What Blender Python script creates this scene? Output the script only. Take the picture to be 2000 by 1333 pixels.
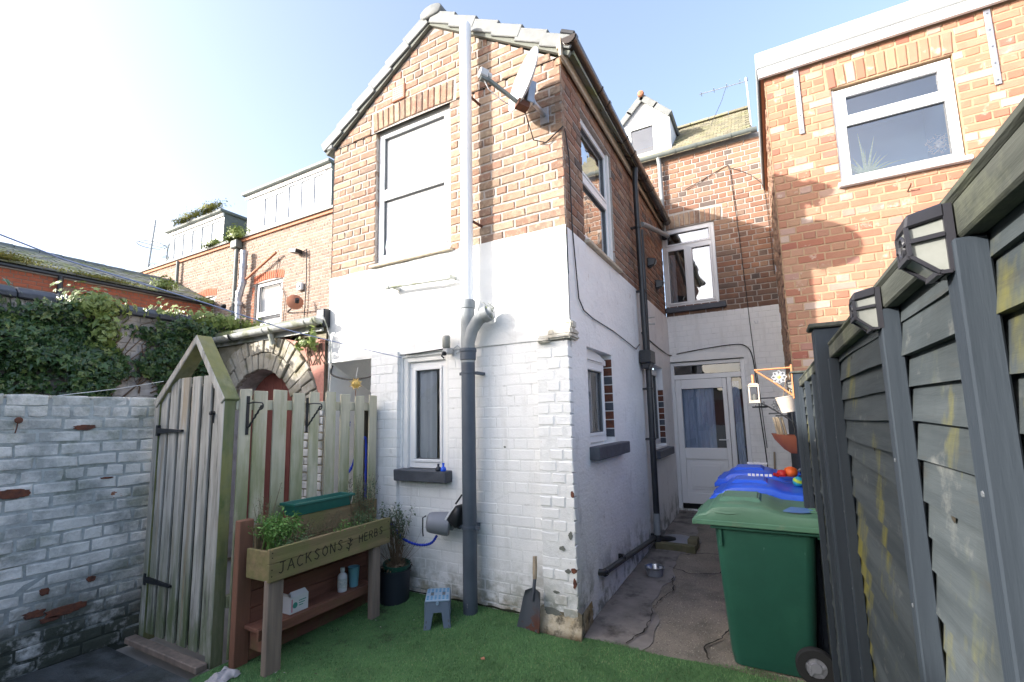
import bpy, bmesh, math, random
import numpy as np
from mathutils import Vector, Matrix, noise as mnoise
R = math.radians
random.seed(7); rng = np.random.default_rng(7)
sc = bpy.context.scene
for o in list(bpy.data.objects): bpy.data.objects.remove(o)
COL = sc.collection

# ------------------------------------------------------------------ camera, sky, sun
CAM = Vector((1.362, -3.381, 1.6))
cd = bpy.data.cameras.new('camera'); cam = bpy.data.objects.new('camera', cd); COL.objects.link(cam)
yaw, pitch, roll = -0.501255966, 0.126071211, -0.0213873564
f = Vector((math.sin(yaw)*math.cos(pitch), math.cos(yaw)*math.cos(pitch), math.sin(pitch)))
r = Vector((math.cos(yaw), -math.sin(yaw), 0)); u = r.cross(f)
r2 = r*math.cos(roll) + u*math.sin(roll); u2 = -r*math.sin(roll) + u*math.cos(roll)
mw = Matrix((r2, u2, -f)).transposed().to_4x4(); mw.translation = CAM; cam.matrix_world = mw
cd.sensor_width = 36; cd.lens = 36*915.594/2000; cd.shift_y = 34.4/2000; cd.clip_start = 0.02; cd.clip_end = 2000
sc.camera = cam
FWD, RGT, UPV = f, r2, u2

SUN = Vector((0.95, 1.0, -0.50)).normalized()
w = bpy.data.worlds.new('World'); sc.world = w; w.use_nodes = True
nt = w.node_tree; nt.nodes.clear()
def wn(t, **k):
    n = nt.nodes.new(t)
    for a, b in k.items(): setattr(n, a, b)
    return n
sky = wn('ShaderNodeTexSky', sky_type='NISHITA', sun_disc=False)
sky.sun_elevation = math.asin(-SUN.z); sky.sun_rotation = math.atan2(-SUN.x, -SUN.y)
sky.air_density = .62; sky.dust_density = 3.6; sky.ozone_density = .7
bg = wn('ShaderNodeBackground'); bg.inputs[1].default_value = 0.15
tc = wn('ShaderNodeTexCoord'); nz = wn('ShaderNodeTexNoise'); nz.inputs['Scale'].default_value = 9; nz.inputs['Detail'].default_value = 8; nz.inputs['Roughness'].default_value = .6
nt.links.new(tc.outputs['Generated'], nz.inputs['Vector'])
cdir = None
def cloud(dirv, rad):
    vm = wn('ShaderNodeVectorMath', operation='DISTANCE'); vm.inputs[1].default_value = dirv
    nt.links.new(tc.outputs['Generated'], vm.inputs[0])
    a = wn('ShaderNodeMath', operation='MULTIPLY_ADD'); nt.links.new(nz.outputs['Fac'], a.inputs[0]); a.inputs[1].default_value = -0.26
    nt.links.new(vm.outputs['Value'], a.inputs[2])
    m = wn('ShaderNodeMapRange'); m.inputs[1].default_value = rad-.115; m.inputs[2].default_value = rad-.15; m.inputs[3].default_value = 0; m.inputs[4].default_value = 1
    m.interpolation_type = 'SMOOTHSTEP'; nt.links.new(a.outputs[0], m.inputs[0]); return m.outputs[0]
masks = [cloud((-0.8765, 0.340, 0.340), .050)]
bw = wn('ShaderNodeRGBToBW'); nt.links.new(sky.outputs[0], bw.inputs[0])
veil = wn('ShaderNodeMix', data_type='RGBA'); veil.inputs['Factor'].default_value = .0
nt.links.new(sky.outputs[0], veil.inputs['A']); nt.links.new(bw.outputs[0], veil.inputs['B']); gm = wn('ShaderNodeGamma'); gm.inputs['Gamma'].default_value = .78; nt.links.new(veil.outputs['Result'], gm.inputs['Color']); prev = gm.outputs['Color']
for mk in masks:
    mx = wn('ShaderNodeMix', data_type='RGBA'); nt.links.new(mk, mx.inputs['Factor']); nt.links.new(prev, mx.inputs['A'])
    mx.inputs['B'].default_value = (2.6, 2.6, 2.6, 1); prev = mx.outputs['Result']
nt.links.new(prev, bg.inputs[0])
ow = wn('ShaderNodeOutputWorld'); nt.links.new(bg.outputs[0], ow.inputs[0])
ld = bpy.data.lights.new('sun', 'SUN'); ld.energy = 2.0; ld.angle = R(0.5); ld.color = (1, .95, .88)
lo = bpy.data.objects.new('sun', ld); COL.objects.link(lo); lo.rotation_euler = SUN.to_track_quat('-Z', 'Y').to_euler(); lo.location = (-8, -8, 12)
sc.view_settings.view_transform = 'Standard'; sc.view_settings.look = 'None'; sc.view_settings.gamma = 1; sc.view_settings.exposure = 2.4
sc.render.engine = 'CYCLES'

# ------------------------------------------------------------------ helpers
def wloc(o):
    v = Vector((0, 0, 0))
    while o is not None: v += o.location; o = o.parent
    return v
def tag(o, label=None, cat=None, group=None, kind=None):
    if label: o['label'] = label
    if cat: o['category'] = cat
    if group: o['group'] = group
    if kind: o['kind'] = kind
    return o
def thing(name, label, cat, loc=(0, 0, 0), group=None):
    o = bpy.data.objects.new(name, None); COL.objects.link(o); o.location = loc; o.empty_display_size = .1
    return tag(o, label, cat, group)
def link(name, me, parent=None, loc=None):
    o = bpy.data.objects.new(name, me); COL.objects.link(o)
    if parent is not None: o.parent = parent
    if loc is not None: o.location = loc
    return o
def copy_tree(o, parent=None, loc=None, label=None, rotz=None):
    c = o.copy(); COL.objects.link(c)
    if parent is not None: c.parent = parent
    if loc is not None: c.location = loc
    if rotz is not None: c.rotation_euler = (0, 0, rotz)
    if label: c['label'] = label
    for ch in list(o.children): copy_tree(ch, c)
    return c

class MB:
    def __init__(s): s.v = []; s.f = []; s.m = []; s.k = 0
    def mat(s, k): s.k = k; return s
    def add(s, vs, fs):
        b = len(s.v); s.v += [tuple(x) for x in vs]
        for q in fs: s.f.append([b+i for i in q]); s.m.append(s.k)
        return s
    def box(s, x0, x1, y0, y1, z0, z1):
        return s.add([(x0,y0,z0),(x1,y0,z0),(x1,y1,z0),(x0,y1,z0),(x0,y0,z1),(x1,y0,z1),(x1,y1,z1),(x0,y1,z1)],
                     [(0,3,2,1),(4,5,6,7),(0,1,5,4),(1,2,6,5),(2,3,7,6),(3,0,4,7)])
    def obox(s, c, ax, ay, az, hx, hy, hz):
        c = Vector(c); ax = Vector(ax).normalized()*hx; ay = Vector(ay).normalized()*hy; az = Vector(az).normalized()*hz
        vs = [c+ax*i+ay*j+az*k for k in (-1, 1) for (i, j) in ((-1,-1),(1,-1),(1,1),(-1,1))]
        return s.add(vs, [(0,3,2,1),(4,5,6,7),(0,1,5,4),(1,2,6,5),(2,3,7,6),(3,0,4,7)])
    def beam(s, a, b, wd, th, up=(0, 0, 1)):
        a = Vector(a); b = Vector(b); d = (b-a); L = d.length; d.normalize()
        sd = d.cross(Vector(up)); sd.normalize(); n = sd.cross(d)
        return s.obox((a+b)/2, d, sd, n, L/2, wd/2, th/2)
    def prism(s, poly, f0, f1):
        """poly: 2D list; f0/f1 map (a,b)->3D for the near and the far face"""
        n = len(poly); vs = [f0(a, b) for a, b in poly]+[f1(a, b) for a, b in poly]
        return s.add(vs, [list(range(n)), list(range(2*n-1, n-1, -1))]+[(i, i+n, (i+1) % n+n, (i+1) % n) for i in range(n)])
    def tube(s, pts, rad, n=8, cap=True):
        pts = [Vector(p) for p in pts]; m = len(pts)
        rads = rad if isinstance(rad, (list, tuple)) else [rad]*m
        rings = []; nrm = None
        for i, p in enumerate(pts):
            t = (pts[min(i+1, m-1)]-pts[max(i-1, 0)]).normalized()
            if nrm is None:
                nrm = t.orthogonal().normalized()
            nrm = (nrm-t*nrm.dot(t)).normalized(); bn = t.cross(nrm)
            rings.append([p+(nrm*math.cos(2*math.pi*k/n)+bn*math.sin(2*math.pi*k/n))*rads[i] for k in range(n)])
        vs = [q for rg in rings for q in rg]; fs = []
        for i in range(m-1):
            for k in range(n):
                fs.append((i*n+k, i*n+(k+1) % n, (i+1)*n+(k+1) % n, (i+1)*n+k))
        if cap: fs += [list(range(n))[::-1], list(range((m-1)*n, m*n))]
        return s.add(vs, fs)
    def lathe(s, prof, c=(0, 0, 0), n=20, ax=(0, 0, 1), sx=1.0):
        az = Vector(ax).normalized(); a1 = az.orthogonal().normalized(); a2 = az.cross(a1); c = Vector(c)
        vs = []; fs = []; m = len(prof)
        for (rr, h) in prof:
            for k in range(n):
                t = 2*math.pi*k/n; vs.append(c+az*h+(a1*math.cos(t)*sx+a2*math.sin(t))*rr)
        for i in range(m-1):
            for k in range(n): fs.append((i*n+k, i*n+(k+1) % n, (i+1)*n+(k+1) % n, (i+1)*n+k))
        return s.add(vs, fs)
    def quad(s, a, b, c, d): return s.add([a, b, c, d], [(0, 1, 2, 3)])
    def wob(s, amp, sc_=3.0, start=0):
        for i in range(start, len(s.v)):
            p = Vector(s.v[i]); s.v[i] = tuple(p+mnoise.noise_vector(p*sc_)*amp)
        return s
    def build(s, name, mats, parent=None, bevel=0, smooth=None, origin=None, seg=1):
        mats = mats if isinstance(mats, (list, tuple)) else [mats]
        if parent is not None: off = wloc(parent)
        elif origin is not None: off = Vector(origin)
        else:
            a = np.array(s.v); off = Vector(((a[:,0].min()+a[:,0].max())/2, (a[:,1].min()+a[:,1].max())/2, a[:,2].min()))
        me = bpy.data.meshes.new(name)
        me.from_pydata([tuple(Vector(p)-off) for p in s.v], [], s.f)
        for m in mats: me.materials.append(m)
        if len(mats) > 1: me.polygons.foreach_set('material_index', s.m)
        if bevel or True:
            bm = bmesh.new(); bm.from_mesh(me)
            bmesh.ops.recalc_face_normals(bm, faces=bm.faces) if bevel else None
            if bevel:
                es = [e for e in bm.edges if len(e.link_faces) == 2 and e.calc_face_angle(0) > .5]
                if es: bmesh.ops.bevel(bm, geom=es, offset=bevel, segments=seg, affect='EDGES', clamp_overlap=True)
                bm.to_mesh(me)
            bm.free()
        if smooth:
            me.polygons.foreach_set('use_smooth', [True]*len(me.polygons)); me.set_sharp_from_angle(angle=R(smooth))
        me.update()
        o = link(name, me, parent)
        if parent is None: o.location = off
        return o

def mesh_np(name, V, F, mat, parent=None, mats=None, mi=None):
    me = bpy.data.meshes.new(name); V = np.asarray(V, dtype=np.float32); F = np.asarray(F, dtype=np.int32)
    off = wloc(parent) if parent is not None else Vector((0, 0, 0))
    V = V-np.array(off, dtype=np.float32)
    me.vertices.add(len(V)); me.vertices.foreach_set('co', V.ravel())
    k = F.shape[1]; me.loops.add(F.size); me.loops.foreach_set('vertex_index', F.ravel())
    me.polygons.add(len(F)); me.polygons.foreach_set('loop_start', np.arange(len(F), dtype=np.int32)*k)
    for m in (mats or [mat]): me.materials.append(m)
    if mi is not None: me.polygons.foreach_set('material_index', np.asarray(mi, dtype=np.int32))
    me.update(calc_edges=True); me.validate(); me.polygons.foreach_set('use_smooth', [False]*len(me.polygons))
    return link(name, me, parent)

# ------------------------------------------------------------------ materials
def mat(name, col, col2=None, scale=8, rough=.7, bump=0, bscale=40, layers=(), stretch=(1, 1, 1), metal=0, spec=.5, ramp=None, lo=.35, hi=.65, trans=0, sub=0, detail=4, coat=0, bumps=()):
    m = bpy.data.materials.new(name); m.use_nodes = True; t = m.node_tree; N = t.nodes; L = t.links
    b = N['Principled BSDF']; b.inputs['Roughness'].default_value = rough; b.inputs['Metallic'].default_value = metal
    b.inputs['Specular IOR Level'].default_value = spec
    if coat: b.inputs['Coat Weight'].default_value = coat; b.inputs['Coat Roughness'].default_value = .15
    geo = N.new('ShaderNodeNewGeometry')
    def nzz(sc_, st=(1, 1, 1), det=detail, ro=.6, off=0):
        mp = N.new('ShaderNodeMapping'); mp.inputs['Scale'].default_value = st; mp.inputs['Location'].default_value = (off, off*1.7, off*.6)
        L.new(geo.outputs['Position'], mp.inputs[0]); n = N.new('ShaderNodeTexNoise'); n.inputs['Scale'].default_value = sc_; n.inputs['Detail'].default_value = det; n.inputs['Roughness'].default_value = ro
        L.new(mp.outputs[0], n.inputs['Vector']); return n.outputs['Fac']
    def mr(s_, a, c, o0=0, o1=1):
        n = N.new('ShaderNodeMapRange'); n.inputs[1].default_value = a; n.inputs[2].default_value = c; n.inputs[3].default_value = o0; n.inputs[4].default_value = o1
        L.new(s_, n.inputs[0]); return n.outputs[0]
    def mixc(fac, A, B):
        n = N.new('ShaderNodeMix'); n.data_type = 'RGBA'; L.new(fac, n.inputs['Factor'])
        for key, q in (('A', A), ('B', B)):
            if isinstance(q, tuple): n.inputs[key].default_value = (*q, 1)
            else: L.new(q, n.inputs[key])
        return n.outputs['Result']
    def mth(op, a, c):
        n = N.new('ShaderNodeMath'); n.operation = op
        for i, q in enumerate((a, c)):
            if isinstance(q, (int, float)): n.inputs[i].default_value = q
            else: L.new(q, n.inputs[i])
        return n.outputs[0]
    cur = tuple(col)
    if ramp:
        oi = N.new('ShaderNodeObjectInfo')
        fr = mth('FRACT', mth('ADD', oi.outputs['Random'], geo.outputs['Random Per Island']), 0)
        cr = N.new('ShaderNodeValToRGB'); cr.color_ramp.interpolation = 'LINEAR'
        while len(cr.color_ramp.elements) < len(ramp): cr.color_ramp.elements.new(.5)
        for i, (p, c) in enumerate(ramp): cr.color_ramp.elements[i].position = p; cr.color_ramp.elements[i].color = (*c, 1)
        L.new(fr, cr.inputs[0]); cur = cr.outputs[0]
    if col2: cur = mixc(mr(nzz(scale, stretch), lo, hi), cur, tuple(col2))
    for i, ly in enumerate(layers):
        fac = mr(nzz(ly.get('scale', 3), ly.get('st', (1, 1, 1)), ly.get('det', 6), ly.get('ro', .65), off=3.1*(i+1)), ly.get('lo', .5), ly.get('hi', .6))
        if 'z' in ly:
            sp = N.new('ShaderNodeSeparateXYZ'); L.new(geo.outputs['Position'], sp.inputs[0])
            zz = mth('ADD', sp.outputs[2], mth('MULTIPLY', nzz(1.7, off=9.0+i), ly.get('zw', .5)))
            fac = mth('MULTIPLY', fac, mr(zz, ly['z'][0]+ly.get('zw', .5)*.5, ly['z'][1]+ly.get('zw', .5)*.5, 1, 0))
        if 'x' in ly:
            sp = N.new('ShaderNodeSeparateXYZ'); L.new(geo.outputs['Position'], sp.inputs[0])
            fac = mth('MULTIPLY', fac, mr(sp.outputs[0], ly['x'][0], ly['x'][1], 1, 0))
        fac = mth('MULTIPLY', fac, ly.get('amt', 1.0))
        cur = mixc(fac, cur, tuple(ly['col']))
    if isinstance(cur, tuple): b.inputs['Base Color'].default_value = (*cur, 1)
    else: L.new(cur, b.inputs['Base Color'])
    nrm = None
    for (bs, bst, bsc) in ([(bump, stretch, bscale)] if bump else [])+list(bumps):
        bp = N.new('ShaderNodeBump'); bp.inputs['Strength'].default_value = 1; bp.inputs['Distance'].default_value = bs
        L.new(nzz(bsc, bst, 5), bp.inputs['Height'])
        if nrm is not None: L.new(nrm, bp.inputs['Normal'])
        nrm = bp.outputs[0]
    if nrm is not None: L.new(nrm, b.inputs['Normal'])
    if trans:
        b.inputs['Transmission Weight'].default_value = trans
    if sub:
        b.inputs['Subsurface Weight'].default_value = sub
    return m
def glassmat(name, tint=(.9, .95, .97), refl=.12, rough=0.0, mul=1.6):
    m = bpy.data.materials.new(name); m.use_nodes = True; t = m.node_tree; N = t.nodes; L = t.links; N.clear()
    o = N.new('ShaderNodeOutputMaterial'); mx = N.new('ShaderNodeMixShader'); tr = N.new('ShaderNodeBsdfTransparent'); gl = N.new('ShaderNodeBsdfGlossy')
    tr.inputs[0].default_value = (*tint, 1); gl.inputs['Roughness'].default_value = rough
    fr = N.new('ShaderNodeFresnel'); fr.inputs['IOR'].default_value = 1.5
    ad = N.new('ShaderNodeMath'); ad.operation = 'MULTIPLY_ADD'; ad.inputs[1].default_value = mul; ad.inputs[2].default_value = refl; ad.use_clamp = True
    nz_ = N.new('ShaderNodeTexNoise'); nz_.inputs['Scale'].default_value = 2.5; g = N.new('ShaderNodeNewGeometry'); L.new(g.outputs['Position'], nz_.inputs['Vector'])
    bp = N.new('ShaderNodeBump'); bp.inputs['Distance'].default_value = .004; L.new(nz_.outputs['Fac'], bp.inputs['Height']); L.new(bp.outputs[0], gl.inputs['Normal'])
    L.new(fr.outputs[0], ad.inputs[0]); L.new(ad.outputs[0], mx.inputs[0]); L.new(tr.outputs[0], mx.inputs[1]); L.new(gl.outputs[0], mx.inputs[2]); L.new(mx.outputs[0], o.inputs[0])
    return m

GREEN_MOSS = (.055, .085, .03)
M = {}
M['brick'] = mat('main_house_brick', (.3, .17, .12), ramp=[(0, (.185, .10, .07)), (.12, (.30, .215, .145)), (.24, (.275, .14, .095)), (.36, (.34, .265, .185)), (.48, (.17, .11, .085)), (.58, (.33, .235, .16)), (.68, (.24, .165, .12)), (.78, (.34, .175, .115)), (.9, (.36, .28, .20)), (1, (.25, .13, .09))],
    layers=[dict(col=(.11, .08, .065), scale=34, lo=.56, hi=.70, amt=.65), dict(col=(.42, .34, .25), scale=22, lo=.50, hi=.68, amt=.65), dict(col=(.09, .065, .055), scale=70, lo=.62, hi=.70, amt=.6), dict(col=(.30, .12, .075), scale=9, lo=.56, hi=.7, amt=.5), dict(col=(.12, .085, .07), scale=1.1, lo=.55, hi=.75, amt=.35)], rough=.9, bump=.005, bscale=55)
M['brickback'] = mat('back_wall_brick', (.4, .2, .13), ramp=[(0, (0.285, 0.143, 0.090)), (.25, (0.209, 0.112, 0.077)), (.45, (0.342, 0.214, 0.140)), (.6, (0.104, 0.084, 0.077)), (.75, (0.314, 0.166, 0.103)), (1, (0.247, 0.154, 0.115))],
    layers=[dict(col=(.09, .06, .05), scale=28, lo=.55, hi=.7, amt=.5), dict(col=(.07, .055, .05), scale=2.2, lo=.42, hi=.6, z=(3.1, 4.1), zw=.5, amt=.6)], rough=.9, bump=.004, bscale=55)
M['mortar'] = mat('lime_mortar', (.43, .39, .36), (.33, .29, .26), scale=18, rough=.95, bump=.004, bscale=70)
M['orange'] = mat('orange_brick', (.5, .26, .13), ramp=[(0, (0.337, 0.158, 0.095)), (.2, (0.365, 0.206, 0.133)), (.38, (0.309, 0.117, 0.074)), (.55, (0.372, 0.226, 0.151)), (.68, (0.281, 0.103, 0.070)), (.8, (0.436, 0.343, 0.288)), (.9, (0.330, 0.172, 0.109)), (1, (0.365, 0.220, 0.140))],
    layers=[dict(col=(.50, .42, .34), scale=7, lo=.6, hi=.68, amt=.7), dict(col=(.36, .13, .08), scale=3.5, lo=.55, hi=.7, amt=.45)], rough=.88, bump=.003, bscale=60)
M['mortaro'] = mat('tan_mortar', (.42, .29, .18), (.34, .23, .145), scale=20, rough=.95, bump=.003, bscale=70)
M['returnbrick'] = mat('weathered_side_brick', (.33, .2, .13), ramp=[(0, (.30, .17, .11)), (.4, (.36, .24, .16)), (.7, (.25, .14, .10)), (1, (.38, .22, .14))], layers=[dict(col=(.15, .11, .08), scale=6, lo=.5, hi=.65, amt=.6)], rough=.95, bump=.006, bscale=45)
M['tan'] = mat('terrace_brick', (.45, .3, .2), ramp=[(0, (0.264, 0.188, 0.145)), (.3, (0.302, 0.230, 0.183)), (.5, (0.226, 0.152, 0.120)), (.75, (0.283, 0.207, 0.157)), (1, (0.252, 0.164, 0.126))], layers=[dict(col=(.25, .17, .12), scale=3, lo=.5, hi=.7, amt=.5)], rough=.9)
M['redext'] = mat('red_extension_brick', (.3, .12, .07), ramp=[(0, (.24, .13, .08)), (.4, (.30, .15, .08)), (.7, (.20, .12, .07)), (1, (.33, .13, .07))], layers=[dict(col=(.11, .08, .05), scale=2, lo=.45, hi=.65, amt=.6)], rough=.9)
M['redarch'] = mat('red_rubbed_brick', (.42, .12, .06), (.34, .10, .05), scale=10, rough=.85)
M['plaster'] = mat('thick_white_paint', (.82, .82, .80), (.76, .76, .74), scale=3, rough=.6, layers=[dict(col=(.45, .43, .40), scale=9, lo=.66, hi=.74, amt=.5), dict(col=(.55, .54, .52), scale=2.5, st=(3, 3, .3), lo=.58, hi=.75, amt=.4)], bump=.006, bscale=14, bumps=[(.003, (1, 1, 1), 60)])
M['whitebrick'] = mat('white_painted_brick', (.83, .835, .83), (.77, .78, .78), scale=6, rough=.6, lo=.3, hi=.7,
    layers=[dict(col=(.48, .48, .47), scale=11, lo=.64, hi=.74, amt=.5), dict(col=(.56, .56, .54), scale=3.0, st=(3, 3, .35), lo=.54, hi=.72, amt=.45), dict(col=(.30, .27, .24), scale=26, lo=.69, hi=.72, amt=.6), dict(col=(.30, .16, .11), scale=17, lo=.71, hi=.73, z=(.7, 1.8), amt=.9),
            dict(col=(.10, .12, .07), scale=7, lo=.42, hi=.58, z=(.08, .46), zw=.4, amt=.85), dict(col=(.34, .26, .14), scale=5, lo=.45, hi=.6, z=(.10, .34), zw=.2, x=(0.2, .3), amt=.5)], bump=.0025, bscale=24, bumps=[(.0022, (1, 1, 1), 75)])
M['whitejoint'] = mat('painted_mortar_joint', (.77, .78, .77), (.70, .71, .71), scale=12, rough=.7, layers=[dict(col=(.40, .40, .39), scale=7, lo=.60, hi=.70, amt=.5), dict(col=(.08, .10, .05), scale=6, lo=.40, hi=.56, z=(.08, .36), zw=.3, amt=.9)], bump=.005, bscale=40)
M['sideplaster'] = mat('streaked_white_side_paint', (.85, .85, .845), (.77, .77, .77), scale=2.2, rough=.6, stretch=(1, .7, 1.2),
    layers=[dict(col=(.50, .49, .49), scale=5, st=(1, 1.6, .7), lo=.57, hi=.74, amt=.55), dict(col=(.14, .14, .13), scale=15, lo=.66, hi=.71, z=(1.0, 1.5), amt=.85), dict(col=(.11, .12, .08), scale=6, lo=.46, hi=.6, z=(.16, .5), zw=.4, amt=.8), dict(col=(.42, .34, .30), scale=8, lo=.64, hi=.72, amt=.5)],
    bump=.010, bscale=9, bumps=[(.005, (1, .8, 1.6), 26)])
M['oldwhite'] = mat('old_limewashed_brick', (.80, .785, .755), (.62, .61, .585), scale=3.2, rough=.85, lo=.3, hi=.7,
    layers=[dict(col=(.25, .27, .27), scale=3, lo=.46, hi=.62, amt=.75), dict(col=(.16, .19, .12), scale=4, lo=.50, hi=.66, amt=.55), dict(col=(.30, .11, .05), scale=3.2, lo=.685, hi=.70, amt=.95), dict(col=(.03, .04, .025), scale=5, lo=.34, hi=.50, z=(.18, .62), zw=.5, amt=.95), dict(col=(.20, .19, .15), scale=8, lo=.44, hi=.6, z=(2.4, 1.4), zw=.3, amt=.55)], bump=.009, bscale=20, bumps=[(.004, (1, 1, 1), 60)])
M['oldjoint'] = mat('mossy_old_joint', (.46, .49, .49), (.30, .32, .32), scale=9, rough=.95, layers=[dict(col=(.12, .14, .09), scale=4, lo=.52, hi=.66, amt=.6), dict(col=(.02, .028, .018), scale=5, lo=.36, hi=.5, z=(.15, .6), zw=.45, amt=.95)], bump=.006, bscale=40)
M['barebrick'] = mat('exposed_red_brick', (.19, .065, .035), (.085, .04, .03), scale=22, rough=.9, bump=.006, bscale=40)
M['ivywall'] = mat('pale_rendered_garden_wall', (.62, .58, .55), (.48, .44, .42), scale=6, rough=.9, layers=[dict(col=(.22, .2, .16), scale=3, lo=.5, hi=.65, amt=.7)], bump=.008, bscale=20)
M['upvc'] = mat('white_window_plastic', (.80, .81, .82), (.76, .77, .78), scale=2, rough=.28)
M['gasket'] = mat('grey_window_gasket', (.10, .11, .12), rough=.5)
M['glass'] = glassmat('window_glass', tint=(.98, .98, .98), refl=.0, mul=.5)
M['glassblue'] = glassmat('reflective_window_glass', tint=(.86, .9, .95), refl=.36)
M['glassclear'] = glassmat('clear_sunlit_glass', tint=(.93, .95, .97), refl=.22)
M['glassdark'] = glassmat('dim_window_glass', tint=(.82, .86, .9), refl=.06)
M['blind'] = mat('white_roller_blind', (.88, .88, .88), (.86, .86, .86), scale=1.2, rough=.9)
M['curtain'] = mat('grey_blue_curtain', (.56, .63, .76), (.42, .49, .62), scale=6, stretch=(1, 1, .15), rough=.95)
M['curtainpale'] = mat('pale_net_curtain', (.72, .74, .77), (.58, .6, .63), scale=6, stretch=(2, 2, .15), rough=.95)
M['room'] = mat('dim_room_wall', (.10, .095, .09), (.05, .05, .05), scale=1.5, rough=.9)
M['roomblue'] = mat('sky_tinted_room_lining', (.15, .25, .37), rough=.9)  # blue tint stands in for sky reflected in the glass
M['panegrey'] = mat('pale_blinded_pane', (.36, .39, .43), (.30, .33, .37), scale=1.5, rough=.25)
M['roomsky'] = mat('sky_reflection_blue_lining', (.24, .42, .62), rough=.9)  # lining painted blue to imitate the sky reflection in the panes
M['spider'] = mat('variegated_white_green_leaf', (.50, .58, .36), (.34, .48, .22), scale=60, rough=.5)
M['roompale'] = mat('pale_bathroom_wall', (.50, .52, .50), (.42, .44, .42), scale=2, rough=.9)
M['verge'] = mat('grey_verge_tile', (.20, .21, .21), (.16, .17, .17), scale=14, rough=.65, layers=[dict(col=(.20, .21, .20), scale=6, lo=.55, hi=.7, amt=.4)], bump=.002, bscale=80)
M['under'] = mat('dark_mortar_bed', (.16, .17, .15), rough=.9, bump=.004, bscale=50)
M['sill'] = mat('dark_grey_painted_sill', (.075, .085, .105), (.055, .06, .075), scale=9, rough=.55, layers=[dict(col=(.3, .3, .3), scale=28, lo=.66, hi=.72, amt=.6)], bump=.004, bscale=35)
M['stonesill'] = mat('buff_stone_sill', (.55, .48, .38), (.45, .38, .29), scale=12, rough=.85, bump=.003, bscale=40)
M['pipegrey'] = mat('blue_grey_painted_iron', (.070, .090, .118), (.055, .070, .094), scale=5, rough=.5, layers=[dict(col=(.42, .43, .43), scale=13, st=(1, 1, .5), lo=.55, hi=.6, z=(.10, .34), zw=.15, amt=.8), dict(col=(.4, .42, .43), scale=45, lo=.70, hi=.73, amt=.6)], bump=.002, bscale=30)
M['pipepale'] = mat('sun_faded_grey_pipe', (.26, .28, .29), (.21, .23, .24), scale=8, rough=.6, bump=.002, bscale=30)
M['pipewhite'] = mat('white_plastic_soil_pipe', (.80, .81, .82), rough=.3)
M['black'] = mat('black_plastic_pipe', (.018, .020, .024), (.03, .032, .036), scale=5, rough=.35, layers=[dict(col=(.3, .32, .32), scale=40, lo=.70, hi=.73, amt=.5)])
M['brown'] = mat('brown_black_gutter', (.030, .022, .018), (.045, .033, .026), scale=4, rough=.25)
M['gutgreen'] = mat('grey_green_gutter', (.11, .13, .13), (.15, .17, .16), scale=6, rough=.6)
M['gutold'] = mat('weathered_white_gutter', (.50, .51, .50), (.36, .38, .35), scale=7, rough=.6, layers=[dict(col=(.18, .20, .10), scale=5, lo=.5, hi=.62, amt=.7)], bump=.003, bscale=30)
M['metal'] = mat('dull_grey_metal', (.42, .43, .46), (.34, .35, .38), scale=12, rough=.45, metal=.7)
M['alu'] = mat('aerial_aluminium', (.35, .37, .40), rough=.4, metal=.6)
M['dish'] = mat('pale_grey_dish', (.50, .51, .52), (.46, .47, .48), scale=5, rough=.5)
M['lead'] = mat('grey_roof_edge', (.40, .42, .43), (.33, .35, .36), scale=7, rough=.7, stretch=(1, 1, 4), bump=.003, bscale=20)
M['terra'] = mat('terracotta_board', (.42, .18, .10), (.35, .15, .09), scale=12, rough=.8)
M['tilemoss'] = mat('mossy_roof_tile', (.24, .22, .14), ramp=[(0, (.19, .175, .12)), (.5, (.25, .23, .16)), (1, (.14, .13, .10))], layers=[dict(col=(.17, .18, .07), scale=4, lo=.48, hi=.66, amt=.6)], rough=.95, bump=.006, bscale=40)
M['slate'] = mat('grey_mossy_slate', (.20, .21, .20), ramp=[(0, (.17, .18, .17)), (.5, (.25, .26, .24)), (1, (.14, .15, .15))], layers=[dict(col=(.20, .23, .08), scale=3, lo=.45, hi=.6, amt=.8)], rough=.9, bump=.006, bscale=40)
M['coping'] = mat('dark_blue_coping_brick', (.07, .08, .10), (.05, .055, .07), scale=10, rough=.6, layers=[dict(col=(.2, .21, .18), scale=6, lo=.58, hi=.68, amt=.6)], bump=.003, bscale=30)
M['piercap'] = mat('weathered_pale_pier_cap', (.66, .65, .60), (.44, .41, .34), scale=9, rough=.95, layers=[dict(col=(.20, .19, .15), scale=14, lo=.56, hi=.68, amt=.7)], bump=.01, bscale=30)
M['pierbase'] = mat('stained_crumbling_base', (.58, .52, .40), (.30, .22, .11), scale=5, rough=.95, layers=[dict(col=(.06, .055, .035), scale=9, lo=.5, hi=.6, amt=.8), dict(col=(.05, .035, .02), scale=5, lo=.35, hi=.5, z=(.0, .06), zw=.05, amt=.9)], bump=.012, bscale=25)
V = (9, 9, .7); H_ = (9, .7, 9); HX = (.7, 9, 9)
M['gate'] = mat('weathered_blue_grey_plank', (.49, .475, .435), (.28, .27, .24), scale=2.4, stretch=V, rough=.9,
    layers=[dict(col=(.32, .23, .13), scale=1.6, st=(5, 5, .5), lo=.56, hi=.66, amt=.6), dict(col=(.08, .12, .035), scale=2, st=(3, 3, .8), lo=.40, hi=.58, z=(.2, .95), zw=.6, amt=.85), dict(col=(.05, .05, .045), scale=6, st=(6, 6, .4), lo=.56, hi=.68, amt=.75), dict(col=(.30, .20, .10), scale=1.1, st=(7, 7, .3), lo=.58, hi=.66, amt=.6), dict(col=(.03, .03, .025), scale=30, st=(1, 1, .5), lo=.70, hi=.73, amt=.8)], bump=.004, bscale=4)
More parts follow.
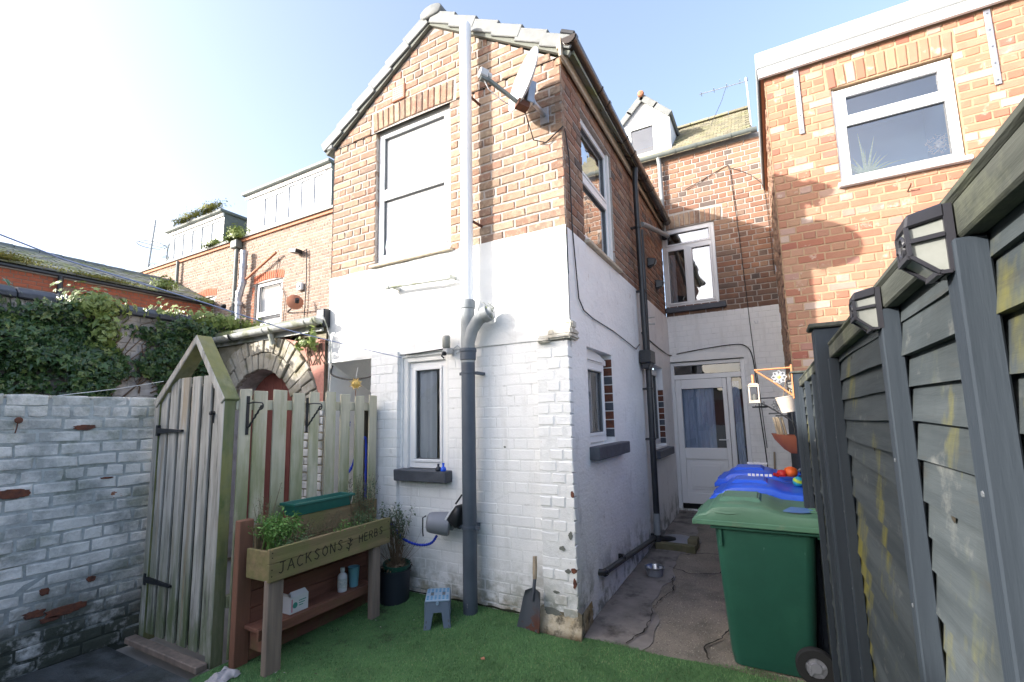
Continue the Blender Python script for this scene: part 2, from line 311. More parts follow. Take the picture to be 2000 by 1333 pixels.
M['gateframe'] = mat('algae_green_gate_frame', (.27, .26, .16), (.17, .17, .10), scale=2.4, stretch=V, rough=.9,
    layers=[dict(col=(.06, .105, .02), scale=2, st=(2, 2, .6), lo=.36, hi=.56, z=(1.0, 2.6), zw=.8, amt=.85), dict(col=(.24, .23, .08), scale=3, lo=.46, hi=.6, amt=.6)], bump=.004, bscale=4)
M['gatedark'] = mat('shade_dark_board', (.07, .065, .055), (.04, .038, .03), scale=2.4, stretch=V, rough=.95)  # dark tone puts the shade of the plank gaps into the boards
M['picket'] = mat('pale_green_tinged_picket', (.60, .555, .43), (.44, .405, .30), scale=2.2, stretch=V, rough=.9,
    layers=[dict(col=(.25, .27, .11), scale=2.2, st=(2.5, 2.5, .5), lo=.50, hi=.68, amt=.7), dict(col=(.10, .15, .035), scale=2, st=(2, 2, .6), lo=.38, hi=.55, z=(.9, 1.5), zw=.6, amt=.7), dict(col=(.10, .08, .05), scale=9, lo=.70, hi=.74, amt=.8)], bump=.004, bscale=4)
M['trough'] = mat('greenish_planter_board', (.25, .18, .095), (.165, .125, .065), scale=2.2, stretch=(9, .7, 9), rough=.85,
    layers=[dict(col=(.15, .17, .05), scale=3, lo=.45, hi=.62, amt=.6), dict(col=(.08, .055, .03), scale=7, st=(1, 1, 1), lo=.68, hi=.72, amt=.8)], bump=.004, bscale=4)
M['redwood'] = mat('red_brown_stained_board', (.20, .085, .055), (.14, .06, .04), scale=2.2, stretch=(9, .7, 9), rough=.75,
    layers=[dict(col=(.14, .13, .05), scale=4, lo=.5, hi=.64, z=(.05, .3), zw=.3, amt=.6)], bump=.003, bscale=4)
M['redpost'] = mat('red_brown_stained_post', (.24, .11, .07), (.17, .08, .05), scale=2.2, stretch=V, rough=.75, bump=.003, bscale=4)
M['legwood'] = mat('grey_brown_planter_leg', (.27, .21, .17), (.18, .14, .115), scale=2.2, stretch=V, rough=.85, bump=.004, bscale=4)
M['carve'] = mat('dark_carved_groove', (.025, .02, .012), rough=.9)
M['reddoor'] = mat('brick_red_painted_boards', (.24, .075, .055), (.20, .06, .045), scale=6, rough=.6, stretch=V, bump=.002, bscale=4)
M['archstone'] = mat('flaking_whitewashed_arch_brick', (.40, .37, .31), (.28, .255, .20), scale=7, rough=.9, layers=[dict(col=(.20, .18, .10), scale=6, lo=.52, hi=.64, amt=.7), dict(col=(.62, .58, .52), scale=4, lo=.55, hi=.7, amt=.6)], bump=.010, bscale=22)
M['archjoint'] = mat('mossy_arch_joint', (.30, .27, .20), (.2, .18, .12), scale=9, rough=.95, bump=.006, bscale=30)
M['pink'] = mat('faded_pink_render', (.50, .23, .18), (.40, .19, .15), scale=6, rough=.9, layers=[dict(col=(.58, .48, .42), scale=4, lo=.56, hi=.66, amt=.7)], bump=.008, bscale=20)
M['iron'] = mat('black_ironwork', (.02, .022, .026), rough=.45, metal=.3)
M['rust'] = mat('rusty_iron', (.16, .06, .035), (.10, .045, .03), scale=20, rough=.9)
M['green'] = mat('dark_green_bin_plastic', (.019, .092, .064), (.016, .078, .055), scale=4, rough=.38, layers=[dict(col=(.16, .28, .23), scale=30, st=(1, 1, .3), lo=.685, hi=.72, amt=.55), dict(col=(.03, .12, .08), scale=3, lo=.5, hi=.7, amt=.5)], bump=.0008, bscale=180)
M['greenlid'] = mat('faded_green_bin_lid', (.085, .20, .13), (.068, .165, .105), scale=5, rough=.42, layers=[dict(col=(.20, .22, .16), scale=7, lo=.58, hi=.68, amt=.4)], bump=.0008, bscale=150)
M['blue'] = mat('bright_blue_bin_plastic', (.014, .11, .72), (.012, .09, .65), scale=4, rough=.35, layers=[dict(col=(.16, .22, .5), scale=18, lo=.68, hi=.72, amt=.5)])
M['bluesticker'] = mat('worn_blue_sticker', (.06, .16, .46), (.10, .22, .4), scale=12, rough=.5)
M['whitemark'] = mat('white_print', (.75, .76, .78), rough=.6)
M['rubber'] = mat('black_rubber', (.015, .016, .018), rough=.8)
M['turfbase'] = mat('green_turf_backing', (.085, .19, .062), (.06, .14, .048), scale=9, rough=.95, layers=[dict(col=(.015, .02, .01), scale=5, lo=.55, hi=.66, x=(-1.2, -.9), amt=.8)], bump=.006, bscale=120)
M['blade'] = mat('artificial_grass_fibre', (.05, .14, .03), ramp=[(0, (.075, .19, .06)), (.5, (.12, .26, .09)), (.9, (.17, .32, .12)), (1, (.34, .34, .18))], rough=.7, layers=[dict(col=(.03, .075, .02), scale=2.2, lo=.45, hi=.65, amt=.7)])
M['path'] = mat('exposed_aggregate_concrete', (.26, .225, .18), (.185, .16, .13), scale=3, rough=.95, layers=[dict(col=(.34, .31, .27), scale=95, lo=.60, hi=.66, det=2, amt=.8), dict(col=(.06, .055, .045), scale=70, lo=.60, hi=.68, det=2, amt=.7), dict(col=(.08, .075, .065), scale=2.5, lo=.5, hi=.66, amt=.6)], bump=.006, bscale=110)
M['strip'] = mat('smooth_cement_strip', (.25, .225, .205), (.165, .148, .135), scale=5, rough=.75, layers=[dict(col=(.045, .04, .035), scale=3.5, lo=.52, hi=.64, amt=.8), dict(col=(.22, .2, .19), scale=9, lo=.58, hi=.7, amt=.5)], bump=.005, bscale=35)
M['crack'] = mat('dark_open_crack', (.015, .014, .012), rough=1)
M['slab'] = mat('wet_dark_paving', (.10, .11, .115), (.045, .05, .052), scale=3, rough=.45, stretch=(1, 2.5, 1), layers=[dict(col=(.02, .026, .018), scale=2.5, lo=.48, hi=.62, amt=.85)], bump=.004, bscale=30)
M['earth'] = mat('dark_yard_earth', (.05, .045, .035), (.035, .04, .025), scale=4, rough=1, bump=.01, bscale=30)
M['ground'] = mat('grey_yard_concrete', (.30, .29, .27), (.22, .21, .20), scale=.8, rough=.95)
M['soil'] = mat('dry_planter_soil', (.055, .042, .028), (.085, .065, .042), scale=40, rough=1, bump=.01, bscale=60)
FG = dict(lo=.35, hi=.65)
FL = [dict(col=(.16, .165, .155), scale=9, st=(1, 1, 1.6), lo=.60, hi=.72, amt=.6), dict(col=(.03, .035, .035), scale=2, st=(1, 3, 1), lo=.5, hi=.7, amt=.6), dict(col=(.175, .16, .03), scale=2.6, st=(1, 2.0, 1.0), lo=.565, hi=.72, amt=.9), dict(col=(.11, .12, .065), scale=7, st=(1, 1.6, 1), lo=.60, hi=.76, amt=.5), dict(col=(.05, .05, .045), scale=40, st=(1, .15, 1), lo=.58, hi=.7, amt=.6)]
M['slat'] = mat('grey_green_stained_slat', (.066, .078, .083), (.036, .045, .050), spec=.2, scale=2.4, stretch=(9, .7, 9), rough=.8, layers=FL, bump=.0022, bscale=6)
M['batten'] = mat('blue_grey_painted_batten', (.034, .044, .056), (.024, .032, .042), spec=.2, scale=2, stretch=V, rough=.7, layers=[dict(col=(.22, .22, .20), scale=9, lo=.66, hi=.74, amt=.6)], bump=.002, bscale=5)
M['frail'] = mat('lichen_fence_capping', (.10, .105, .09), (.05, .055, .048), spec=.2, scale=2.4, stretch=(9, .7, 9), rough=.9, layers=[dict(col=(.22, .23, .15), scale=5, lo=.5, hi=.66, amt=.6), dict(col=(.05, .055, .04), scale=3, lo=.5, hi=.66, amt=.5)], bump=.004, bscale=5)
M['lampblk'] = mat('matt_black_lamp_frame', (.018, .018, .024), rough=.45)
M['frost'] = mat('frosted_lamp_panel', (.25, .26, .24), (.19, .20, .18), scale=25, rough=.35)
M['terracotta'] = mat('terracotta_pot', (.32, .10, .05), (.27, .085, .045), scale=8, rough=.75)
M['copper'] = mat('orange_rusted_bracket', (.62, .24, .09), (.5, .2, .09), scale=20, rough=.6)
M['steel'] = mat('brushed_steel', (.55, .56, .58), rough=.3, metal=1)
M['gold'] = mat('gilded_sun', (.65, .45, .13), (.5, .33, .09), scale=30, rough=.45, metal=.3)
M['bucket'] = mat('chipped_pale_enamel', (.52, .46, .40), (.42, .35, .28), scale=8, rough=.6, layers=[dict(col=(.25, .12, .06), scale=10, lo=.64, hi=.7, amt=.8)])
M['greypl'] = mat('blue_grey_plastic', (.13, .175, .235), (.115, .155, .21), scale=5, rough=.45)
M['greytop'] = mat('pale_blue_plastic_step', (.26, .36, .47), rough=.45)
M['greyreel'] = mat('mid_grey_plastic', (.22, .23, .26), rough=.45)
M['bluedot'] = mat('turquoise_grip_dot', (.02, .22, .42), rough=.5)
M['hose'] = mat('bright_blue_hose', (.010, .045, .50), (.008, .035, .33), scale=60, rough=.7, bump=.002, bscale=120)
M['teal'] = mat('pale_teal_cup', (.16, .38, .46), rough=.4)
M['wbottle'] = mat('clear_white_bottle', (.60, .63, .66), rough=.25)
M['label'] = mat('printed_paper_label', (.62, .62, .60), (.35, .42, .42), scale=60, rough=.6)
M['carton'] = mat('white_carton', (.62, .64, .66), rough=.5)
M['cartgreen'] = mat('teal_green_print', (.05, .28, .22), rough=.5)
M['cartpink'] = mat('pink_print', (.55, .22, .28), rough=.5)
M['darkpot'] = mat('black_plastic_tub', (.016, .022, .032), rough=.5)
M['greenpot'] = mat('dark_green_plastic_pot', (.012, .075, .05), rough=.4)
M['wbox'] = mat('dark_teal_window_box', (.012, .11, .085), (.02, .15, .12), scale=4, rough=.4)
M['parsley'] = mat('bright_parsley_leaf', (.10, .22, .04), ramp=[(0, (.075, .20, .03)), (1, (.16, .30, .07))], rough=.6)
M['herb'] = mat('dull_herb_leaf', (.08, .13, .05), ramp=[(0, (.06, .12, .04)), (1, (.13, .19, .09))], rough=.7)
M['dry'] = mat('dry_brown_stem', (.20, .14, .085), (.13, .09, .055), scale=20, rough=.9)
M['shrub'] = mat('grey_green_shrub_leaf', (.07, .11, .055), ramp=[(0, (.05, .09, .045)), (1, (.12, .17, .09))], rough=.6)
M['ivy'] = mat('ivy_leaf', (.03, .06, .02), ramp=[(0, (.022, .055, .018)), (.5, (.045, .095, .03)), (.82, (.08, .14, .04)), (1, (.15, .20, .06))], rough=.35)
M['ivypale'] = mat('sunlit_pale_leaf', (.16, .22, .05), ramp=[(0, (.12, .18, .04)), (1, (.24, .29, .08))], rough=.4)  # paler leaf copy, puts the sun on lit ivy clumps into the colour
M['ivystem'] = mat('brown_ivy_stem', (.16, .11, .075), rough=.95)
M['moss'] = mat('yellow_green_moss', (.16, .20, .04), (.22, .18, .06), scale=20, rough=1)
M['cable'] = mat('black_cable', (.02, .02, .022), rough=.6)
M['cord'] = mat('pale_blue_washing_line', (.30, .34, .50), rough=.6)
M['string'] = mat('white_string', (.7, .7, .7), rough=.7)
M['toyorange'] = mat('orange_toy', (.75, .13, .02), rough=.5)
M['toyred'] = mat('red_toy', (.5, .02, .02), rough=.5)
M['toyteal'] = mat('teal_ball', (.02, .32, .45), rough=.5)
M['toylime'] = mat('lime_ball_stripe', (.35, .5, .04), rough=.5)
M['cloth'] = mat('dirty_white_cloth', (.62, .58, .58), (.45, .42, .42), scale=12, rough=.95)
M['wash'] = mat('white_dormer_board', (.80, .80, .80), rough=.5)
M['shovel'] = mat('worn_grey_blade', (.085, .095, .115), rough=.45, metal=.3, layers=[dict(col=(.13, .055, .04), scale=7, lo=.47, hi=.5, z=(.08, .2), zw=.1, amt=.95)])
M['handle'] = mat('bleached_wood_handle', (.42, .34, .24), (.3, .24, .17), scale=8, stretch=V, rough=.85)
M['block'] = mat('mossy_timber_block', (.16, .14, .085), (.10, .10, .05), scale=6, rough=.95, bump=.004, bscale=25)
M['render'] = mat('plain_render', (.45, .42, .38), rough=.9)

# ------------------------------------------------------------------ wall frames and brickwork
class Wall:
    """F: faces -Y, u = x. S: faces +X, u = y. W: faces -X, u = y."""
    def __init__(s, kind, c): s.kind = kind; s.c = c
    def P(s, u_, z, d=0.0):
        if s.kind == 'F': return (u_, s.c-d, z)
        if s.kind == 'S': return (s.c+d, u_, z)
        return (s.c-d, u_, z)
    def box(s, mb, u0, u1, z0, z1, d0, d1):
        a = s.P(u0, z0, d0); b = s.P(u1, z1, d1)
        lo_ = [min(p, q) for p, q in zip(a, b)]; hi_ = [max(p, q) for p, q in zip(a, b)]
        return mb.box(lo_[0], hi_[0], lo_[1], hi_[1], lo_[2], hi_[2])
    def rz(s): return 0 if s.kind == 'F' else (math.pi/2 if s.kind == 'S' else -math.pi/2)
def slab(mb, W, u0, u1, z0, z1, holes=(), d=0.0, rev=.12):
    us = sorted({u0, u1} | {h[0] for h in holes} | {h[1] for h in holes}); us = [q for q in us if u0-1e-6 <= q <= u1+1e-6]
    zs = sorted({z0, z1} | {h[2] for h in holes} | {h[3] for h in holes}); zs = [q for q in zs if z0-1e-6 <= q <= z1+1e-6]
    for i in range(len(us)-1):
        for j in range(len(zs)-1):
            a, b, c, e = us[i], us[i+1], zs[j], zs[j+1]; um, zm = (a+b)/2, (c+e)/2
            if any(h[0] < um < h[1] and h[2] < zm < h[3] for h in holes): continue
            na = max(1, int((b-a)/.5)); nc = max(1, int((e-c)/.5))
            mb.quad(W.P(a, c, d), W.P(b, c, d), W.P(b, e, d), W.P(a, e, d))
    for h in holes:
        a, b, c, e = max(h[0], u0), min(h[1], u1), max(h[2], z0), min(h[3], z1)
        mb.quad(W.P(a, c, d), W.P(a, c, d-rev), W.P(a, e, d-rev), W.P(a, e, d)); mb.quad(W.P(b, c, d), W.P(b, c, d-rev), W.P(b, e, d-rev), W.P(b, e, d))
        mb.quad(W.P(a, e, d), W.P(b, e, d), W.P(b, e, d-rev), W.P(a, e, d-rev)); mb.quad(W.P(a, c, d), W.P(b, c, d), W.P(b, c, d-rev), W.P(a, c, d-rev))
    return mb

TPL = {}
def brick_tpl(L, Hh, i, depth=.06, ch=.006, wob=.004):
    key = (L, Hh, i, wob)
    if abs(wob-.0031) < 1e-6: ch = .0028
    if key in TPL: return TPL[key]
    rr = random.Random(hash((L, Hh, i)) & 0xffff)
    def ring(x, z, y, wb): return [Vector((sx*x+rr.uniform(-wb, wb), y, sz*z+rr.uniform(-wb, wb))) for sx, sz in ((-1,-1),(0,-1),(1,-1),(1,1),(0,1),(-1,1))]
    back = ring(L/2, Hh/2, depth, 0); mid = ring(L/2-wob*.4, Hh/2-wob*.4, ch, wob*.8); fr = ring(L/2-ch-wob*.4, Hh/2-ch-wob*.4, 0, wob*.6)
    for p in fr: p.y += rr.uniform(-.001, .002)*(.25 if ch < .004 else 1)
    vs = back+mid+fr; fs = []
    for a, b in ((0, 6), (6, 12)):
        for k in range(6): fs.append((a+k, a+(k+1) % 6, b+(k+1) % 6, b+k))
    fs.append((12, 13, 16, 17)); fs.append((13, 14, 15, 16))
    V_ = np.array([tuple(p) for p in vs]); F_ = np.array(fs)
    TPL[key] = (V_, F_); return TPL[key]
MESHC = {}
class Bricks:
    def __init__(s, root, N=290): s.root = root; s.items = []; s.N = N
    def one(s, W, u_, z, d, L, Hh, material, part, wob=.004, ang=0.0, tilt=.006, boost=1.0, hide=False):
        s.items.append((W, u_, z, d, L, Hh, material, part, wob, ang, tilt, boost, hide))
    def field(s, W, region, holes, z0, z1, material, part, course=.085, L=.228, joint=.0105, d=0.0, wob=.004, hdr=4, off=0.0, rough_d=.003, boost=1.0, hide=None, skip=0.0):
        n = int(math.floor((z1-z0)/course+.3))
        for j in range(n):
            za = z0+j*course; zb = za+course-joint; zm = (za+zb)/2
            iv = [region(zm)] if region(zm) else []
            for h in holes:
                if h[2] < zm < h[3]:
                    nv = []
                    for a, b in iv:
                        if h[0] > a: nv.append((a, min(b, h[0])))
                        if h[1] < b: nv.append((max(a, h[1]), b))
                    iv = [q for q in nv if q[1]-q[0] > .02]
            head = hdr and (j % hdr == hdr-1); step = (L/2-joint/2+joint if head else L+joint); sh = (L*.25 if head else (0 if j % 2 else step/2))+off+random.uniform(-.012, .012)
            for a, b in iv:
                k0 = math.floor((a-sh)/step)-1; cuts = [a]; q = sh+k0*step
                while q < b-.05:
                    if q > a+.05: cuts.append(q)
                    q += step
                cuts.append(b)
                for i in range(len(cuts)-1):
                    p, e = cuts[i], cuts[i+1]; p += joint/2 if i > 0 else 0; e -= joint/2 if i < len(cuts)-2 else 0
                    if e-p < .02 or random.random() < skip: continue
                    um = (p+e)/2
                    s.one(W, um, zm, d+random.uniform(-rough_d, rough_d*.6), e-p, course-joint, material, part, wob, 0, .006, boost, hide(um, zm) if hide else False)
    def done(s, stuff_name='brickwork', stuff_parent=None):
        rec = []
        for it in s.items:
            W, u_, z, d = it[:4]; p = Vector(W.P(u_, z, d)); v = p-CAM; dep = v.dot(FWD)
            sx = v.dot(RGT)/max(dep, .01)*915; sy = v.dot(UPV)/max(dep, .01)*915
            inside = dep > .1 and abs(sx) < 1005 and -640 < sy < 705
            rec.append((it[4]*it[5]/max(v.length, .3)**2*it[11]*(1 if inside else 1e-4)*(1e-3 if it[12] else 1), it, p))
        rec.sort(key=lambda q: -q[0])
        bigV, bigF, mi, mats, nv = [], [], [], [], 0
        for idx, (sz, it, p) in enumerate(rec):
            W, u_, z, d, L, Hh, material, part, wob, ang, tilt, boost, hide = it
            LT = .228 if L > .17 else .109; ti = random.randrange(6); V_, F_ = brick_tpl(LT, .0745, ti, wob=wob)
            mt = Matrix.Translation(p) @ Matrix.Rotation(W.rz(), 4, 'Z') @ Matrix.Rotation(ang, 4, 'Y') @ Matrix.Rotation(random.uniform(-tilt, tilt), 4, 'Y') @ Matrix.Diagonal((L/LT, 1, Hh/.0745, 1))
            if idx < s.N and sz > 1e-5*0:
                key = (LT, ti, wob, material)
                if key not in MESHC:
                    me = bpy.data.meshes.new('brick'); me.from_pydata([tuple(q) for q in V_], [], [tuple(q) for q in F_]); me.materials.append(M[material]); MESHC[key] = me
                o = bpy.data.objects.new('brick', MESHC[key]); COL.objects.link(o); o.parent = part
                mt2 = mt.copy(); mt2.translation = mt.translation-wloc(part); o.matrix_local = mt2
            else:
                A = np.array(mt); q = V_ @ A[:3, :3].T+A[:3, 3]
                if material not in mats: mats.append(material)
                bigV.append(q); bigF.append(F_+nv); mi += [mats.index(material)]*len(F_); nv += len(V_)
        if bigV:
            o = mesh_np(stuff_name, np.vstack(bigV), np.vstack(bigF), None, stuff_parent or s.root, mats=[M[k] for k in mats], mi=mi); o['kind'] = 'stuff'

def window(parent, W, u0, u1, z0, z1, d=-.07, fw=.06, rails=(), mull=(), glass='glass', back='room', name='window', sash=True, curtain=None, room=True, roomd=.5):
    mb = MB()
    W.box(mb, u0, u1, z0, z0+fw, d-.06, d); W.box(mb, u0, u1, z1-fw, z1, d-.06, d)
    W.box(mb, u0, u0+fw, z0+fw, z1-fw, d-.06, d); W.box(mb, u1-fw, u1, z0+fw, z1-fw, d-.06, d)
    zs = [z0+fw]+[q for q in rails for q in (q-fw*.55, q+fw*.55)]+[z1-fw]
    for q in rails: W.box(mb, u0+fw, u1-fw, q-fw*.55, q+fw*.55, d-.058, d+.004)
    cells = []
    for i in range(0, len(zs), 2):
        a, b = zs[i], zs[i+1]; us = [u0+fw]
        for (mu, ma, mbb) in mull:
            if ma < (a+b)/2 < mbb:
                W.box(mb, mu-fw*.6, mu+fw*.6, a, b, d-.058, d+.003); us += [mu-fw*.6, mu+fw*.6]
        us.append(u1-fw)
        for j in range(0, len(us), 2): cells.append((us[j], us[j+1], a, b))
    o = mb.build(name, M['upvc'], parent, bevel=.004)
    for (a, b, c, e) in cells:
        if sash:
            s_ = MB(); t = .028
            W.box(s_, a, b, c, c+t, d-.045, d+.012); W.box(s_, a, b, e-t, e, d-.045, d+.012); W.box(s_, a, a+t, c+t, e-t, d-.045, d+.012); W.box(s_, b-t, b, c+t, e-t, d-.045, d+.012)
            s_.build('sash', M['upvc'], o, bevel=.004)
            a, b, c, e = a+t, b-t, c+t, e-t
        g = MB(); t = .006
        W.box(g, a, b, c, c+t, d-.03, d-.004); W.box(g, a, b, e-t, e, d-.03, d-.004); W.box(g, a, a+t, c+t, e-t, d-.03, d-.004); W.box(g, b-t, b, c+t, e-t, d-.03, d-.004)
        g.build('gasket', M['gasket'], o)
        p = MB(); p.quad(W.P(a, c, d-.022), W.P(b, c, d-.022), W.P(b, e, d-.022), W.P(a, e, d-.022)); p.build('pane', M[glass], o)
    if room:
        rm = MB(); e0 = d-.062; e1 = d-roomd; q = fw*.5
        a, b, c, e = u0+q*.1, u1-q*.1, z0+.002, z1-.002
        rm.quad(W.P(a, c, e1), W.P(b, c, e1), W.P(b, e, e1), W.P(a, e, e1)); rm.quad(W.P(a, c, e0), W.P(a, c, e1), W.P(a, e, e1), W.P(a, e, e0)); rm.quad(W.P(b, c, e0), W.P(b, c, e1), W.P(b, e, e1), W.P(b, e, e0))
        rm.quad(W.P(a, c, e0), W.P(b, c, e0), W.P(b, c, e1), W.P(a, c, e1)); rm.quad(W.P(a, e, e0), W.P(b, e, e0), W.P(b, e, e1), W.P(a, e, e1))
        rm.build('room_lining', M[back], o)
    if curtain:
        for (cu0, cu1, cz0, cz1, cm, dd, amp) in curtain:
            cb = MB(); n = max(2, int((cu1-cu0)/.012)) if amp else 1
            vs = []; fs = []
            for i in range(n+1):
                uu = cu0+(cu1-cu0)*i/n; k = dd+amp*math.sin(i*.9+math.sin(i*.31)*2)
                vs += [W.P(uu, cz0, d-k), W.P(uu, cz1, d-k)]
            fs = [(2*i, 2*i+2, 2*i+3, 2*i+1) for i in range(n)]
            cb.add(vs, fs).build('curtain' if amp else 'blind', M[cm], o, smooth=60 if amp else None)
    return o

def leaf_cloud(pts, nrm, size, name, material, parent, shape='ivy', jit=.9, seed=1):
    """many small folded leaves as one mesh: pts (n,3), nrm (n,3)"""
    g = np.random.default_rng(seed); n = len(pts)
    if shape == 'ivy':
        T = np.array([(0, -.45, 0), (.30, -.5, .04), (.26, -.12, .05), (.55, .08, .0), (.2, .18, .05), (0, .65, -.05), (-.2, .18, .05), (-.55, .08, .0), (-.26, -.12, .05), (-.30, -.5, .04)])
        F_ = np.array([(0, 1, 2), (2, 3, 4), (0, 2, 4), (0, 4, 5), (0, 5, 6), (0, 6, 8), (6, 7, 8), (0, 8, 9)])
    else:
        T = np.array([(0, -.5, 0), (.22, 0, .05), (0, .5, 0), (-.22, 0, .05)]); F_ = np.array([(0, 1, 2, 2), (0, 2, 3, 3)])[:, :3]
    nrm = nrm+g.normal(0, jit*.5, (n, 3)); nrm /= np.linalg.norm(nrm, axis=1)[:, None]
    up = g.normal(0, 1, (n, 3)); up[:, 2] -= 1.2 if shape == 'ivy' else 0
    a = np.cross(up, nrm); a /= np.linalg.norm(a, axis=1)[:, None]+1e-9; b = np.cross(nrm, a)
    sz = size*np.clip(g.lognormal(-.05, .33, n), .4, 1.9)
    V_ = pts[:, None, :]+sz[:, None, None]*(T[None, :, 0:1]*a[:, None, :]+T[None, :, 1:2]*b[:, None, :]+T[None, :, 2:3]*nrm[:, None, :])
    F2 = (F_[None]+(np.arange(n)*len(T))[:, None, None]).reshape(-1, F_.shape[1])
    o = mesh_np(name, V_.reshape(-1, 3), F2, material, parent); return o


# ------------------------------------------------------------------ ground
mb = MB(); mb.quad((-300, -300, -.05), (300, -300, -.05), (300, 300, -.05), (-300, 300, -.05)); tag(mb.build('ground', M['ground'], None), 'grey concrete and earth ground around the yard', 'ground', kind='structure')
def gz(x, y):   # turf level: rises a little towards the left part of the house wall
    t = max(0, min(1, (y+1.0)/1.05)); s = max(0, min(1, (-x-.25)/.25)); return .012+.05*t*t*s
def sheet(name, x0, x1, y0, y1, n, m, zf, material, label, cat, edge=None, kind='structure', thick=.05):
    vs = []; fs = []
    for j in range(m+1):
        for i in range(n+1):
            a, b = i/n, j/m; x = x0+(x1-x0)*a; y = y0+(y1-y0)*b
            if edge: x, y = edge(a, b, x, y)
            vs.append((x, y, zf(x, y)))
    for j in range(m):
        for i in range(n): fs.append((j*(n+1)+i, j*(n+1)+i+1, (j+1)*(n+1)+i+1, (j+1)*(n+1)+i))
    per = [i for i in range(n+1)]+[(j)*(n+1)+n for j in range(1, m+1)]+[m*(n+1)+i for i in range(n-1, -1, -1)]+[j*(n+1) for j in range(m-1, 0, -1)]
    b0 = len(vs); vs += [(vs[k][0], vs[k][1], vs[k][2]-thick) for k in per]; q = len(per)
    for k in range(q): fs.append((per[k], b0+k, b0+(k+1) % q, per[(k+1) % q]))
    mb = MB(); mb.add(vs, fs); o = mb.build(name, M[material], None, smooth=40); return tag(o, label, cat, kind=kind)
def turf_edge(a, b, x, y):
    if b > .999: y = y+(.10*max(0, min(1, (-x-.05)/.06)))+.012*math.sin(x*9)
    return x, y
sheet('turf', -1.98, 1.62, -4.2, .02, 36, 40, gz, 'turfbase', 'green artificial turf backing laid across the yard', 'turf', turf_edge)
pz = lambda x, y: .004+.027*max(0, y)+.006*mnoise.noise(Vector((x*2.2, y*2.2, 0)))
def path_edge(a, b, x, y):
    if b < .001: y = y+.03*math.sin(x*7)+.02*math.sin(x*17)+x*.05
    return x, y
sheet('path', -.02, 1.62, .0, 4.32, 16, 40, pz, 'path', 'cracked exposed aggregate concrete path along the house', 'path', path_edge, thick=.06)
def strip_edge(a, b, x, y):
    if a > .999: x = x+.05*math.sin(y*5.2)+.045*math.sin(y*2.3+1)+.02*math.sin(y*14)
    return x, y
sheet('cement_strip', .0, .40, .03, 4.3, 8, 60, lambda x, y: pz(x, y)+.006+.004*mnoise.noise(Vector((x*6, y*6, 3))), 'strip', 'smooth damp cement strip beside the white side wall', 'cement strip', strip_edge, thick=.02)
def crack(pts, wd):
    mb = MB(); P = []
    for i in range(len(pts)-1):
        a, b = Vector(pts[i]), Vector(pts[i+1]); n = max(2, int((b-a).length/.035))
        P += [a.lerp(b, k/n)+Vector((random.uniform(-.012, .012), random.uniform(-.012, .012)) if k else (0, 0)) for k in range(n)]
    P.append(Vector(pts[-1])); vs = []; fs = []
    for i, p in enumerate(P):
        t = (P[min(i+1, len(P)-1)]-P[max(i-1, 0)]).normalized(); nn = Vector((-t.y, t.x)); ww = wd*random.uniform(.35, 1.2)
        for s_ in (-1, 1):
            q = p+nn*ww*s_*.5; vs.append((q.x, q.y, pz(q.x, q.y)+.0135+.004))
    for i in range(len(P)-1): fs.append((2*i, 2*i+1, 2*i+3, 2*i+2))
    mb.add(vs, fs); o = mb.build('path_crack', M['crack'], None); tag(o, 'dark jagged crack running across the concrete path', 'crack', 'cracks in the concrete path', kind='structure')
crack([(.88, .07), (.83, .22), (.93, .40), (.96, .62)], .016)
crack([(.34, .05), (.42, .35), (.38, .75), (.47, 1.15), (.40, 1.5)], .011)
crack([(.32, 1.75), (.55, 1.62), (.80, 1.75), (.86, 2.0)], .012)
crack([(.40, 2.2), (.62, 2.35), (.95, 2.3)], .012); crack([(.72, 2.5), (.80, 2.9), (.70, 3.4), (.74, 4.1)], .012)
mb = MB()
sl = thing('paving', 'wet dark paving slabs in front of the wooden gate', 'paving', (-2.5, -2.2, 0)); sl['kind'] = 'structure'
for (a, b, c, e) in ((-3.02, -2.42, -2.3, -1.62), (-2.40, -1.80, -2.16, -1.60), (-3.02, -2.42, -2.98, -2.32), (-2.40, -1.80, -2.84, -2.18), (-3.02, -1.8, -4.0, -3.0)):
    mb = MB(); z = random.uniform(.012, .022); mb.box(a, b, c, e, -.04, z); mb.build('paving_slab', M['slab'], sl, bevel=.008)

# ------------------------------------------------------------------ the white-painted extension house
house = thing('house', 'two-storey brick house in the middle with white-painted lower walls and a tall gable', 'house', (-1.4, 2.2, 0))
F = Wall('F', .08); S = Wall('S', 0.0); B = Wall('F', 4.3)
ZB = 3.17; ZE = 4.70; XL = -2.80; AP = -1.40
def zg(x): return 5.62-.66*abs(x-AP)
def reg_front(z):
    if z <= ZE: return (XL, 0.0)
    hw = (5.60-z)/.66; return (AP-hw, AP+hw) if hw > .03 else None
UW = (-2.15, -1.175, 3.20, 4.70); LW = (-1.75, -1.215, 1.15, 2.205); REC = (-2.76, -2.10, -.1, 2.23)
bk = Bricks(house, 292)
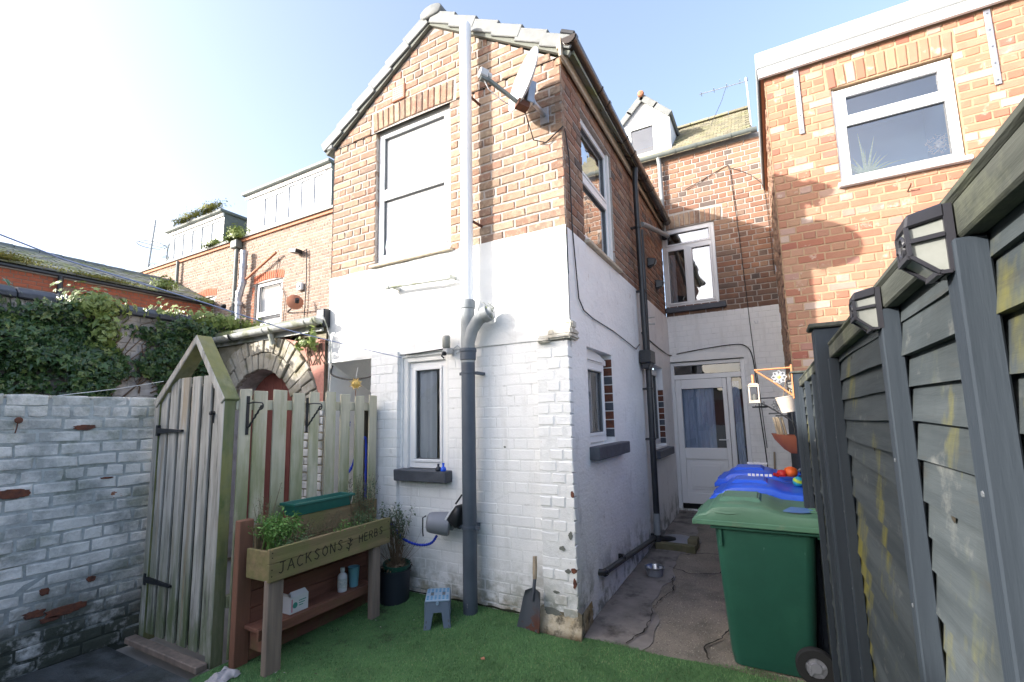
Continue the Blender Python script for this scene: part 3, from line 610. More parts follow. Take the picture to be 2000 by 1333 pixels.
# front: brick storey
wf = MB(); slab(wf, F, XL, 0, ZB, ZE, [UW], d=-.009, rev=.09)
wf.add([F.P(XL, ZE, -.009), F.P(0, ZE, -.009), F.P(0, zg(0)-.02, -.009), F.P(AP, 5.62, -.009), F.P(XL, zg(XL)-.02, -.009)], [(0, 1, 2, 3, 4)])
wall_f = wf.build('gable_wall', M['mortar'], house)
bk.field(F, reg_front, [UW, (-2.23, -1.10, 4.68, 4.93), (-.63, -.60, 0, 0)], ZB, 5.58, 'brick', wall_f, boost=2.0, hdr=6, wob=.0055, joint=.0125)
for i in range(14):   # soldier arch over the upper window
    uu = -2.20+(i+.5)*1.07/14; bk.one(F, uu, 4.815+.018*math.sin(math.pi*(i+.5)/14), .004, .215, 1.07/14-.010, 'brick', wall_f, ang=math.pi/2+(uu+1.665)*.10, boost=2.0)
# front: white plaster band and painted brick below it
wp = MB(); slab(wp, F, XL, 0.0, 2.235, ZB-.002, [], d=.006); n0 = len(wp.v)
pl = []
wp2 = MB(); nx, nz_ = 56, 20
for j in range(nz_+1):
    for i in range(nx+1):
        x = XL+2.80*i/nx; z = 2.23+.94*j/nz_
        zz = z+(.006*mnoise.noise(Vector((x*5, 0, 3))) if j == nz_ else 0)
        wp2.v.append(F.P(x, zz, .010+.010*mnoise.noise(Vector((x*2.5, 3.1, z*2.5)))+.005*mnoise.noise(Vector((x*9, 1.1, z*11)))))
for j in range(nz_):
    for i in range(nx): wp2.f.append((j*(nx+1)+i, j*(nx+1)+i+1, (j+1)*(nx+1)+i+1, (j+1)*(nx+1)+i)); wp2.m.append(0)
# top lip and underside
for i in range(nx): a, b = nz_*(nx+1)+i, nz_*(nx+1)+i+1; c = len(wp2.v); wp2.v += [F.P(wp2.v[a][0], wp2.v[a][2], -.02), F.P(wp2.v[b][0], wp2.v[b][2], -.02)]; wp2.f.append((a, b, c+1, c)); wp2.m.append(0)
wp2.build('painted_wall', M['plaster'], house, smooth=50)
wl = MB(); slab(wl, F, -2.10, 0.0, -.05, 2.232, [LW], d=-.0022, rev=.10); wall_l = wl.build('painted_wall', M['whitejoint'], house)
PIL = (-2.12, -1.78); PIER = (-.275, .012)
bk.field(F, lambda z: (-1.79, -.27), [(-1.77, -1.20, 1.06, 2.235), ], .02, 2.235, 'whitebrick', wall_l, course=.0885, wob=.0031, rough_d=.0018, boost=1.1, joint=.007)
pm = MB(); F.box(pm, PIL[0], PIL[1], -.02, 2.262, -.05, .0415); pm.build('pillar', M['whitejoint'], house)
bk.field(F, lambda z: (PIL[0]-.006, PIL[1]+.006), [], .02, 2.27, 'whitebrick', wall_l, course=.0885, d=.044, wob=.0031, rough_d=.003, hdr=2, joint=.007)
pm = MB(); F.box(pm, PIER[0]+.01, PIER[1]-.012, -.02, 2.20, -.05, .0665); pm.build('corner_pier', M['whitejoint'], house)
bk.field(F, lambda z: PIER, [], .12, 2.20, 'whitebrick', wall_l, course=.0885, d=.070, wob=.006, rough_d=.006, hdr=2, joint=.007, boost=1.2)
# pier cap, flared base
cap = MB()
for (a, b, c, e, d0, d1) in ((-.245, .045, 2.205, 2.25, -.10, .105), (-.17, .040, 2.25, 2.30, -.10, .072), (-.25, -.13, 2.19, 2.218, 0, .118), (-.09, .036, 2.30, 2.36, -.06, .034)): F.box(cap, a, b, c, e, d0, d1)
cap.wob(.022, 11); cap.build('pier_cap', M['piercap'], house, bevel=.014, seg=2)
bs = MB(); n = 10
for j in range(5):
    for i in range(n+1):
        t = i/n; x = -.30+.335*t; k = (1, .85, .45, .15, 0)[j]; bs.v.append((x+(.012*k if i == n else 0)+.01*mnoise.noise(Vector((x*8, j, 0))), .08-.062-.075*k+.014*mnoise.noise(Vector((x*7, j*2, 4))), -.03+.05*j+(.012 if i % 2 else 0)))
for j in range(4):
    for i in range(n): bs.f.append((j*(n+1)+i, j*(n+1)+i+1, (j+1)*(n+1)+i+1, (j+1)*(n+1)+i)); bs.m.append(0)
for j in range(4):   # return along the side
    a, b = j*(n+1)+n, (j+1)*(n+1)+n; c = len(bs.v); bs.v += [(.02, .30, bs.v[a][2]), (.012, .30, bs.v[b][2])]; bs.f.append((a, c, c+1, b)); bs.m.append(0)
    a, b = j*(n+1), (j+1)*(n+1); c = len(bs.v); bs.v += [(-.30, .09, bs.v[a][2]), (-.30, .09, bs.v[b][2])]; bs.f.append((a, b, c+1, c)); bs.m.append(0)
bs.build('pier_base', M['pierbase'], house, smooth=60)
# lip where the damp wall meets the turf
# recess under the first floor
rc = MB(); y1 = 1.1
rc.quad((-2.76, .08, 0), (-2.76, y1, 0), (-2.76, y1, 1.72), (-2.76, .08, 2.232)); rc.quad((-2.10, .08, 0), (-2.10, y1, 0), (-2.10, y1, 1.72), (-2.10, .08, 2.232))
rc.quad((-2.76, y1, 0), (-2.10, y1, 0), (-2.10, y1, 1.72), (-2.76, y1, 1.72)); rc.quad((-2.76, .08, 2.232), (-2.10, .08, 2.232), (-2.10, y1, 1.72), (-2.76, y1, 1.72))
rc.quad((-2.80, .078, 0), (-2.757, .078, 0), (-2.757, .078, 2.24), (-2.80, .078, 2.24))
rc.build('recess', M['plaster'], house)
# flank and hidden sides
hs = MB(); hs.quad((-2.80, .08, 0), (-2.80, 4.3, 0), (-2.80, 4.3, ZE), (-2.80, .08, ZE)); hs.build('flank_wall', M['mortar'], house)
# side wall
SUW = (.545, 1.52, 3.19, 4.50); SLW = (.43, 1.145, 1.35, 2.20); SW2 = (2.78, 3.62, 1.17, 2.28)
ws = MB(); slab(ws, S, .08, 4.3, 3.15, 4.72, [SUW], d=-.009, rev=.09); wall_s = ws.build('side_wall', M['mortar'], house)
bk.field(S, lambda z: (.085, 4.28), [SUW], 3.155, 4.70, 'brickback', wall_s, boost=.9)
sp = MB(); slab(sp, S, .08, 4.3, -.05, 3.15, [SLW, SW2], d=.008, rev=.115)
spo = sp.build('painted_side_wall', M['sideplaster'], house)
for (w0, w1, z0, z1) in ((1.145, 1.152, 1.40, 2.16), (3.62, 3.627, 1.2, 2.25)):   # bare brick reveal on the far jamb
    for k in range(9):
        zz = z0+k*.085
        m_ = MB(); m_.box(-.115, .004, w0-.004, w1-.004, zz, zz+.075); m_.build('reveal_brick', M['barebrick'] if k % 3 else M['sill'], house)
# back wall (main house)
BW = (0.0, .795, 3.29, 4.60); BD = (-.0, 1.06, .14, 2.42)
wb_ = MB(); slab(wb_, B, 0, 1.575, 3.15, 5.86, [BW], d=-.009, rev=.09); slab(wb_, B, -.75, 0, 4.30, 5.86, [], d=-.009); wall_b = wb_.build('rear_wall', M['mortar'], house)
bk.field(B, lambda z: (.0, 1.57), [BW, (-.1, .93, 4.58, 4.82)], 3.155, 5.83, 'brickback', wall_b, hdr=2, boost=1.0)
bk.field(B, lambda z: (-.7, -.005), [], 4.515, 5.83, 'brickback', wall_b, hdr=2, boost=1.0)
for i in range(12):
    uu = -.02+(i+.5)*.93/12; bk.one(B, uu, 4.70+.02*math.sin(math.pi*(i+.5)/12), .003, .21, .93/12-.011, 'brick', wall_b, ang=math.pi/2+(uu-.44)*.12)
wq = MB(); slab(wq, B, 0, 1.575, -.05, 3.15, [BD], d=-.003, rev=.10); wall_q = wq.build('painted_rear_wall', M['whitejoint'], house)
bk.field(B, lambda z: (.0, 1.57), [BD, (-.1, 1.12, 2.40, 2.56)], .1, 3.15, 'whitebrick', wall_q, hdr=3, boost=.35, wob=.0031, joint=.006, rough_d=.0015)
hd = MB()   # shallow arched head over the back door
pts = [(.0, 2.42)]+[(x, 2.44+.10*math.sin(math.pi*(x+.05)/1.15)) for x in np.linspace(0, 1.06, 12)]+[(1.06, 2.42)]
hd.prism(pts, lambda a, b: B.P(a, b, .012), lambda a, b: B.P(a, b, -.04)); hd.build('door_head', M['plaster'], house)
for (u_, z, L, Hh, mm) in ((-.004, 1.02, .025, .05, 'barebrick'), (-.012, .47, .045, .035, 'barebrick'), (-.008, .38, .03, .07, 'barebrick'), (-.10, .62, .05, .03, 'under'), (-.06, .46, .05, .03, 'under'), (-.16, .30, .05, .02, 'under'), (-.03, .72, .03, .05, 'under'), (-.62, 1.36, .02, .016, 'under'), (-.2, .16, .14, .05, 'under')):
    t = MB(); n = 16; ph = random.uniform(0, 6); poly = []
    for k in range(n):
        a = 2*math.pi*k/n; q = 1+.45*mnoise.noise(Vector((math.cos(a)*2+ph, math.sin(a)*2, z*9)))+random.uniform(-.15, .15); poly.append((min(u_+L*.5*q*math.cos(a), .010), z+Hh*.5*q*math.sin(a)))
    dd_ = .0735 if u_ > -.3 else .003
    t.prism(poly, lambda p, q: F.P(p, q, dd_+.001), lambda p, q: F.P(p, q, dd_-.012)); t.build('paint_chip', M[mm], house)
# windows of the house
o = window(house, F, UW[0]+.006, UW[1]-.006, UW[2]+.02, UW[3]-.004, d=-.045, fw=.055, rails=(3.965,), glass='glass', curtain=[(UW[0]+.07, UW[1]-.07, 3.25, 4.66, 'blind', .026, 0)], name='upper_window')
m_ = MB(); F.box(m_, UW[0]-.03, UW[1]+.04, 3.172, 3.20, -.09, .05); m_.build('window_sill', M['stonesill'], house, bevel=.005)
o = window(house, F, LW[0]+.05, LW[1]-.035, LW[2]+.005, LW[3]-.05, d=-.05, fw=.055, glass='glassdark', back='roompale', roomd=.3, curtain=[(LW[0]+.11, LW[0]+.335, 1.24, 2.10, 'curtainpale', .05, .012)], name='lower_window')
m_ = MB(); F.box(m_, LW[0]-.01, LW[0]+.05, LW[2], LW[3], -.09, -.02); F.box(m_, LW[1]-.035, LW[1]+.01, LW[2], LW[3], -.09, -.02); F.box(m_, LW[0]+.05, LW[1]-.035, LW[3]-.05, LW[3]+.02, -.09, -.02); F.box(m_, LW[0]-.02, LW[1]+.06, 2.232, 2.255, -.02, .022); m_.build('window_surround', M['plaster'], house, bevel=.004)
m_ = MB(); F.box(m_, -1.765, -1.165, 1.048, 1.15, -.06, .10); m_.wob(.003, 8); m_.build('window_sill', M['sill'], house, bevel=.007)
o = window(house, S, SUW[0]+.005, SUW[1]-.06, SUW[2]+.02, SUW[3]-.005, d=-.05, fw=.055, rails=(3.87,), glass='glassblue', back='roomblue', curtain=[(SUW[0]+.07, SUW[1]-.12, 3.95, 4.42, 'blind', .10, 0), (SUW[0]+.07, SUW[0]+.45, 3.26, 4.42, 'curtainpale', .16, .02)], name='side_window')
m_ = MB(); S.box(m_, SUW[1]-.055, SUW[1], SUW[2]+.02, SUW[3], -.088, -.03); m_.build('window_jamb', M['plaster'], house)
m_ = MB(); S.box(m_, SUW[0]-.03, SUW[1]+.07, 3.155, 3.188, -.09, .05); m_.build('window_sill', M['stonesill'], house, bevel=.005)
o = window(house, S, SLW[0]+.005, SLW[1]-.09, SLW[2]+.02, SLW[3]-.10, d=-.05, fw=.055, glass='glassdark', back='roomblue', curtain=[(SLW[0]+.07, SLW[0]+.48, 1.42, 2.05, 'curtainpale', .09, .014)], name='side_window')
pts = [(SLW[0], 2.09)]+[(x, 2.13+.075*math.sin(math.pi*(.25+.75*(x-SLW[0])/.72))) for x in np.linspace(SLW[0], SLW[1]-.03, 8)]+[(SLW[1]-.03, 2.09)]
m_ = MB(); m_.prism(pts, lambda a, b: S.P(a, b, -.045), lambda a, b: S.P(a, b, -.10)); S.box(m_, SLW[0]+.10, SLW[1]-.16, 2.105, 2.115, -.05, -.03); m_.build('window_head', M['upvc'], house, bevel=.003)
m_ = MB(); S.box(m_, SLW[0]-.03, SLW[1]+.20, 1.238, 1.348, -.06, .095); m_.wob(.003, 8); m_.build('window_sill', M['sill'], house, bevel=.007)
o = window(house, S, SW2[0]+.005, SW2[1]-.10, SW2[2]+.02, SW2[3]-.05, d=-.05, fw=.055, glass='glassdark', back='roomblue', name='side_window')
m_ = MB(); S.box(m_, SW2[0]-.03, SW2[1]+.10, 1.05, 1.15, -.06, .095); m_.build('window_sill', M['sill'], house, bevel=.007)
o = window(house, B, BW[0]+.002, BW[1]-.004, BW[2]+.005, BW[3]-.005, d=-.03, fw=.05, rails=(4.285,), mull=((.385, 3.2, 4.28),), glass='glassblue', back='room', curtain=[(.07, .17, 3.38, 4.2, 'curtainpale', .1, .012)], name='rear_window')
m_ = MB(); B.box(m_, -.0, .885, 3.205, 3.285, -.06, .06); m_.build('window_sill', M['sill'], house, bevel=.007)
# back door with fanlight and side light
dr = MB(); fr_ = -.04
for (a, b, c, e) in ((.0, .055, .16, 2.41), (1.0, 1.058, .16, 2.41), (.055, 1.0, 2.355, 2.41), (.055, 1.0, 2.14, 2.215), (.80, .865, .16, 2.14), (.865, 1.0, .16, .24)): B.box(dr, a, b, c, e, fr_-.06, fr_)
door = dr.build('back_door', M['upvc'], house, bevel=.005)
lf = MB()
for (a, b, c, e) in ((.06, .145, .26, 2.135), (.735, .795, .26, 2.135), (.145, .735, 1.99, 2.135), (.145, .735, .26, .42), (.145, .735, .92, 1.09)): B.box(lf, a, b, c, e, fr_-.05, fr_+.012)
B.box(lf, .145, .735, .42, .92, fr_-.03, fr_-.005); B.box(lf, .21, .67, .47, .87, fr_-.03, fr_+.008); B.box(lf, .25, .63, .51, .83, fr_-.03, fr_+.016); B.box(lf, .29, .59, .55, .79, fr_-.03, fr_+.006)
lf.build('door_leaf', M['upvc'], door, bevel=.006)
for (a, b, c, e) in ((.145, .735, 1.09, 1.99), (.87, .995, .245, 2.13), (.06, .995, 2.22, 2.35)):
    p = MB(); p.quad(B.P(a, c, fr_-.02), B.P(b, c, fr_-.02), B.P(b, e, fr_-.02), B.P(a, e, fr_-.02)); p.build('pane', M['glassdark'], door)
cb = MB(); vs = []
for i in range(90):
    x = .10+.50*i/89; k = .065+.012*math.sin(i*.8+math.sin(i*.2)*2); vs += [B.P(x, .9, fr_-k), B.P(x, 2.05, fr_-k)]
cb.add(vs, [(2*i, 2*i+2, 2*i+3, 2*i+1) for i in range(89)]); cb.build('curtain', M['curtain'], door, smooth=60)
cb = MB(); vs = []
for i in range(24):
    x = .86+.10*i/23; k = .065+.012*math.sin(i*.8); sk = .05*(i/23); vs += [B.P(x+.03, .3, fr_-k), B.P(x, 2.08, fr_-k)]
cb.add(vs, [(2*i, 2*i+2, 2*i+3, 2*i+1) for i in range(23)]); cb.build('curtain', M['curtain'], door, smooth=60)
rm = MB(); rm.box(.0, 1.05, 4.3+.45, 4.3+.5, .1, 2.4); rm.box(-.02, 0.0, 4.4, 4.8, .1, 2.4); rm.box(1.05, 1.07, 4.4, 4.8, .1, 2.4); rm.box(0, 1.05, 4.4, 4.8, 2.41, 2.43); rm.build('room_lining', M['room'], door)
hn = MB(); B.box(hn, .742, .772, 1.08, 1.30, fr_+.012, fr_+.02); hn.tube([B.P(.757, 1.215, fr_+.015), B.P(.757, 1.215, fr_+.06), B.P(.64, 1.215, fr_+.06)], .009, 8); B.box(hn, .75, .765, 1.10, 1.13, fr_+.02, fr_+.024); hn.build('door_handle', M['upvc'], door, smooth=40)
for zz in (.45, 1.25, 1.95):
    h_ = MB(); h_.lathe([(0, 0), (.012, 0), (.012, .09), (0, .09)], B.P(.06, zz, fr_+.016), 8); h_.build('hinge', M['upvc'], door, smooth=40)
m_ = MB(); B.box(m_, -.0, 1.08, .06, .155, -.05, .05); m_.wob(.006, 6); m_.build('door_step', M['strip'], house, bevel=.01)
# roof of the extension: verge tiles one by one
rf = MB(); sl_ = math.atan(.655)
for sgn in (1, -1):
    x0, z0 = AP, 5.745; x1 = AP+sgn*1.52; z1 = 5.745-.655*1.52
    rf.add([(x0, .10, z0), (x0, 4.3, z0), (x1, 4.3, z1), (x1, .10, z1), (x0, .10, z0-.08), (x0, 4.3, z0-.08), (x1, 4.3, z1-.08), (x1, .10, z1-.08)], [(0, 1, 2, 3), (4, 7, 6, 5), (0, 3, 7, 4), (2, 1, 5, 6), (3, 2, 6, 7)])
roof = rf.build('roof', M['slate'], house)
for sgn in (1, -1):
    dx = Vector((sgn*math.cos(sl_), 0, -math.sin(sl_))); nx_ = Vector((sgn*math.sin(sl_), 0, math.cos(sl_)))
    for k in range(6):
        st = .07+k*.292; L = .325
        p0 = Vector((AP, 0, 5.775))+dx*st; lift = .016+.002*(k % 2)
        a = p0+nx_*(-.016); b = p0+dx*L+nx_*lift
        d2 = (b-a).normalized(); n2 = Vector((d2.z*-1*sgn, 0, d2.x*sgn)); n2 = n2 if n2.z > 0 else -n2
        t = MB(); c = (a+b)/2
        t.obox(c-n2*.048+Vector((0, .036-.004*(k % 2), 0)), d2, (0, 1, 0), n2, L/2, .011, .058)   # front drop
        t.obox(c+n2*.006+Vector((0, .15, 0)), d2, (0, 1, 0), n2, L/2, .12, .009)                    # top flange
        t.obox(c+n2*.002+Vector((0, .042, 0)), d2, (0, 1, 0), n2, L/2, .018, .012)
        t.build('verge_tile', M['verge'], roof, bevel=.006)
    und = MB(); a = Vector((AP, .062, 5.655)); b = a+dx*1.80
    und.obox((a+b)/2-nx_*.015, dx, (0, 1, 0), nx_, .90, .017, .02); und.build('verge_bed', M['under'], roof)
rd = MB(); n = 14; prof = [(AP+.04+.14*math.cos(math.pi*k/n)*1.0, 5.715+.085*math.sin(math.pi*k/n)) for k in range(n+1)]
rd.prism(prof+[(AP-.06, 5.67), (AP+.14, 5.67)], lambda a, b: (a, .008, b), lambda a, b: (a, .38, b)); rd.build('ridge_end', M['verge'], roof, bevel=.012, smooth=50)
for k in range(9):
    rd = MB(); rd.prism([(AP+.12*math.cos(math.pi*q/8), 5.74+.10*math.sin(math.pi*q/8)) for q in range(9)], lambda a, b: (a, .39+k*.43, b), lambda a, b: (a, .81+k*.43, b)); rd.build('ridge_tile', M['verge'], roof, smooth=50)
for (sgn) in (1, -1):   # courses of slates on both slopes
    V_, F_, nv = [], [], 0
    for i in range(9):
        for j in range(15):
            a = AP+sgn*(.02+i*.166); za = 5.757-.655*(abs(a-AP)); y = .20+j*.275
            b = a+sgn*.20; zb = za-.655*.20+.012
            V_ += [(a, y, za), (a, y+.265, za), (b, y+.265, zb), (b, y, zb), (b, y+.265, zb-.014), (b, y, zb-.014)]; F_ += [(nv, nv+1, nv+2, nv+3), (nv+3, nv+2, nv+4, nv+5)]; nv += 6
    o = mesh_np('roof_slates', V_, F_, M['slate'], roof); o['kind'] = 'stuff'
# fascia and gutter along the side
fa = MB(); fa.box(.02, .045, -.0, 4.25, 4.625, 4.80); fa.box(.0, .02, .0, 4.28, 4.70, 4.74); fa.build('fascia', M['stonesill'], house, bevel=.004)
gt = MB(); gy0, gy1, gzz0, gzz1 = .0, 4.22, 4.775, 4.70; vs = []; fs = []; n = 10; m = 24
def gring(y, z, rr, x=.112): return [(x+rr*math.cos(math.pi+math.pi*k/n), y, z+rr*math.sin(math.pi+math.pi*k/n)) for k in range(n+1)]
for i in range(m+1):
    t = i/m; vs += gring(gy0+(gy1-gy0)*t, gzz0+(gzz1-gzz0)*t, .064)
for i in range(m):
    for k in range(n): a = i*(n+1)+k; fs.append((a, a+1, a+n+2, a+n+1))
gt.add(vs, fs); c = len(gt.v); gt.add(gring(gy0, gzz0, .064), [list(range(n+1))]); gutter = gt.build('gutter', M['brown'], house, smooth=60)
for y in (.012, .72, .95, 1.62, 1.95, 2.6, 2.95, 3.6, 4.05):
    g = MB(); z = gzz0+(gzz1-gzz0)*(y-gy0)/(gy1-gy0); wd = .045 if y in (.95, 1.95, 2.95, .012) else .018
    g.add(gring(y, z, .071)+gring(y+wd, z, .071), [(k, k+1, k+n+2, k+n+1) for k in range(n)]); g.add(gring(y, z, .071)+gring(y, z, .062), [(k, k+1, k+n+2, k+n+1) for k in range(n)]); g.add(gring(y+wd, z, .071)+gring(y+wd, z, .062), [(k, k+1, k+n+2, k+n+1) for k in range(n)]); g.build('gutter_bracket', M['brown'], gutter, smooth=60)
e_ = MB(); e_.obox((.10, .05, 4.83), (1, 0, -.6), (0, 1, 0), (.6, 0, 1), .07, .04, .018); e_.build('eave_filler', M['black'], roof, bevel=.006)
# left eave end of the verge
e_ = MB(); e_.box(-2.93, -2.78, .03, .3, 4.685, 4.745); e_.build('eave_end', M['verge'], roof, bevel=.012)
# main roof at the back, its gutter, the dormer
mr_ = MB(); tn = .84; ym, zm = 5.56, 7.0
mr_.add([(-.5, 4.18, 5.86), (1.42, 4.18, 5.86), (1.42, ym, 5.86+tn*(ym-4.18)), (-.5, ym, 5.86+tn*(ym-4.18)), (-.5, 4.18, 5.80), (1.42, 4.18, 5.80), (1.42, ym, 6.9), (-.5, ym, 6.9)], [(0, 1, 2, 3), (4, 7, 6, 5), (0, 4, 5, 1), (1, 5, 6, 2)])
mr_.add([(-.5, ym, 7.02), (1.42, ym, 7.02), (1.42, 7.2, 5.6), (-.5, 7.2, 5.6)], [(0, 1, 2, 3)])
mroof = mr_.build('main_roof', M['tilemoss'], house)
V_, F_, mi, nv = [], [], [], 0
cth, sth = math.cos(math.atan(tn)), math.sin(math.atan(tn))
for j in range(18):
    for i in range(11):
        s0 = j*.102; x = .26+i*.105+(.05 if j % 2 else 0); 
        if x+.1 > 1.43: continue
        y0 = 4.17+s0*cth; z0 = 5.86+s0*sth+.018+random.uniform(0, .006); y1_ = y0+.115*cth; z1_ = 5.86+(s0+.115)*sth+.004
        V_ += [(x, y0, z0), (x+.099, y0, z0), (x+.099, y1_, z1_), (x, y1_, z1_), (x, y0, z0-.02), (x+.099, y0, z0-.02)]; F_ += [(nv, nv+1, nv+2, nv+3), (nv, nv+4, nv+5, nv+1)]; nv += 6
o = mesh_np('roof_tiles', V_, F_, M['tilemoss'], mroof); o['kind'] = 'stuff'
for k in range(5):
    rd = MB(); rd.prism([(ym+.10*math.cos(math.pi*q/8), 7.0+.08*math.sin(math.pi*q/8)) for q in range(9)], lambda a, b: (-.2+k*.325, a, b), lambda a, b: (.115+k*.325, a, b)); rd.build('ridge_tile', M['tilemoss'], mroof, smooth=50)
g = MB(); vs = []; n = 8
for x in (-.55, 1.50): vs += [(x, 4.20+.058*math.cos(math.pi+math.pi*k/n), 5.862+.058*math.sin(math.pi+math.pi*k/n)) for k in range(n+1)]
g.add(vs, [(k, k+1, k+n+2, k+n+1) for k in range(n)]); bg_ = g.build('rear_gutter', M['gutgreen'], house, smooth=60)
for x in (.30, .62, 1.12):
    g = MB(); vs = []
    for xx in (x, x+.025): vs += [(xx, 4.20+.065*math.cos(math.pi+math.pi*k/n), 5.862+.065*math.sin(math.pi+math.pi*k/n)) for k in range(n+1)]
    g.add(vs, [(k, k+1, k+n+2, k+n+1) for k in range(n)]); g.build('gutter_bracket', M['gutgreen'], bg_, smooth=60)
dm = MB(); D = Wall('F', 4.38)
zl = 6.66; pts = [(-.63, 5.9), (.235, 5.9), (.235, zl), (-.195, 7.08), (-.63, zl)]
slab(dm, D, -.63, .235, 5.88, zl, [(-.47, .0, 6.03, 6.60)], d=0, rev=.08)
dm.add([D.P(-.63, zl), D.P(.235, zl), D.P(-.195, 7.09)], [(0, 1, 2)])
dm.add([(.235, 4.38, 5.88), (.235, 5.6, 5.88), (.235, 5.6, zl), (.235, 4.38, zl), (-.63, 4.38, 5.88), (-.63, 5.6, 5.88), (-.63, 5.6, zl), (-.63, 4.38, zl)], [(0, 1, 2, 3), (4, 7, 6, 5)])
dorm = dm.build('dormer', M['wash'], house)
m_ = MB(); D.box(m_, -.52, .05, 6.615, 6.635, 0, .02); D.box(m_, -.52, .08, 5.965, 5.99, 0, .05); m_.build('dormer_trim', M['wash'], dorm)
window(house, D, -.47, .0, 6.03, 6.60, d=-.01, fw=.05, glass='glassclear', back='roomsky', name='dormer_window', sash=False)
for sgn in (1, -1):
    t = MB(); a = Vector((-.195, 4.90, 7.11)); dx = Vector((sgn*.43, 0, -.43)).normalized(); nn = Vector((sgn*.43, 0, .43)).normalized()
    for k in range(2):
        t = MB(); t.obox(a+dx*(.19+k*.31)+nn*(.012*(1-k)), dx, (0, 1, 0), nn, .175, .58, .02); t.obox(a+dx*(.19+k*.31)+nn*(.0-.03)+Vector((0, -.57, 0)), dx, (0, 1, 0), nn, .175, .014, .05); t.build('dormer_roof_tile', M['verge'], dorm, bevel=.005)
t = MB(); t.lathe([(0, .05), (.05, .03), (.06, 0), (.05, -.03), (0, -.05)], (-.195, 4.30, 7.12), 8, ax=(0, 1, 0)); t.build('ridge_cap', M['terra'], dorm)
t = MB(); t.box(.23, .62, 4.22, 4.30, 5.885, 5.905); t.build('lead_flashing', M['lead'], dorm)
# vent brick in the gable
v_ = MB(); F.box(v_, -1.925, -1.745, 4.955, 5.125, -.01, .012); vb = v_.build('air_brick', M['terra'], house, bevel=.004)
for k in range(6):
    s_ = MB(); F.box(s_, -1.905, -1.765, 4.975+k*.024, 4.985+k*.024, .010, .016); s_.build('vent_slot', M['stonesill'], vb)
v_ = MB(); F.box(v_, -1.91, -1.76, 4.968, 5.112, .010, .0125); v_.build('vent_hole', M['gasket'], vb)
bk.done('brickwork', house)

# ------------------------------------------------------------------ neighbour on the right
RH = thing('neighbour_house', 'orange brick neighbouring house on the right with a flat roof and a wide white window', 'house', (3.0, 3.2, 0))
RF = Wall('F', 2.0); RS = Wall('W', 1.57)
bk = Bricks(RH, 292)
RW = (2.135, 3.06, 3.775, 4.815)
m_ = MB(); slab(m_, RF, 1.57, 4.6, -.05, 5.20, [RW], d=-.006, rev=.07); rw = m_.build('front_wall', M['mortaro'], RH)
bk.field(RF, lambda z: (1.575, 4.6), [RW, (2.09, 3.09, 4.80, 5.04)], 1.8, 5.14, 'orange', rw, course=.0795, L=.222, joint=.0065, wob=.004, hdr=2, rough_d=.003, hide=lambda u_, z: z < 2.0 or u_ > 3.9 or (z < 3.4 and u_ > 2.75))
for i in range(12):
    uu = 2.105+(i+.5)*.97/12; bk.one(RF, uu, 4.925+.012*math.sin(math.pi*(i+.5)/12), .006, .215, .97/12-.009, 'orange', rw, ang=math.pi/2+(uu-2.59)*.10)
m_ = MB(); slab(m_, RS, 2.0, 4.3, -.05, 5.20, [], d=-.006); rsw = m_.build('return_wall', M['mortaro'], RH)
bk.field(RS, lambda z: (2.01, 4.28), [], 1.5, 5.18, 'returnbrick', rsw, course=.0795, L=.222, joint=.009, wob=.006, hdr=2, rough_d=.007, boost=.5)
m_ = MB(); m_.quad((4.6, 2.0, -.05), (4.6, 4.3, -.05), (4.6, 4.3, 5.2), (4.6, 2.0, 5.2)); m_.build('far_wall', M['mortaro'], RH)
m_ = MB(); m_.add([(1.50, 1.92, 5.235), (4.7, 1.92, 5.235), (4.7, 4.4, 4.98), (1.50, 4.4, 4.98), (1.50, 1.92, 5.42), (4.7, 1.92, 5.42), (4.7, 4.4, 5.16), (1.50, 4.4, 5.16)], [(0, 3, 2, 1), (4, 5, 6, 7), (0, 1, 5, 4), (1, 2, 6, 5), (2, 3, 7, 6), (3, 0, 4, 7)]); m_.build('flat_roof', M['lead'], RH, bevel=.01)
m_ = MB(); m_.box(1.515, 4.65, 1.935, 1.975, 5.135, 5.234); m_.build('white_fascia', M['wash'], RH, bevel=.004)
m_ = MB(); m_.add([(1.515, 1.98, 5.15), (1.535, 1.98, 5.15), (1.535, 4.25, 4.88), (1.515, 4.25, 4.88), (1.515, 1.98, 5.234), (1.535, 1.98, 5.234), (1.535, 4.25, 4.99), (1.515, 4.25, 4.99)], [(0, 3, 2, 1), (4, 5, 6, 7), (0, 1, 5, 4), (1, 2, 6, 5), (2, 3, 7, 6), (3, 0, 4, 7)]); m_.build('dark_fascia', M['black'], RH)
m_ = MB(); m_.add([(1.537, 1.99, 5.14), (1.568, 1.99, 5.14), (1.568, 4.25, 4.86), (1.537, 4.25, 4.86), (1.537, 1.99, 5.20), (1.568, 1.99, 5.20), (1.568, 4.25, 4.94), (1.537, 4.25, 4.94)], [(0, 3, 2, 1), (4, 5, 6, 7), (0, 1, 5, 4), (1, 2, 6, 5), (2, 3, 7, 6), (3, 0, 4, 7)]); m_.build('soffit_board', M['terra'], RH)
for (xa, za, xb, zb) in ((1.835, 5.14, 1.878, 4.42), (3.30, 5.125, 3.34, 4.40)):
    m_ = MB(); m_.beam(RF.P((xa+xb)/2, za, .010), RF.P((xa+xb)/2, zb, .010), .045, .005, up=(0, 1, 0)); st = m_.build('wall_strap', M['metal'], RH, bevel=.001)
    for k in range(5):
        s_ = MB(); s_.lathe([(0, .004), (.006, .003), (.007, 0)], RF.P((xa+xb)/2, za-.04-(za-zb-.08)*k/4, .013), 8, ax=(0, -1, 0)); s_.build('strap_screw', M['gasket'], st)
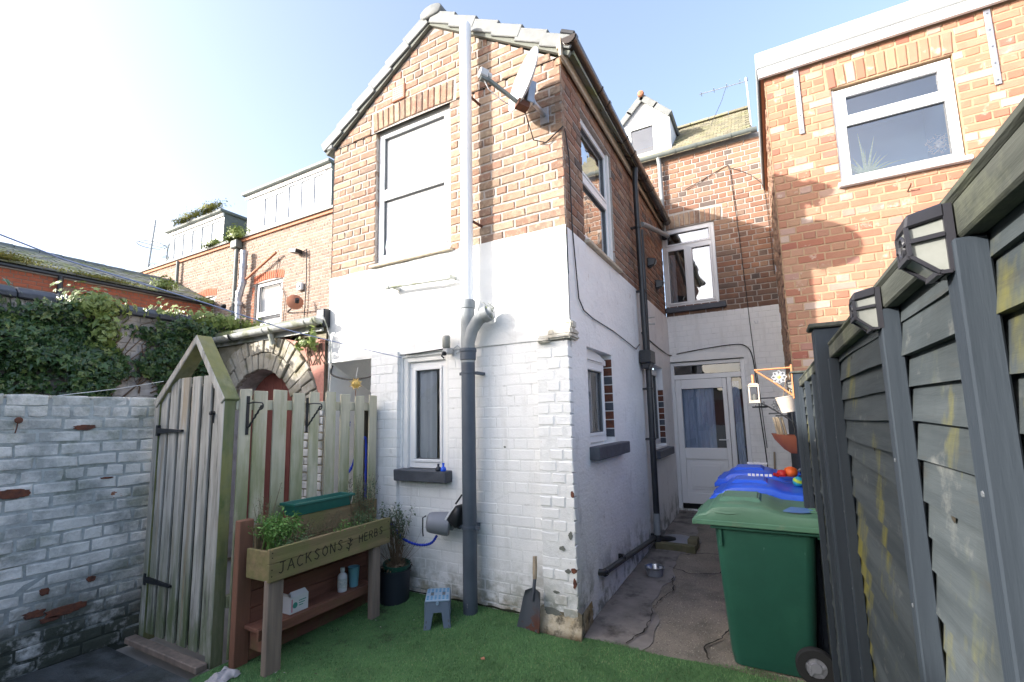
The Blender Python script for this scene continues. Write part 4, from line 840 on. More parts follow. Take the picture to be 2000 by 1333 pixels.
wn_ = window(RH, RF, RW[0]+.02, RW[1]-.01, RW[2]+.03, RW[3]-.02, d=-.03, fw=.075, rails=(4.44,), glass='glassclear', back='roomsky', name='wide_window', sash=False, roomd=.9)
tsz = MB()
for (a, b, c, e) in ((2.225, 2.975, 4.475, 4.50), (2.225, 2.975, 4.70, 4.725), (2.225, 2.25, 4.50, 4.70), (2.95, 2.975, 4.50, 4.70)): RF.box(tsz, a, b, c, e, -.05, -.016)
tsz.build('top_sash', M['upvc'], wn_, bevel=.004)
m_ = MB(); RF.box(m_, RW[0]-.03, RW[1]+.02, RW[2]-.012, RW[2]+.03, -.06, .055); m_.build('window_sill', M['upvc'], RH, bevel=.006)
m_ = MB(); RF.box(m_, RW[0]+.0, RW[0]+.022, RW[2]+.03, RW[3]-.01, -.068, -.028); m_.build('jamb_filler', M['upvc'], RH)
bk.done('brickwork', RH)
nl = MB(); nl.tube([(2.62, 2.0, 3.60), (2.632, 1.93, 3.63), (2.634, 1.925, 3.645)], .006, 6); tag(nl.build('wall_hook', M['rust'], None), 'small rusty hook in the orange brick below the wide window', 'hook')
# things standing behind the wide window
hp = thing('spider_plant', 'spiky green house plant behind the left part of the wide window', 'plant', (2.34, 2.13, 3.86))
for k in range(17):
    a = random.uniform(-.9, 1.25); L = random.uniform(.22, .40); t = MB(); vs = []; yy = random.uniform(-.02, .05)
    for q in range(7):
        s_ = q/6; x = 2.36+math.sin(a)*L*s_*1.1; z = 3.87+L*(math.cos(a)*.9*s_+.35*s_-.55*s_*s_*abs(math.sin(a))); wd = .015*(1-s_)+.001
        vs += [(x-wd*math.cos(a), 2.13+yy, z+wd*math.sin(a)), (x+wd*math.cos(a), 2.125+yy, z-wd*math.sin(a))]
    t.add(vs, [(2*q, 2*q+1, 2*q+3, 2*q+2) for q in range(6)]); t.build('leaf', M['spider'], hp)
t = MB(); t.lathe([(0, 0), (.05, 0), (.065, .06), (.05, .065)], (2.36, 2.14, 3.82), 14); t.build('pot', M['carton'], hp, smooth=50)
t = MB(); c = (2.905, 2.11, 4.03)
for k in range(150):
    a = random.uniform(0, 6.28); rr = random.uniform(.0, .085); p = Vector((c[0]+rr*math.cos(a), c[1]+random.uniform(-.01, .02), c[2]+rr*1.1*math.sin(a))); q = p+Vector((random.uniform(-.03, .03), random.uniform(-.02, .0), random.uniform(-.03, .03)))
    t.beam(p, q, .006, .003)
wre = t.build('feather_ornament', M['carton'], None); tag(wre, 'round white feathery ornament behind the right part of the wide window', 'ornament'); wre['kind'] = 'thing'
t = MB()
for k in range(5): t.lathe([(0, 0), (.028, .01), (.03, .03), (.0, .05)], (2.58+k*.035, 2.12, 3.83), 8)
tag(t.build('pink_flower', M['cartpink'], None, smooth=60), 'low pink flowers on the inner sill of the wide window', 'flower')

# ------------------------------------------------------------------ terrace far left
TR = thing('terrace_house', 'long sunlit brick terrace on the left with two box dormers', 'house', (-12, 5.5, 0))
T = Wall('F', 4.3); bk = Bricks(TR, 290)
TW1 = (-10.93, -9.74, 3.6, 5.44); TW2 = (-13.75, -12.9, 3.6, 5.40); TE = 6.80
m_ = MB(); slab(m_, T, -21, -3.0, -.05, TE, [TW1, TW2], d=-.008, rev=.10); tw = m_.build('rear_wall', M['mortar'], TR)
bk.field(T, lambda z: (-21, -7.4), [TW1, TW2, (-11.0, -9.68, 5.40, 5.66), (-13.85, -12.8, 5.36, 5.6)], 3.2, TE-.02, 'tan', tw, hide=lambda u_, z: u_ > -8.1 or (u_ < -14))
for (a, b, z) in ((-11.0, -9.68, 5.44), (-13.85, -12.8, 5.40)):
    n = int((b-a)/.085)
    for i in range(n):
        uu = a+(i+.5)*(b-a)/n; bk.one(T, uu, z+.10+.06*math.sin(math.pi*(i+.5)/n), .006, .22, (b-a)/n-.010, 'redarch', tw, ang=math.pi/2+(uu-(a+b)/2)*.16)
for k in range(20): bk.one(T, -11.0, 3.7+k*.085, .004, .11, .074, 'redarch', tw)
m_ = MB(); T.box(m_, -21, -3, TE-.01, TE+.07, -.1, .05); m_.build('corbel_course', M['terra'], TR)
m_ = MB(); T.box(m_, -21, -3, TE+.071, TE+.14, -.1, .10); m_.build('gutter', M['gutgreen'], TR)
m_ = MB(); m_.add([(-21, 4.3, TE+.1), (-3, 4.3, TE+.1), (-3, 7.2, TE+2.1), (-21, 7.2, TE+2.1)], [(0, 1, 2, 3)]); m_.add([(-21, 7.2, TE+2.1), (-3, 7.2, TE+2.1), (-3, 10, TE), (-21, 10, TE)], [(0, 1, 2, 3)]); m_.build('roof', M['slate'], TR)
m_ = MB(); m_.quad((-3, 4.32, 0), (-3, 10, 0), (-3, 10, TE), (-3, 4.32, TE)); m_.quad((-3, 10, 0), (-21, 10, 0), (-21, 10, TE), (-3, 10, TE)); m_.build('far_wall', M['mortar'], TR)
window(TR, T, TW1[0]+.02, TW1[1], 4.2, TW1[3]-.0, d=-.06, fw=.07, rails=(4.55,), glass='glass', back='blind', name='tall_window', roomd=.12)
window(TR, T, TW2[0]+.02, TW2[1], 4.1, TW2[3]-.0, d=-.06, fw=.07, glass='glassblue', back='room', name='tall_window')
for (x0, x1, zb, zt, panes) in ((-12.75, -11.4+.02, 0, 0, 0),): pass
def box_dormer(x0, x1, zb, zt, ws_, moss, pane_m):
    d = MB(); W = Wall('F', 4.42)
    slab(d, W, x0, x1, zb, zt, [(a, b, c, e) for (a, b, c, e) in ws_], d=0, rev=.05)
    o = d.build('box_dormer', M['wash'], TR)
    c_ = MB(); c_.quad((x1, 4.42, zb-.1), (x1, 6.6, zb-.1), (x1, 6.6, zt), (x1, 4.42, zt)); c_.quad((x0, 4.42, zb-.1), (x0, 6.6, zb-.1), (x0, 6.6, zt), (x0, 4.42, zt)); c_.build('dormer_cheek', M['gutgreen'], o)
    rr = MB(); rr.box(x0-.12, x1+.06, 4.27, 6.7, zt+.0, zt+.10); rr.build('dormer_roof', M['gutgreen'], o, bevel=.02)
    fa_ = MB(); fa_.box(x0-.06, x1+.02, 4.36, 4.40, zt-.10, zt-.002); fa_.build('dormer_fascia', M['wash'], o)
    for (a, b, c, e) in ws_:
        n = max(1, round((b-a)/.55))
        for k in range(n):
            p, q = a+(b-a)*k/n, a+(b-a)*(k+1)/n; f_ = MB(); t = .05
            W.box(f_, p, q, c, c+t, -.05, .015); W.box(f_, p, q, e-t, e, -.05, .015); W.box(f_, p, p+t, c+t, e-t, -.05, .015); W.box(f_, q-t, q, c+t, e-t, -.05, .015); ff = f_.build('window_frame', M['upvc'], o)
            g_ = MB(); g_.quad(W.P(p+t, c+t, -.02), W.P(q-t, c+t, -.02), W.P(q-t, e-t, -.02), W.P(p+t, e-t, -.02)); g_.build('pane', M[pane_m], o)
            l_ = MB(); W.box(l_, q-.006, q+.006, c, e, .012, .018); l_.build('frame_joint', M['gasket'], o)
    return o
box_dormer(-11.65, -8.1, 7.02, 8.22, [(-10.9, -9.9, 7.08, 8.02), (-9.85, -8.3, 7.08, 8.10)], False, 'panegrey')
box_dormer(-15.95, -12.85, 6.98, 8.02, [(-15.75, -13.0, 7.02, 7.88)], True, 'panegrey')
# pipes on the terrace
m_ = MB(); m_.tube([(-11.75, 4.22, 6.75), (-11.75, 4.2, 3.0)], .055, 8); m_.build('downpipe', M['gutgreen'], TR, smooth=60)
m_ = MB(); m_.box(-11.9, -11.6, 4.1, 4.29, 6.6, 6.84); m_.build('hopper', M['gutgreen'], TR, bevel=.02)
m_ = MB(); m_.tube([(-11.22, 4.12, 6.32), (-11.22, 4.12, 5.45), (-11.30, 4.12, 5.25), (-11.38, 4.12, 5.05), (-11.36, 4.12, 4.8), (-11.30, 4.12, 3.0)], .085, 10); m_.build('soil_pipe', M['metal'], TR, smooth=60)
for zz in (6.30, 5.9, 5.45, 5.15, 4.85):
    c_ = MB(); c_.lathe([(.10, 0), (.105, .05), (.10, .1)], (-11.22-(.12 if zz < 5.3 else 0), 4.12, zz), 10); c_.build('pipe_collar', M['metal'], TR, smooth=60)
m_ = MB(); m_.tube([(-11.2, 4.15, 5.55), (-9.85, 4.15, 6.1)], .035, 8); m_.build('waste_pipe', M['terra'], TR, smooth=60)
m_ = MB(); m_.tube([(-14.9, 4.2, 6.8), (-14.9, 4.2, 5.9), (-14.8, 4.2, 5.6)], .05, 8); m_.build('downpipe', M['gutgreen'], TR, smooth=60)
m_ = MB(); m_.box(-9.05, -8.85, 4.2, 4.29, 4.95, 5.15); vt_ = m_.build('flue_vent', M['carton'], TR, bevel=.02)
m_ = MB(); m_.lathe([(0, .02), (.05, .02), (.05, 0)], (-8.95, 4.2, 5.05), 10, ax=(0, -1, 0)); m_.build('vent_hole', M['gasket'], vt_)
m_ = MB(); m_.lathe([(0, .12), (.05, .1), (.07, 0)], (-12.15, 4.2, 4.95), 8, ax=(0, -1, 0)); m_.build('outlet', M['iron'], TR); m_ = MB(); m_.lathe([(0, .12), (.05, .1), (.07, 0)], (-11.55, 4.2, 4.95), 8, ax=(0, -1, 0)); m_.build('outlet', M['iron'], TR)
bk.done('brickwork', TR)
# old brown dish and wires on the terrace wall
td = thing('brown_dish', 'small rusty satellite dish on the sunlit terrace wall by the gutter end', 'satellite dish', (-8.6, 4.0, 4.6))
m_ = MB(); m_.lathe([(0, .05), (.10, .04), (.2, 0)], (-8.72, 3.95, 4.55), 14, ax=(.85, -.5, .2)); m_.build('reflector', M['terra'], td, smooth=60)
m_ = MB(); m_.tube([(-8.72, 3.98, 4.55), (-8.3, 3.7, 4.45)], .025, 6); m_.tube([(-8.3, 3.7, 4.43), (-8.24, 3.66, 4.5)], .05, 8); m_.build('feed_arm', M['iron'], td)
m_ = MB(); m_.tube([(-8.72, 3.98, 4.5), (-9.3, 4.2, 4.45), (-9.45, 4.28, 4.45)], .02, 6); m_.build('bracket', M['iron'], td)
wr = MB(); wr.tube([(-9.0, 4.26, 5.95), (-8.75, 4.25, 6.0), (-8.72, 4.25, 5.2), (-8.75, 4.25, 4.3), (-8.8, 4.25, 3.6)], .014, 5); tag(wr.build('wall_cable', M['cable'], None), 'black cable drop on the sunlit terrace wall beside the vent', 'cable')
wr = MB(); wr.tube([(-9.9, 4.27, 6.0), (-10.0, 4.27, 5.5), (-9.55, 4.27, 4.9), (-9.6, 4.27, 4.2), (-9.5, 4.27, 3.6)], .010, 5); tag(wr.build('wall_cable', M['cable'], None), 'thin drooping cable on the terrace wall right of the tall window', 'cable')
fx = MB(); fx.obox((-9.05, 4.15, 5.98), (1, 0, -.2), (0, 1, 0), (.2, 0, 1), .13, .1, .05); tag(fx.build('floodlight', M['iron'], None), 'dark floodlight high on the terrace wall above the vent', 'lamp')
def moss(name, c, rx, ry, rz, n, label, seed, material='moss', size=.12):
    g = np.random.default_rng(seed); p = g.normal(0, .42, (n, 3)); nn = p/np.linalg.norm(p, axis=1)[:, None]; p[:, 2] = np.abs(p[:, 2]); pts = p*np.array([rx, ry, rz])+np.array(c)
    t = thing(name, label, 'moss', c); o = leaf_cloud(pts, nn, size, 'tuft', M[material], t, 'leaf', 1.2, seed); o['kind'] = 'stuff'; return t
moss('grass_clump', (-11.75, 4.15, 6.88), .45, .2, .35, 1500, 'bright green grass clump in the terrace gutter at the downpipe', 1, 'ivypale', .075)
moss('moss_clump', (-13.4, 4.25, 8.16), .8, .25, .18, 1400, 'brownish moss clump on the far box dormer roof at its right end', 2, 'moss', .055)
moss('moss_clump', (-14.6, 4.25, 8.14), .9, .25, .18, 1400, 'yellow green moss clump at the middle of the far box dormer roof', 3, 'moss', .055)
moss('moss_clump', (-13.0, 4.2, 6.95), .5, .2, .12, 700, 'flat moss in the terrace gutter between the two dormers', 4, 'ivypale', .06)

# ------------------------------------------------------------------ red brick extension at the far left
RE = thing('red_extension', 'low shaded red brick building at the left edge with a mossy roof', 'building', (-14.5, 0, 0))
E_ = Wall('S', -13.0); bk = Bricks(RE, 290)
EW = (1.05, 2.1, 3.0, 4.62)
m_ = MB(); slab(m_, E_, -6, 4.3, -.05, 5.08, [EW], d=-.008, rev=.1); ew = m_.build('side_wall', M['mortar'], RE)
M['mortard'] = mat('dark_brown_mortar', (.22, .15, .11), rough=.95); ew.data.materials[0] = M['mortard']
bk.field(E_, lambda z: (-6, 4.28), [EW, (.95, 2.2, 4.56, 4.86)], 2.4, 4.72, 'redext', ew, course=.088, hide=lambda u_, z: u_ < -.3 or z < 3.3)
bk.field(E_, lambda z: (-6, 4.28), [EW, (.95, 2.2, 4.5, 4.86)], 4.72, 5.08, 'redarch', ew, course=.088, hide=lambda u_, z: u_ < -.3)
for i in range(13):
    uu = .95+(i+.5)*1.25/13; bk.one(E_, uu, 4.62+.11*math.sin(math.pi*(i+.5)/13)+.02, .005, .23, 1.25/13-.01, 'redarch', ew, ang=math.pi/2)
m_ = MB(); E_.box(m_, EW[0], EW[1], 3.0, 4.62, -.12, -.06); m_.build('window_board', M['blind'], RE)
m_ = MB(); E_.box(m_, 2.75, 2.95, 4.62, 4.80, -.01, .02); m_.build('vent_brick', M['tan'], RE)
m_ = MB(); E_.box(m_, -6, 4.3, 5.09, 5.17, -.05, .12); m_.build('gutter', M['black'], RE, bevel=.02)
m_ = MB(); m_.tube([(-12.9, .86, 5.1), (-12.93, .86, 2.5)], .055, 8); m_.build('downpipe', M['black'], RE, smooth=60)
tn2 = .42
m_ = MB(); m_.add([(-12.92, -6, 5.17), (-12.92, 4.3, 5.17), (-15.2, 4.3, 5.17+2.28*tn2), (-15.2, -6, 5.17+2.28*tn2)], [(0, 1, 2, 3)]); m_.add([(-15.2, -6, 6.12), (-15.2, 4.3, 6.12), (-17.5, 4.3, 5.1), (-17.5, -6, 5.1)], [(0, 1, 2, 3)]); rr_ = m_.build('roof', M['slate'], RE)
V_, F_, nv = [], [], 0
for j in range(11):
    for i in range(36):
        s0 = j*.21; y = -6+i*.285+(.14 if j % 2 else 0); x = -12.86-s0; z = 5.20+s0*tn2+random.uniform(0, .015)
        V_ += [(x, y, z+.014), (x, y+.27, z+.014), (x-.26, y+.27, z+.26*tn2), (x-.26, y, z+.26*tn2), (x, y, z-.02), (x, y+.27, z-.02)]; F_ += [(nv, nv+1, nv+2, nv+3), (nv, nv+4, nv+5, nv+1)]; nv += 6
o = mesh_np('roof_slates', V_, F_, M['slate'], rr_); o['kind'] = 'stuff'
for k in range(22):
    y = -6+k*.47; t = MB(); t.prism([(-15.2+.14*math.cos(math.pi*q/6), 6.13+.11*math.sin(math.pi*q/6)) for q in range(7)], lambda a, b: (a, y, b), lambda a, b: (a, y+.455, b+.012)); t.build('ridge_tile', M['gutgreen'], rr_, smooth=50)
bk.done('brickwork', RE)
moss('moss_clump', (-12.9, -.1, 5.25), .3, .9, .16, 1800, 'thick moss along the eaves of the red extension at the left edge', 5, 'moss', .05)
moss('moss_clump', (-12.9, 1.6, 5.22), .2, 1.2, .08, 1500, 'thin moss line along the middle eaves of the red extension', 6, 'moss', .05)
moss('grass_clump', (-12.9, 3.0, 5.32), .3, .35, .3, 800, 'green tuft on the eaves of the red extension near the terrace', 7, 'ivypale', .07)
moss('grass_clump', (-12.95, 4.0, 5.12), .25, .4, .15, 600, 'low green tuft at the end of the red extension gutter', 8, 'ivypale', .065)
# television aerials on the terrace roof
ar = thing('tv_aerial', 'tall aerial mast with a long boom and a ring on the far terrace roof', 'aerial', (-17.5, 4.6, 6.8))
def rod(mb, a, b, rad=.02): mb.tube([a, b], rad, 6)
m_ = MB(); rod(m_, (-17.6, 4.5, 6.7), (-17.25, 4.5, 8.85), .03); m_.build('mast', M['alu'], ar)
m_ = MB(); rod(m_, (-17.28, 4.5, 8.72), (-18.55, 4.3, 8.50), .018); bm_ = m_.build('boom', M['alu'], ar)
for k in range(5):
    m_ = MB(); x = -17.5-k*.25; rod(m_, (x, 4.2, 8.68-k*.04), (x, 4.7, 8.68-k*.04), .010); m_.build('element', M['alu'], bm_)
m_ = MB(); m_.tube([(-17.4+.42*math.cos(t), 4.5+.42*math.sin(t), 7.95) for t in np.linspace(0, 6.3, 22)], .014, 5); m_.tube([(-17.4, 4.08, 7.95), (-17.4, 4.92, 7.95)], .012, 5); m_.build('ring', M['alu'], ar)
ar = thing('tv_aerial', 'shorter aerial mast with two cross arms behind the red extension roof', 'aerial', (-17.0, 4.6, 6.8))
m_ = MB(); rod(m_, (-17.05, 4.8, 6.8), (-16.95, 4.8, 7.85), .028); m_.build('mast', M['alu'], ar)
for zz, dx in ((7.75, .6), (7.35, .7), (7.25, -.8)):
    m_ = MB(); rod(m_, (-17.0, 4.8, zz), (-17.0+dx, 4.6, zz+.08), .018)
    for k in range(4): rod(m_, (-17.0+dx*(.4+k*.18), 4.5, zz+.04), (-17.0+dx*(.4+k*.18), 4.85, zz+.04), .009)
    m_.build('cross_arm', M['alu'], ar)
ar = thing('roof_aerial', 'thin aerial with a long arm on the roof beside the dormer', 'aerial', (1.43, 4.7, 6.0))
m_ = MB(); rod(m_, (1.435, 4.45, 5.9), (1.42, 4.45, 6.86), .013); m_.build('mast', M['carton'], ar)
m_ = MB(); rod(m_, (1.43, 4.44, 6.82), (.73, 4.36, 6.80), .007); bm_ = m_.build('boom', M['alu'], ar)
m_ = MB(); m_.lathe([(0, 0), (.022, .0), (.022, .05), (0, .055)], (1.42, 4.45, 6.83), 8); m_.build('clamp', M['alu'], ar)
for k in range(4):
    m_ = MB(); x = .76+k*.19; rod(m_, (x, 4.31, 6.80), (x, 4.44, 6.805), .005); m_.build('element', M['alu'], bm_)
m_ = MB(); m_.tube([(1.12, 4.40, 6.79), (1.05, 4.40, 6.6), (.86, 4.42, 6.25)], .004, 5); m_.build('lead', M['cable'], ar)

# ------------------------------------------------------------------ outbuilding with the arch
OB = thing('outbuilding', 'low white outbuilding with a brick arch over a red boarded door', 'outbuilding', (-3.9, .6, 0))
O = Wall('F', .05); ac = (-3.9, 1.605); ri, ro = .63, 1.03; bk = Bricks(OB, 290)
m_ = MB(); n = 26; ang = [math.pi-math.pi*k/n for k in range(n+1)]
inner = [(ac[0]+ri*math.cos(a), ac[1]+ri*math.sin(a)) for a in ang]
top = [(x, 2.62) for x, z in inner]
for k in range(n): m_.quad(O.P(*inner[k], 0), O.P(*inner[k+1], 0), O.P(*top[k+1], 0), O.P(*top[k], 0))
O2 = 2.62
for (a, b) in ((-5.6, ac[0]-ri), (ac[0]+ri, -2.81)): m_.quad(O.P(a, -.05), O.P(b, -.05), O.P(b, O2), O.P(a, O2))
obw = m_.build('front_wall', M['archjoint'], OB)
m_ = MB(); dp = .24
for k in range(n): m_.quad(O.P(*inner[k], 0.0), O.P(*inner[k+1], 0.0), O.P(*inner[k+1], -dp), O.P(*inner[k], -dp))
for x in (ac[0]-ri, ac[0]+ri): m_.quad(O.P(x, 0, 0), O.P(x, 0, -dp), O.P(x, 1.61, -dp), O.P(x, 1.61, 0))
m_.build('arch_soffit', M['ivywall'], OB, smooth=40)
nv_ = 21
for ring, (ra, rb) in enumerate(((ri+.0, ri+.20), (ri+.205, ro+.0))):
    q = nv_+ring*6
    for k in range(q):
        a0 = math.pi*(k+.06)/q; a1 = math.pi*(k+.94)/q; v_ = MB(); jr = random.uniform(-.015, .015); d1 = random.uniform(.02, .05)
        poly = [(ac[0]+rr_*math.cos(a), ac[1]+rr_*math.sin(a)) for rr_, a in ((ra, a0), (rb+jr, a0), (rb+jr, a1), (ra, a1))]
        v_.prism(poly, lambda a, b: O.P(a, b, d1), lambda a, b: O.P(a, b, -.03)); v_.wob(.010, 9); v_.build('arch_brick', M['archstone'], OB, bevel=.007)
pk = MB(); vs = []; fs = []; nn_ = 16
for i in range(nn_+1):
    a = math.pi*.5*i/nn_*.92+.12; x, z = ac[0]+(ro+.015)*math.cos(a), ac[1]+(ro+.015)*math.sin(a); vs += [O.P(min(x, -2.82), z, .012), O.P(-2.815 if i < 12 else -2.815-(i-12)*.10, 2.50 if i >= 4 else z+.02+(2.50-z)*(i/4), .012)]
fs = [(2*i, 2*i+1, 2*i+3, 2*i+2) for i in range(nn_)]
pk.add(vs, fs).build('pink_render', M['pink'], OB)
bk.field(O, lambda z: (-5.5, -2.82), [(ac[0]-ro, ac[0]+ro, 1.6, 2.7), (ac[0]-ri, ac[0]+ri, -.1, 2.3), (-3.4, -2.7, 1.8, 2.7)], .05, 2.58, 'oldwhite', obw, d=.012, wob=.008, hide=lambda u_, z: z < 1.2)
dd = MB()
for k in range(7):
    x0 = ac[0]-ri+.01+k*.177; x1 = x0+.170; xm = (x0+x1)/2; h = ac[1]+math.sqrt(max(0, (ri-.01)**2-(xm-ac[0])**2)); hl = ac[1]+math.sqrt(max(0, (ri-.01)**2-(max(abs(x0-ac[0]), abs(x1-ac[0])))**2))
    b = MB(); za = ac[1]+math.sqrt(max(0, (ri-.005)**2-(x0-ac[0])**2)); zb = ac[1]+math.sqrt(max(0, (ri-.005)**2-(x1-ac[0])**2)) if abs(x1-ac[0]) < ri else ac[1]
    b.prism([(x0, .02), (x1, .02), (x1, zb), (xm, h), (x0, za)], lambda a, c: O.P(a, c, -dp+.03), lambda a, c: O.P(a, c, -dp)); b.build('door_board', M['reddoor'], OB, bevel=.004)
b = MB(); O.box(b, ac[0]+.02, ac[0]+.19, .75, 1.10, -dp+.03, -dp+.06); b.build('letter_plate', M['iron'], OB, bevel=.004)
rf = MB(); rf.add([(-5.7, .0, 2.70), (-2.83, .0, 2.70), (-2.83, 3.5, 3.05), (-5.7, 3.5, 3.05), (-5.7, .0, 2.76), (-2.83, .0, 2.76), (-2.83, 3.5, 3.11), (-5.7, 3.5, 3.11)], [(0, 3, 2, 1), (4, 5, 6, 7), (0, 1, 5, 4), (1, 2, 6, 5), (2, 3, 7, 6), (3, 0, 4, 7)]); rf.build('lean_to_roof', M['slate'], OB)
fa = MB(); fa.box(-5.7, -2.83, .0, .03, 2.58, 2.699); fa.build('fascia', M['gutold'], OB)
g = MB(); n = 10; vs = []
for (x, z) in ((-5.75, 2.655), (-2.79, 2.70)): vs += [(x, -.065+.065*math.cos(math.pi+math.pi*k/n), z+.062*math.sin(math.pi+math.pi*k/n)) for k in range(n+1)]
g.add(vs, [(k, k+1, k+n+2, k+n+1) for k in range(n)]); g.add(vs[n+1:], [list(range(n+1))]); og = g.build('gutter', M['gutold'], OB, smooth=60)
for x in (-4.9, -4.35, -3.72, -3.60, -3.0, -2.86):
    g = MB(); vs = []; z = 2.655+.045*(x+5.75)/2.96
    for xx in (x, x+.035): vs += [(xx, -.065+.072*math.cos(math.pi+math.pi*k/n), z+.069*math.sin(math.pi+math.pi*k/n)) for k in range(n+1)]
    g.add(vs, [(k, k+1, k+n+2, k+n+1) for k in range(n)]); g.build('gutter_bracket', M['gutold'] if x > -4 else M['iron'], og, smooth=60)
g = MB(); g.tube([(-3.62, -.06, 2.62), (-3.62, -.02, 2.50)], .03, 8); g.build('outlet', M['gutold'], og, smooth=60)
g = MB(); g.box(-2.90, -2.775, -.02, .07, 2.62, 2.82); g.wob(.012, 9); g.build('gutter_end', M['iron'], og, bevel=.01)
g = MB(); g.tube([(-5.2, -.06, 2.62), (-5.2, -.02, 2.5), (-5.2, .02, 1.2)], .05, 10); g.build('downpipe', M['iron'], OB, smooth=60)
bk.done('brickwork', OB)
# ------------------------------------------------------------------ garden walls
LWL = thing('low_garden_wall', 'damp whitewashed brick wall at the left with bare red patches', 'wall', (-3.05, -3.0, 0))
K = Wall('S', -3.05); bk = Bricks(LWL, 280)
m_ = MB(); m_.box(-3.29, -3.0555, -5.0, -1.34, -.05, 1.80); lw_ = m_.build('wall_core', M['oldjoint'], LWL)
bk.field(K, lambda z: (-5.0, -1.345), [], .0, 1.76, 'oldwhite', lw_, course=.088, wob=.009, rough_d=.004, hdr=5, boost=1, joint=.006, hide=lambda u_, z: u_ < -3.6)
for k in range(16): bk.one(K, -4.9+k*.2275, 1.79, random.uniform(-.008, .006), .218, .076, 'oldwhite', lw_, .011, 0, .03)
bk.done('brickwork', LWL)
for (u_, z, L, Hh) in ((-2.20, 1.176, .17, .055), (-1.87, .345, .21, .06), (-1.99, .50, .055, .04), (-1.74, .51, .05, .035), (-2.03, .37, .11, .045), (-1.86, 1.60, .12, .035), (-1.70, 1.22, .07, .012), (-1.95, .31, .10, .03)):
    t = MB(); n = 34; ph = random.uniform(0, 6)
    poly = []
    for k in range(n):
        a = 2*math.pi*k/n; q = 1+.28*mnoise.noise(Vector((math.cos(a)*1.8+ph, math.sin(a)*1.8, z*9)))+.22*mnoise.noise(Vector((math.cos(a)*5, math.sin(a)*5+ph, 3)))+random.uniform(-.07, .07)
        ca, sa = math.cos(a), math.sin(a); poly.append((u_+L*.5*q*math.copysign(abs(ca)**.6, ca), z+Hh*.5*q*math.copysign(abs(sa)**.6, sa)))
    t.prism(poly, lambda p, q: K.P(p, q, .0075), lambda p, q: K.P(p, q, -.012)); t.build('bare_brick', M['barebrick'], LWL, bevel=.002)
nb = MB(); nb.lathe([(0, .02), (.018, .018), (.022, .006), (.012, 0)], K.P(-2.215, 1.655, .03), 12, ax=(1, 0, 0)); nb.tube([K.P(-2.215, 1.655, -.01), K.P(-2.215, 1.655, .03)], .006, 6); nb.tube([K.P(-2.215, 1.65, .022), K.P(-2.218, 1.60, .024), K.P(-2.222, 1.57, .02)], .004, 6)
tag(nb.build('wall_bolt', M['rust'], None), 'rusty round bolt head sticking out of the whitewashed wall', 'bolt')
IW = thing('ivy_wall', 'tall pale garden wall behind the low wall and mostly under ivy', 'wall', (-5.1, -1, 0))
I = Wall('S', -5.0); bk = Bricks(IW, 200)
m_ = MB(); m_.box(-5.25, -5.012, -5.5, 2.2, -.05, 2.86); iw_ = m_.build('wall_core', M['ivywall'], IW)
bk.field(I, lambda z: (-3.2, .6), [], 1.85, 2.86, 'ivywall', iw_, course=.086, wob=.009, rough_d=.006)
bk.done('brickwork', IW)
for k in range(26):
    y = -5.4+k*.30; t = MB(); t.prism([(-5.30, 2.86), (-4.93, 2.86), (-4.93, 2.91), (-5.02, 2.98), (-5.2, 2.98), (-5.30, 2.91)], lambda a, b: (a, y, b), lambda a, b: (a, y+.29, b)); t.wob(.006, 7); t.build('coping_brick', M['coping'], IW, bevel=.008)

# ------------------------------------------------------------------ houses across the alley behind the yard (unseen; shaped or added for shade and reflections)
AH = thing('alley_house', 'plain brick house across the alley whose roof shades the yard', 'house', (-11.5, -11, 0))
m_ = MB(); m_.box(-19, -8.5, -14, -9.1, -.05, 4.6); m_.build('wall', M['tan'], AH)
m_ = MB(); m_.prism([(-14.2, 4.5), (-8.9, 4.5), (-8.9, 4.62), (-11.5, 6.42), (-14.2, 4.62)], lambda a, b: (-19.2, a, b), lambda a, b: (-8.3, a, b)); m_.build('roof', M['slate'], AH)
m_ = MB(); m_.box(-11.6, -8.45, -12.0, -9.0, 4.0, 6.45); m_.build('rear_wing', M['tan'], AH)
m_ = MB(); m_.prism([(-11.75, 6.44), (-8.35, 6.44), (-8.35, 6.68), (-8.9, 6.86), (-9.8, 6.90), (-10.9, 6.80), (-11.75, 6.52)], lambda a, b: (a, -12.1, b), lambda a, b: (a, -8.9, b)); m_.build('wing_roof', M['slate'], AH)  # unseen roof, outline shaped to the shadow edge on the house wall
AH2 = thing('added_shade_outhouse', 'unseen sloped block added beside the alley house to shade the fence', 'outbuilding', (-6.5, -9.3, 0))  # unseen sloped mass added to shape the shade on the fence
m_ = MB(); m_.prism([(-8.34, -.05), (-2.5, -.05), (-2.5, 3.3), (-4.6, 4.42), (-8.34, 6.40)], lambda a, b: (a, -9.8, b), lambda a, b: (a, -9.0, b)); m_.build('wall', M['redext'], AH2)
m_ = MB(); m_.box(-6.27, -5.07, -9.35, -9.1, 4.0, 6.05); m_.build('shade_block', M['redext'], AH2)  # unseen block added to shade a band of the fence
for wx in (-15.5, -13.2):
    m_ = MB(); m_.box(wx, wx+1, -9.10, -9.05, 2.6, 3.9); m_.build('window', M['upvc'], AH)
GR = thing('added_garage', 'unseen row of low garages added behind the yard for window reflections', 'garage', (2.5, -10.5, 0))  # unseen garages added for the rear panes to reflect
m_ = MB(); m_.box(-2.4, 9.0, -13, -9.2, -.05, 2.5); m_.build('wall', M['render'], GR); m_ = MB(); m_.box(-2.5, 9.1, -13.1, -9.0, 2.501, 2.65); m_.build('roof', M['slate'], GR)
for k in range(4): m_ = MB(); m_.box(-1.8+k*2.7, .4+k*2.7, -9.19, -9.15, 0, 2.2); m_.build('garage_door', M['reddoor'], GR)
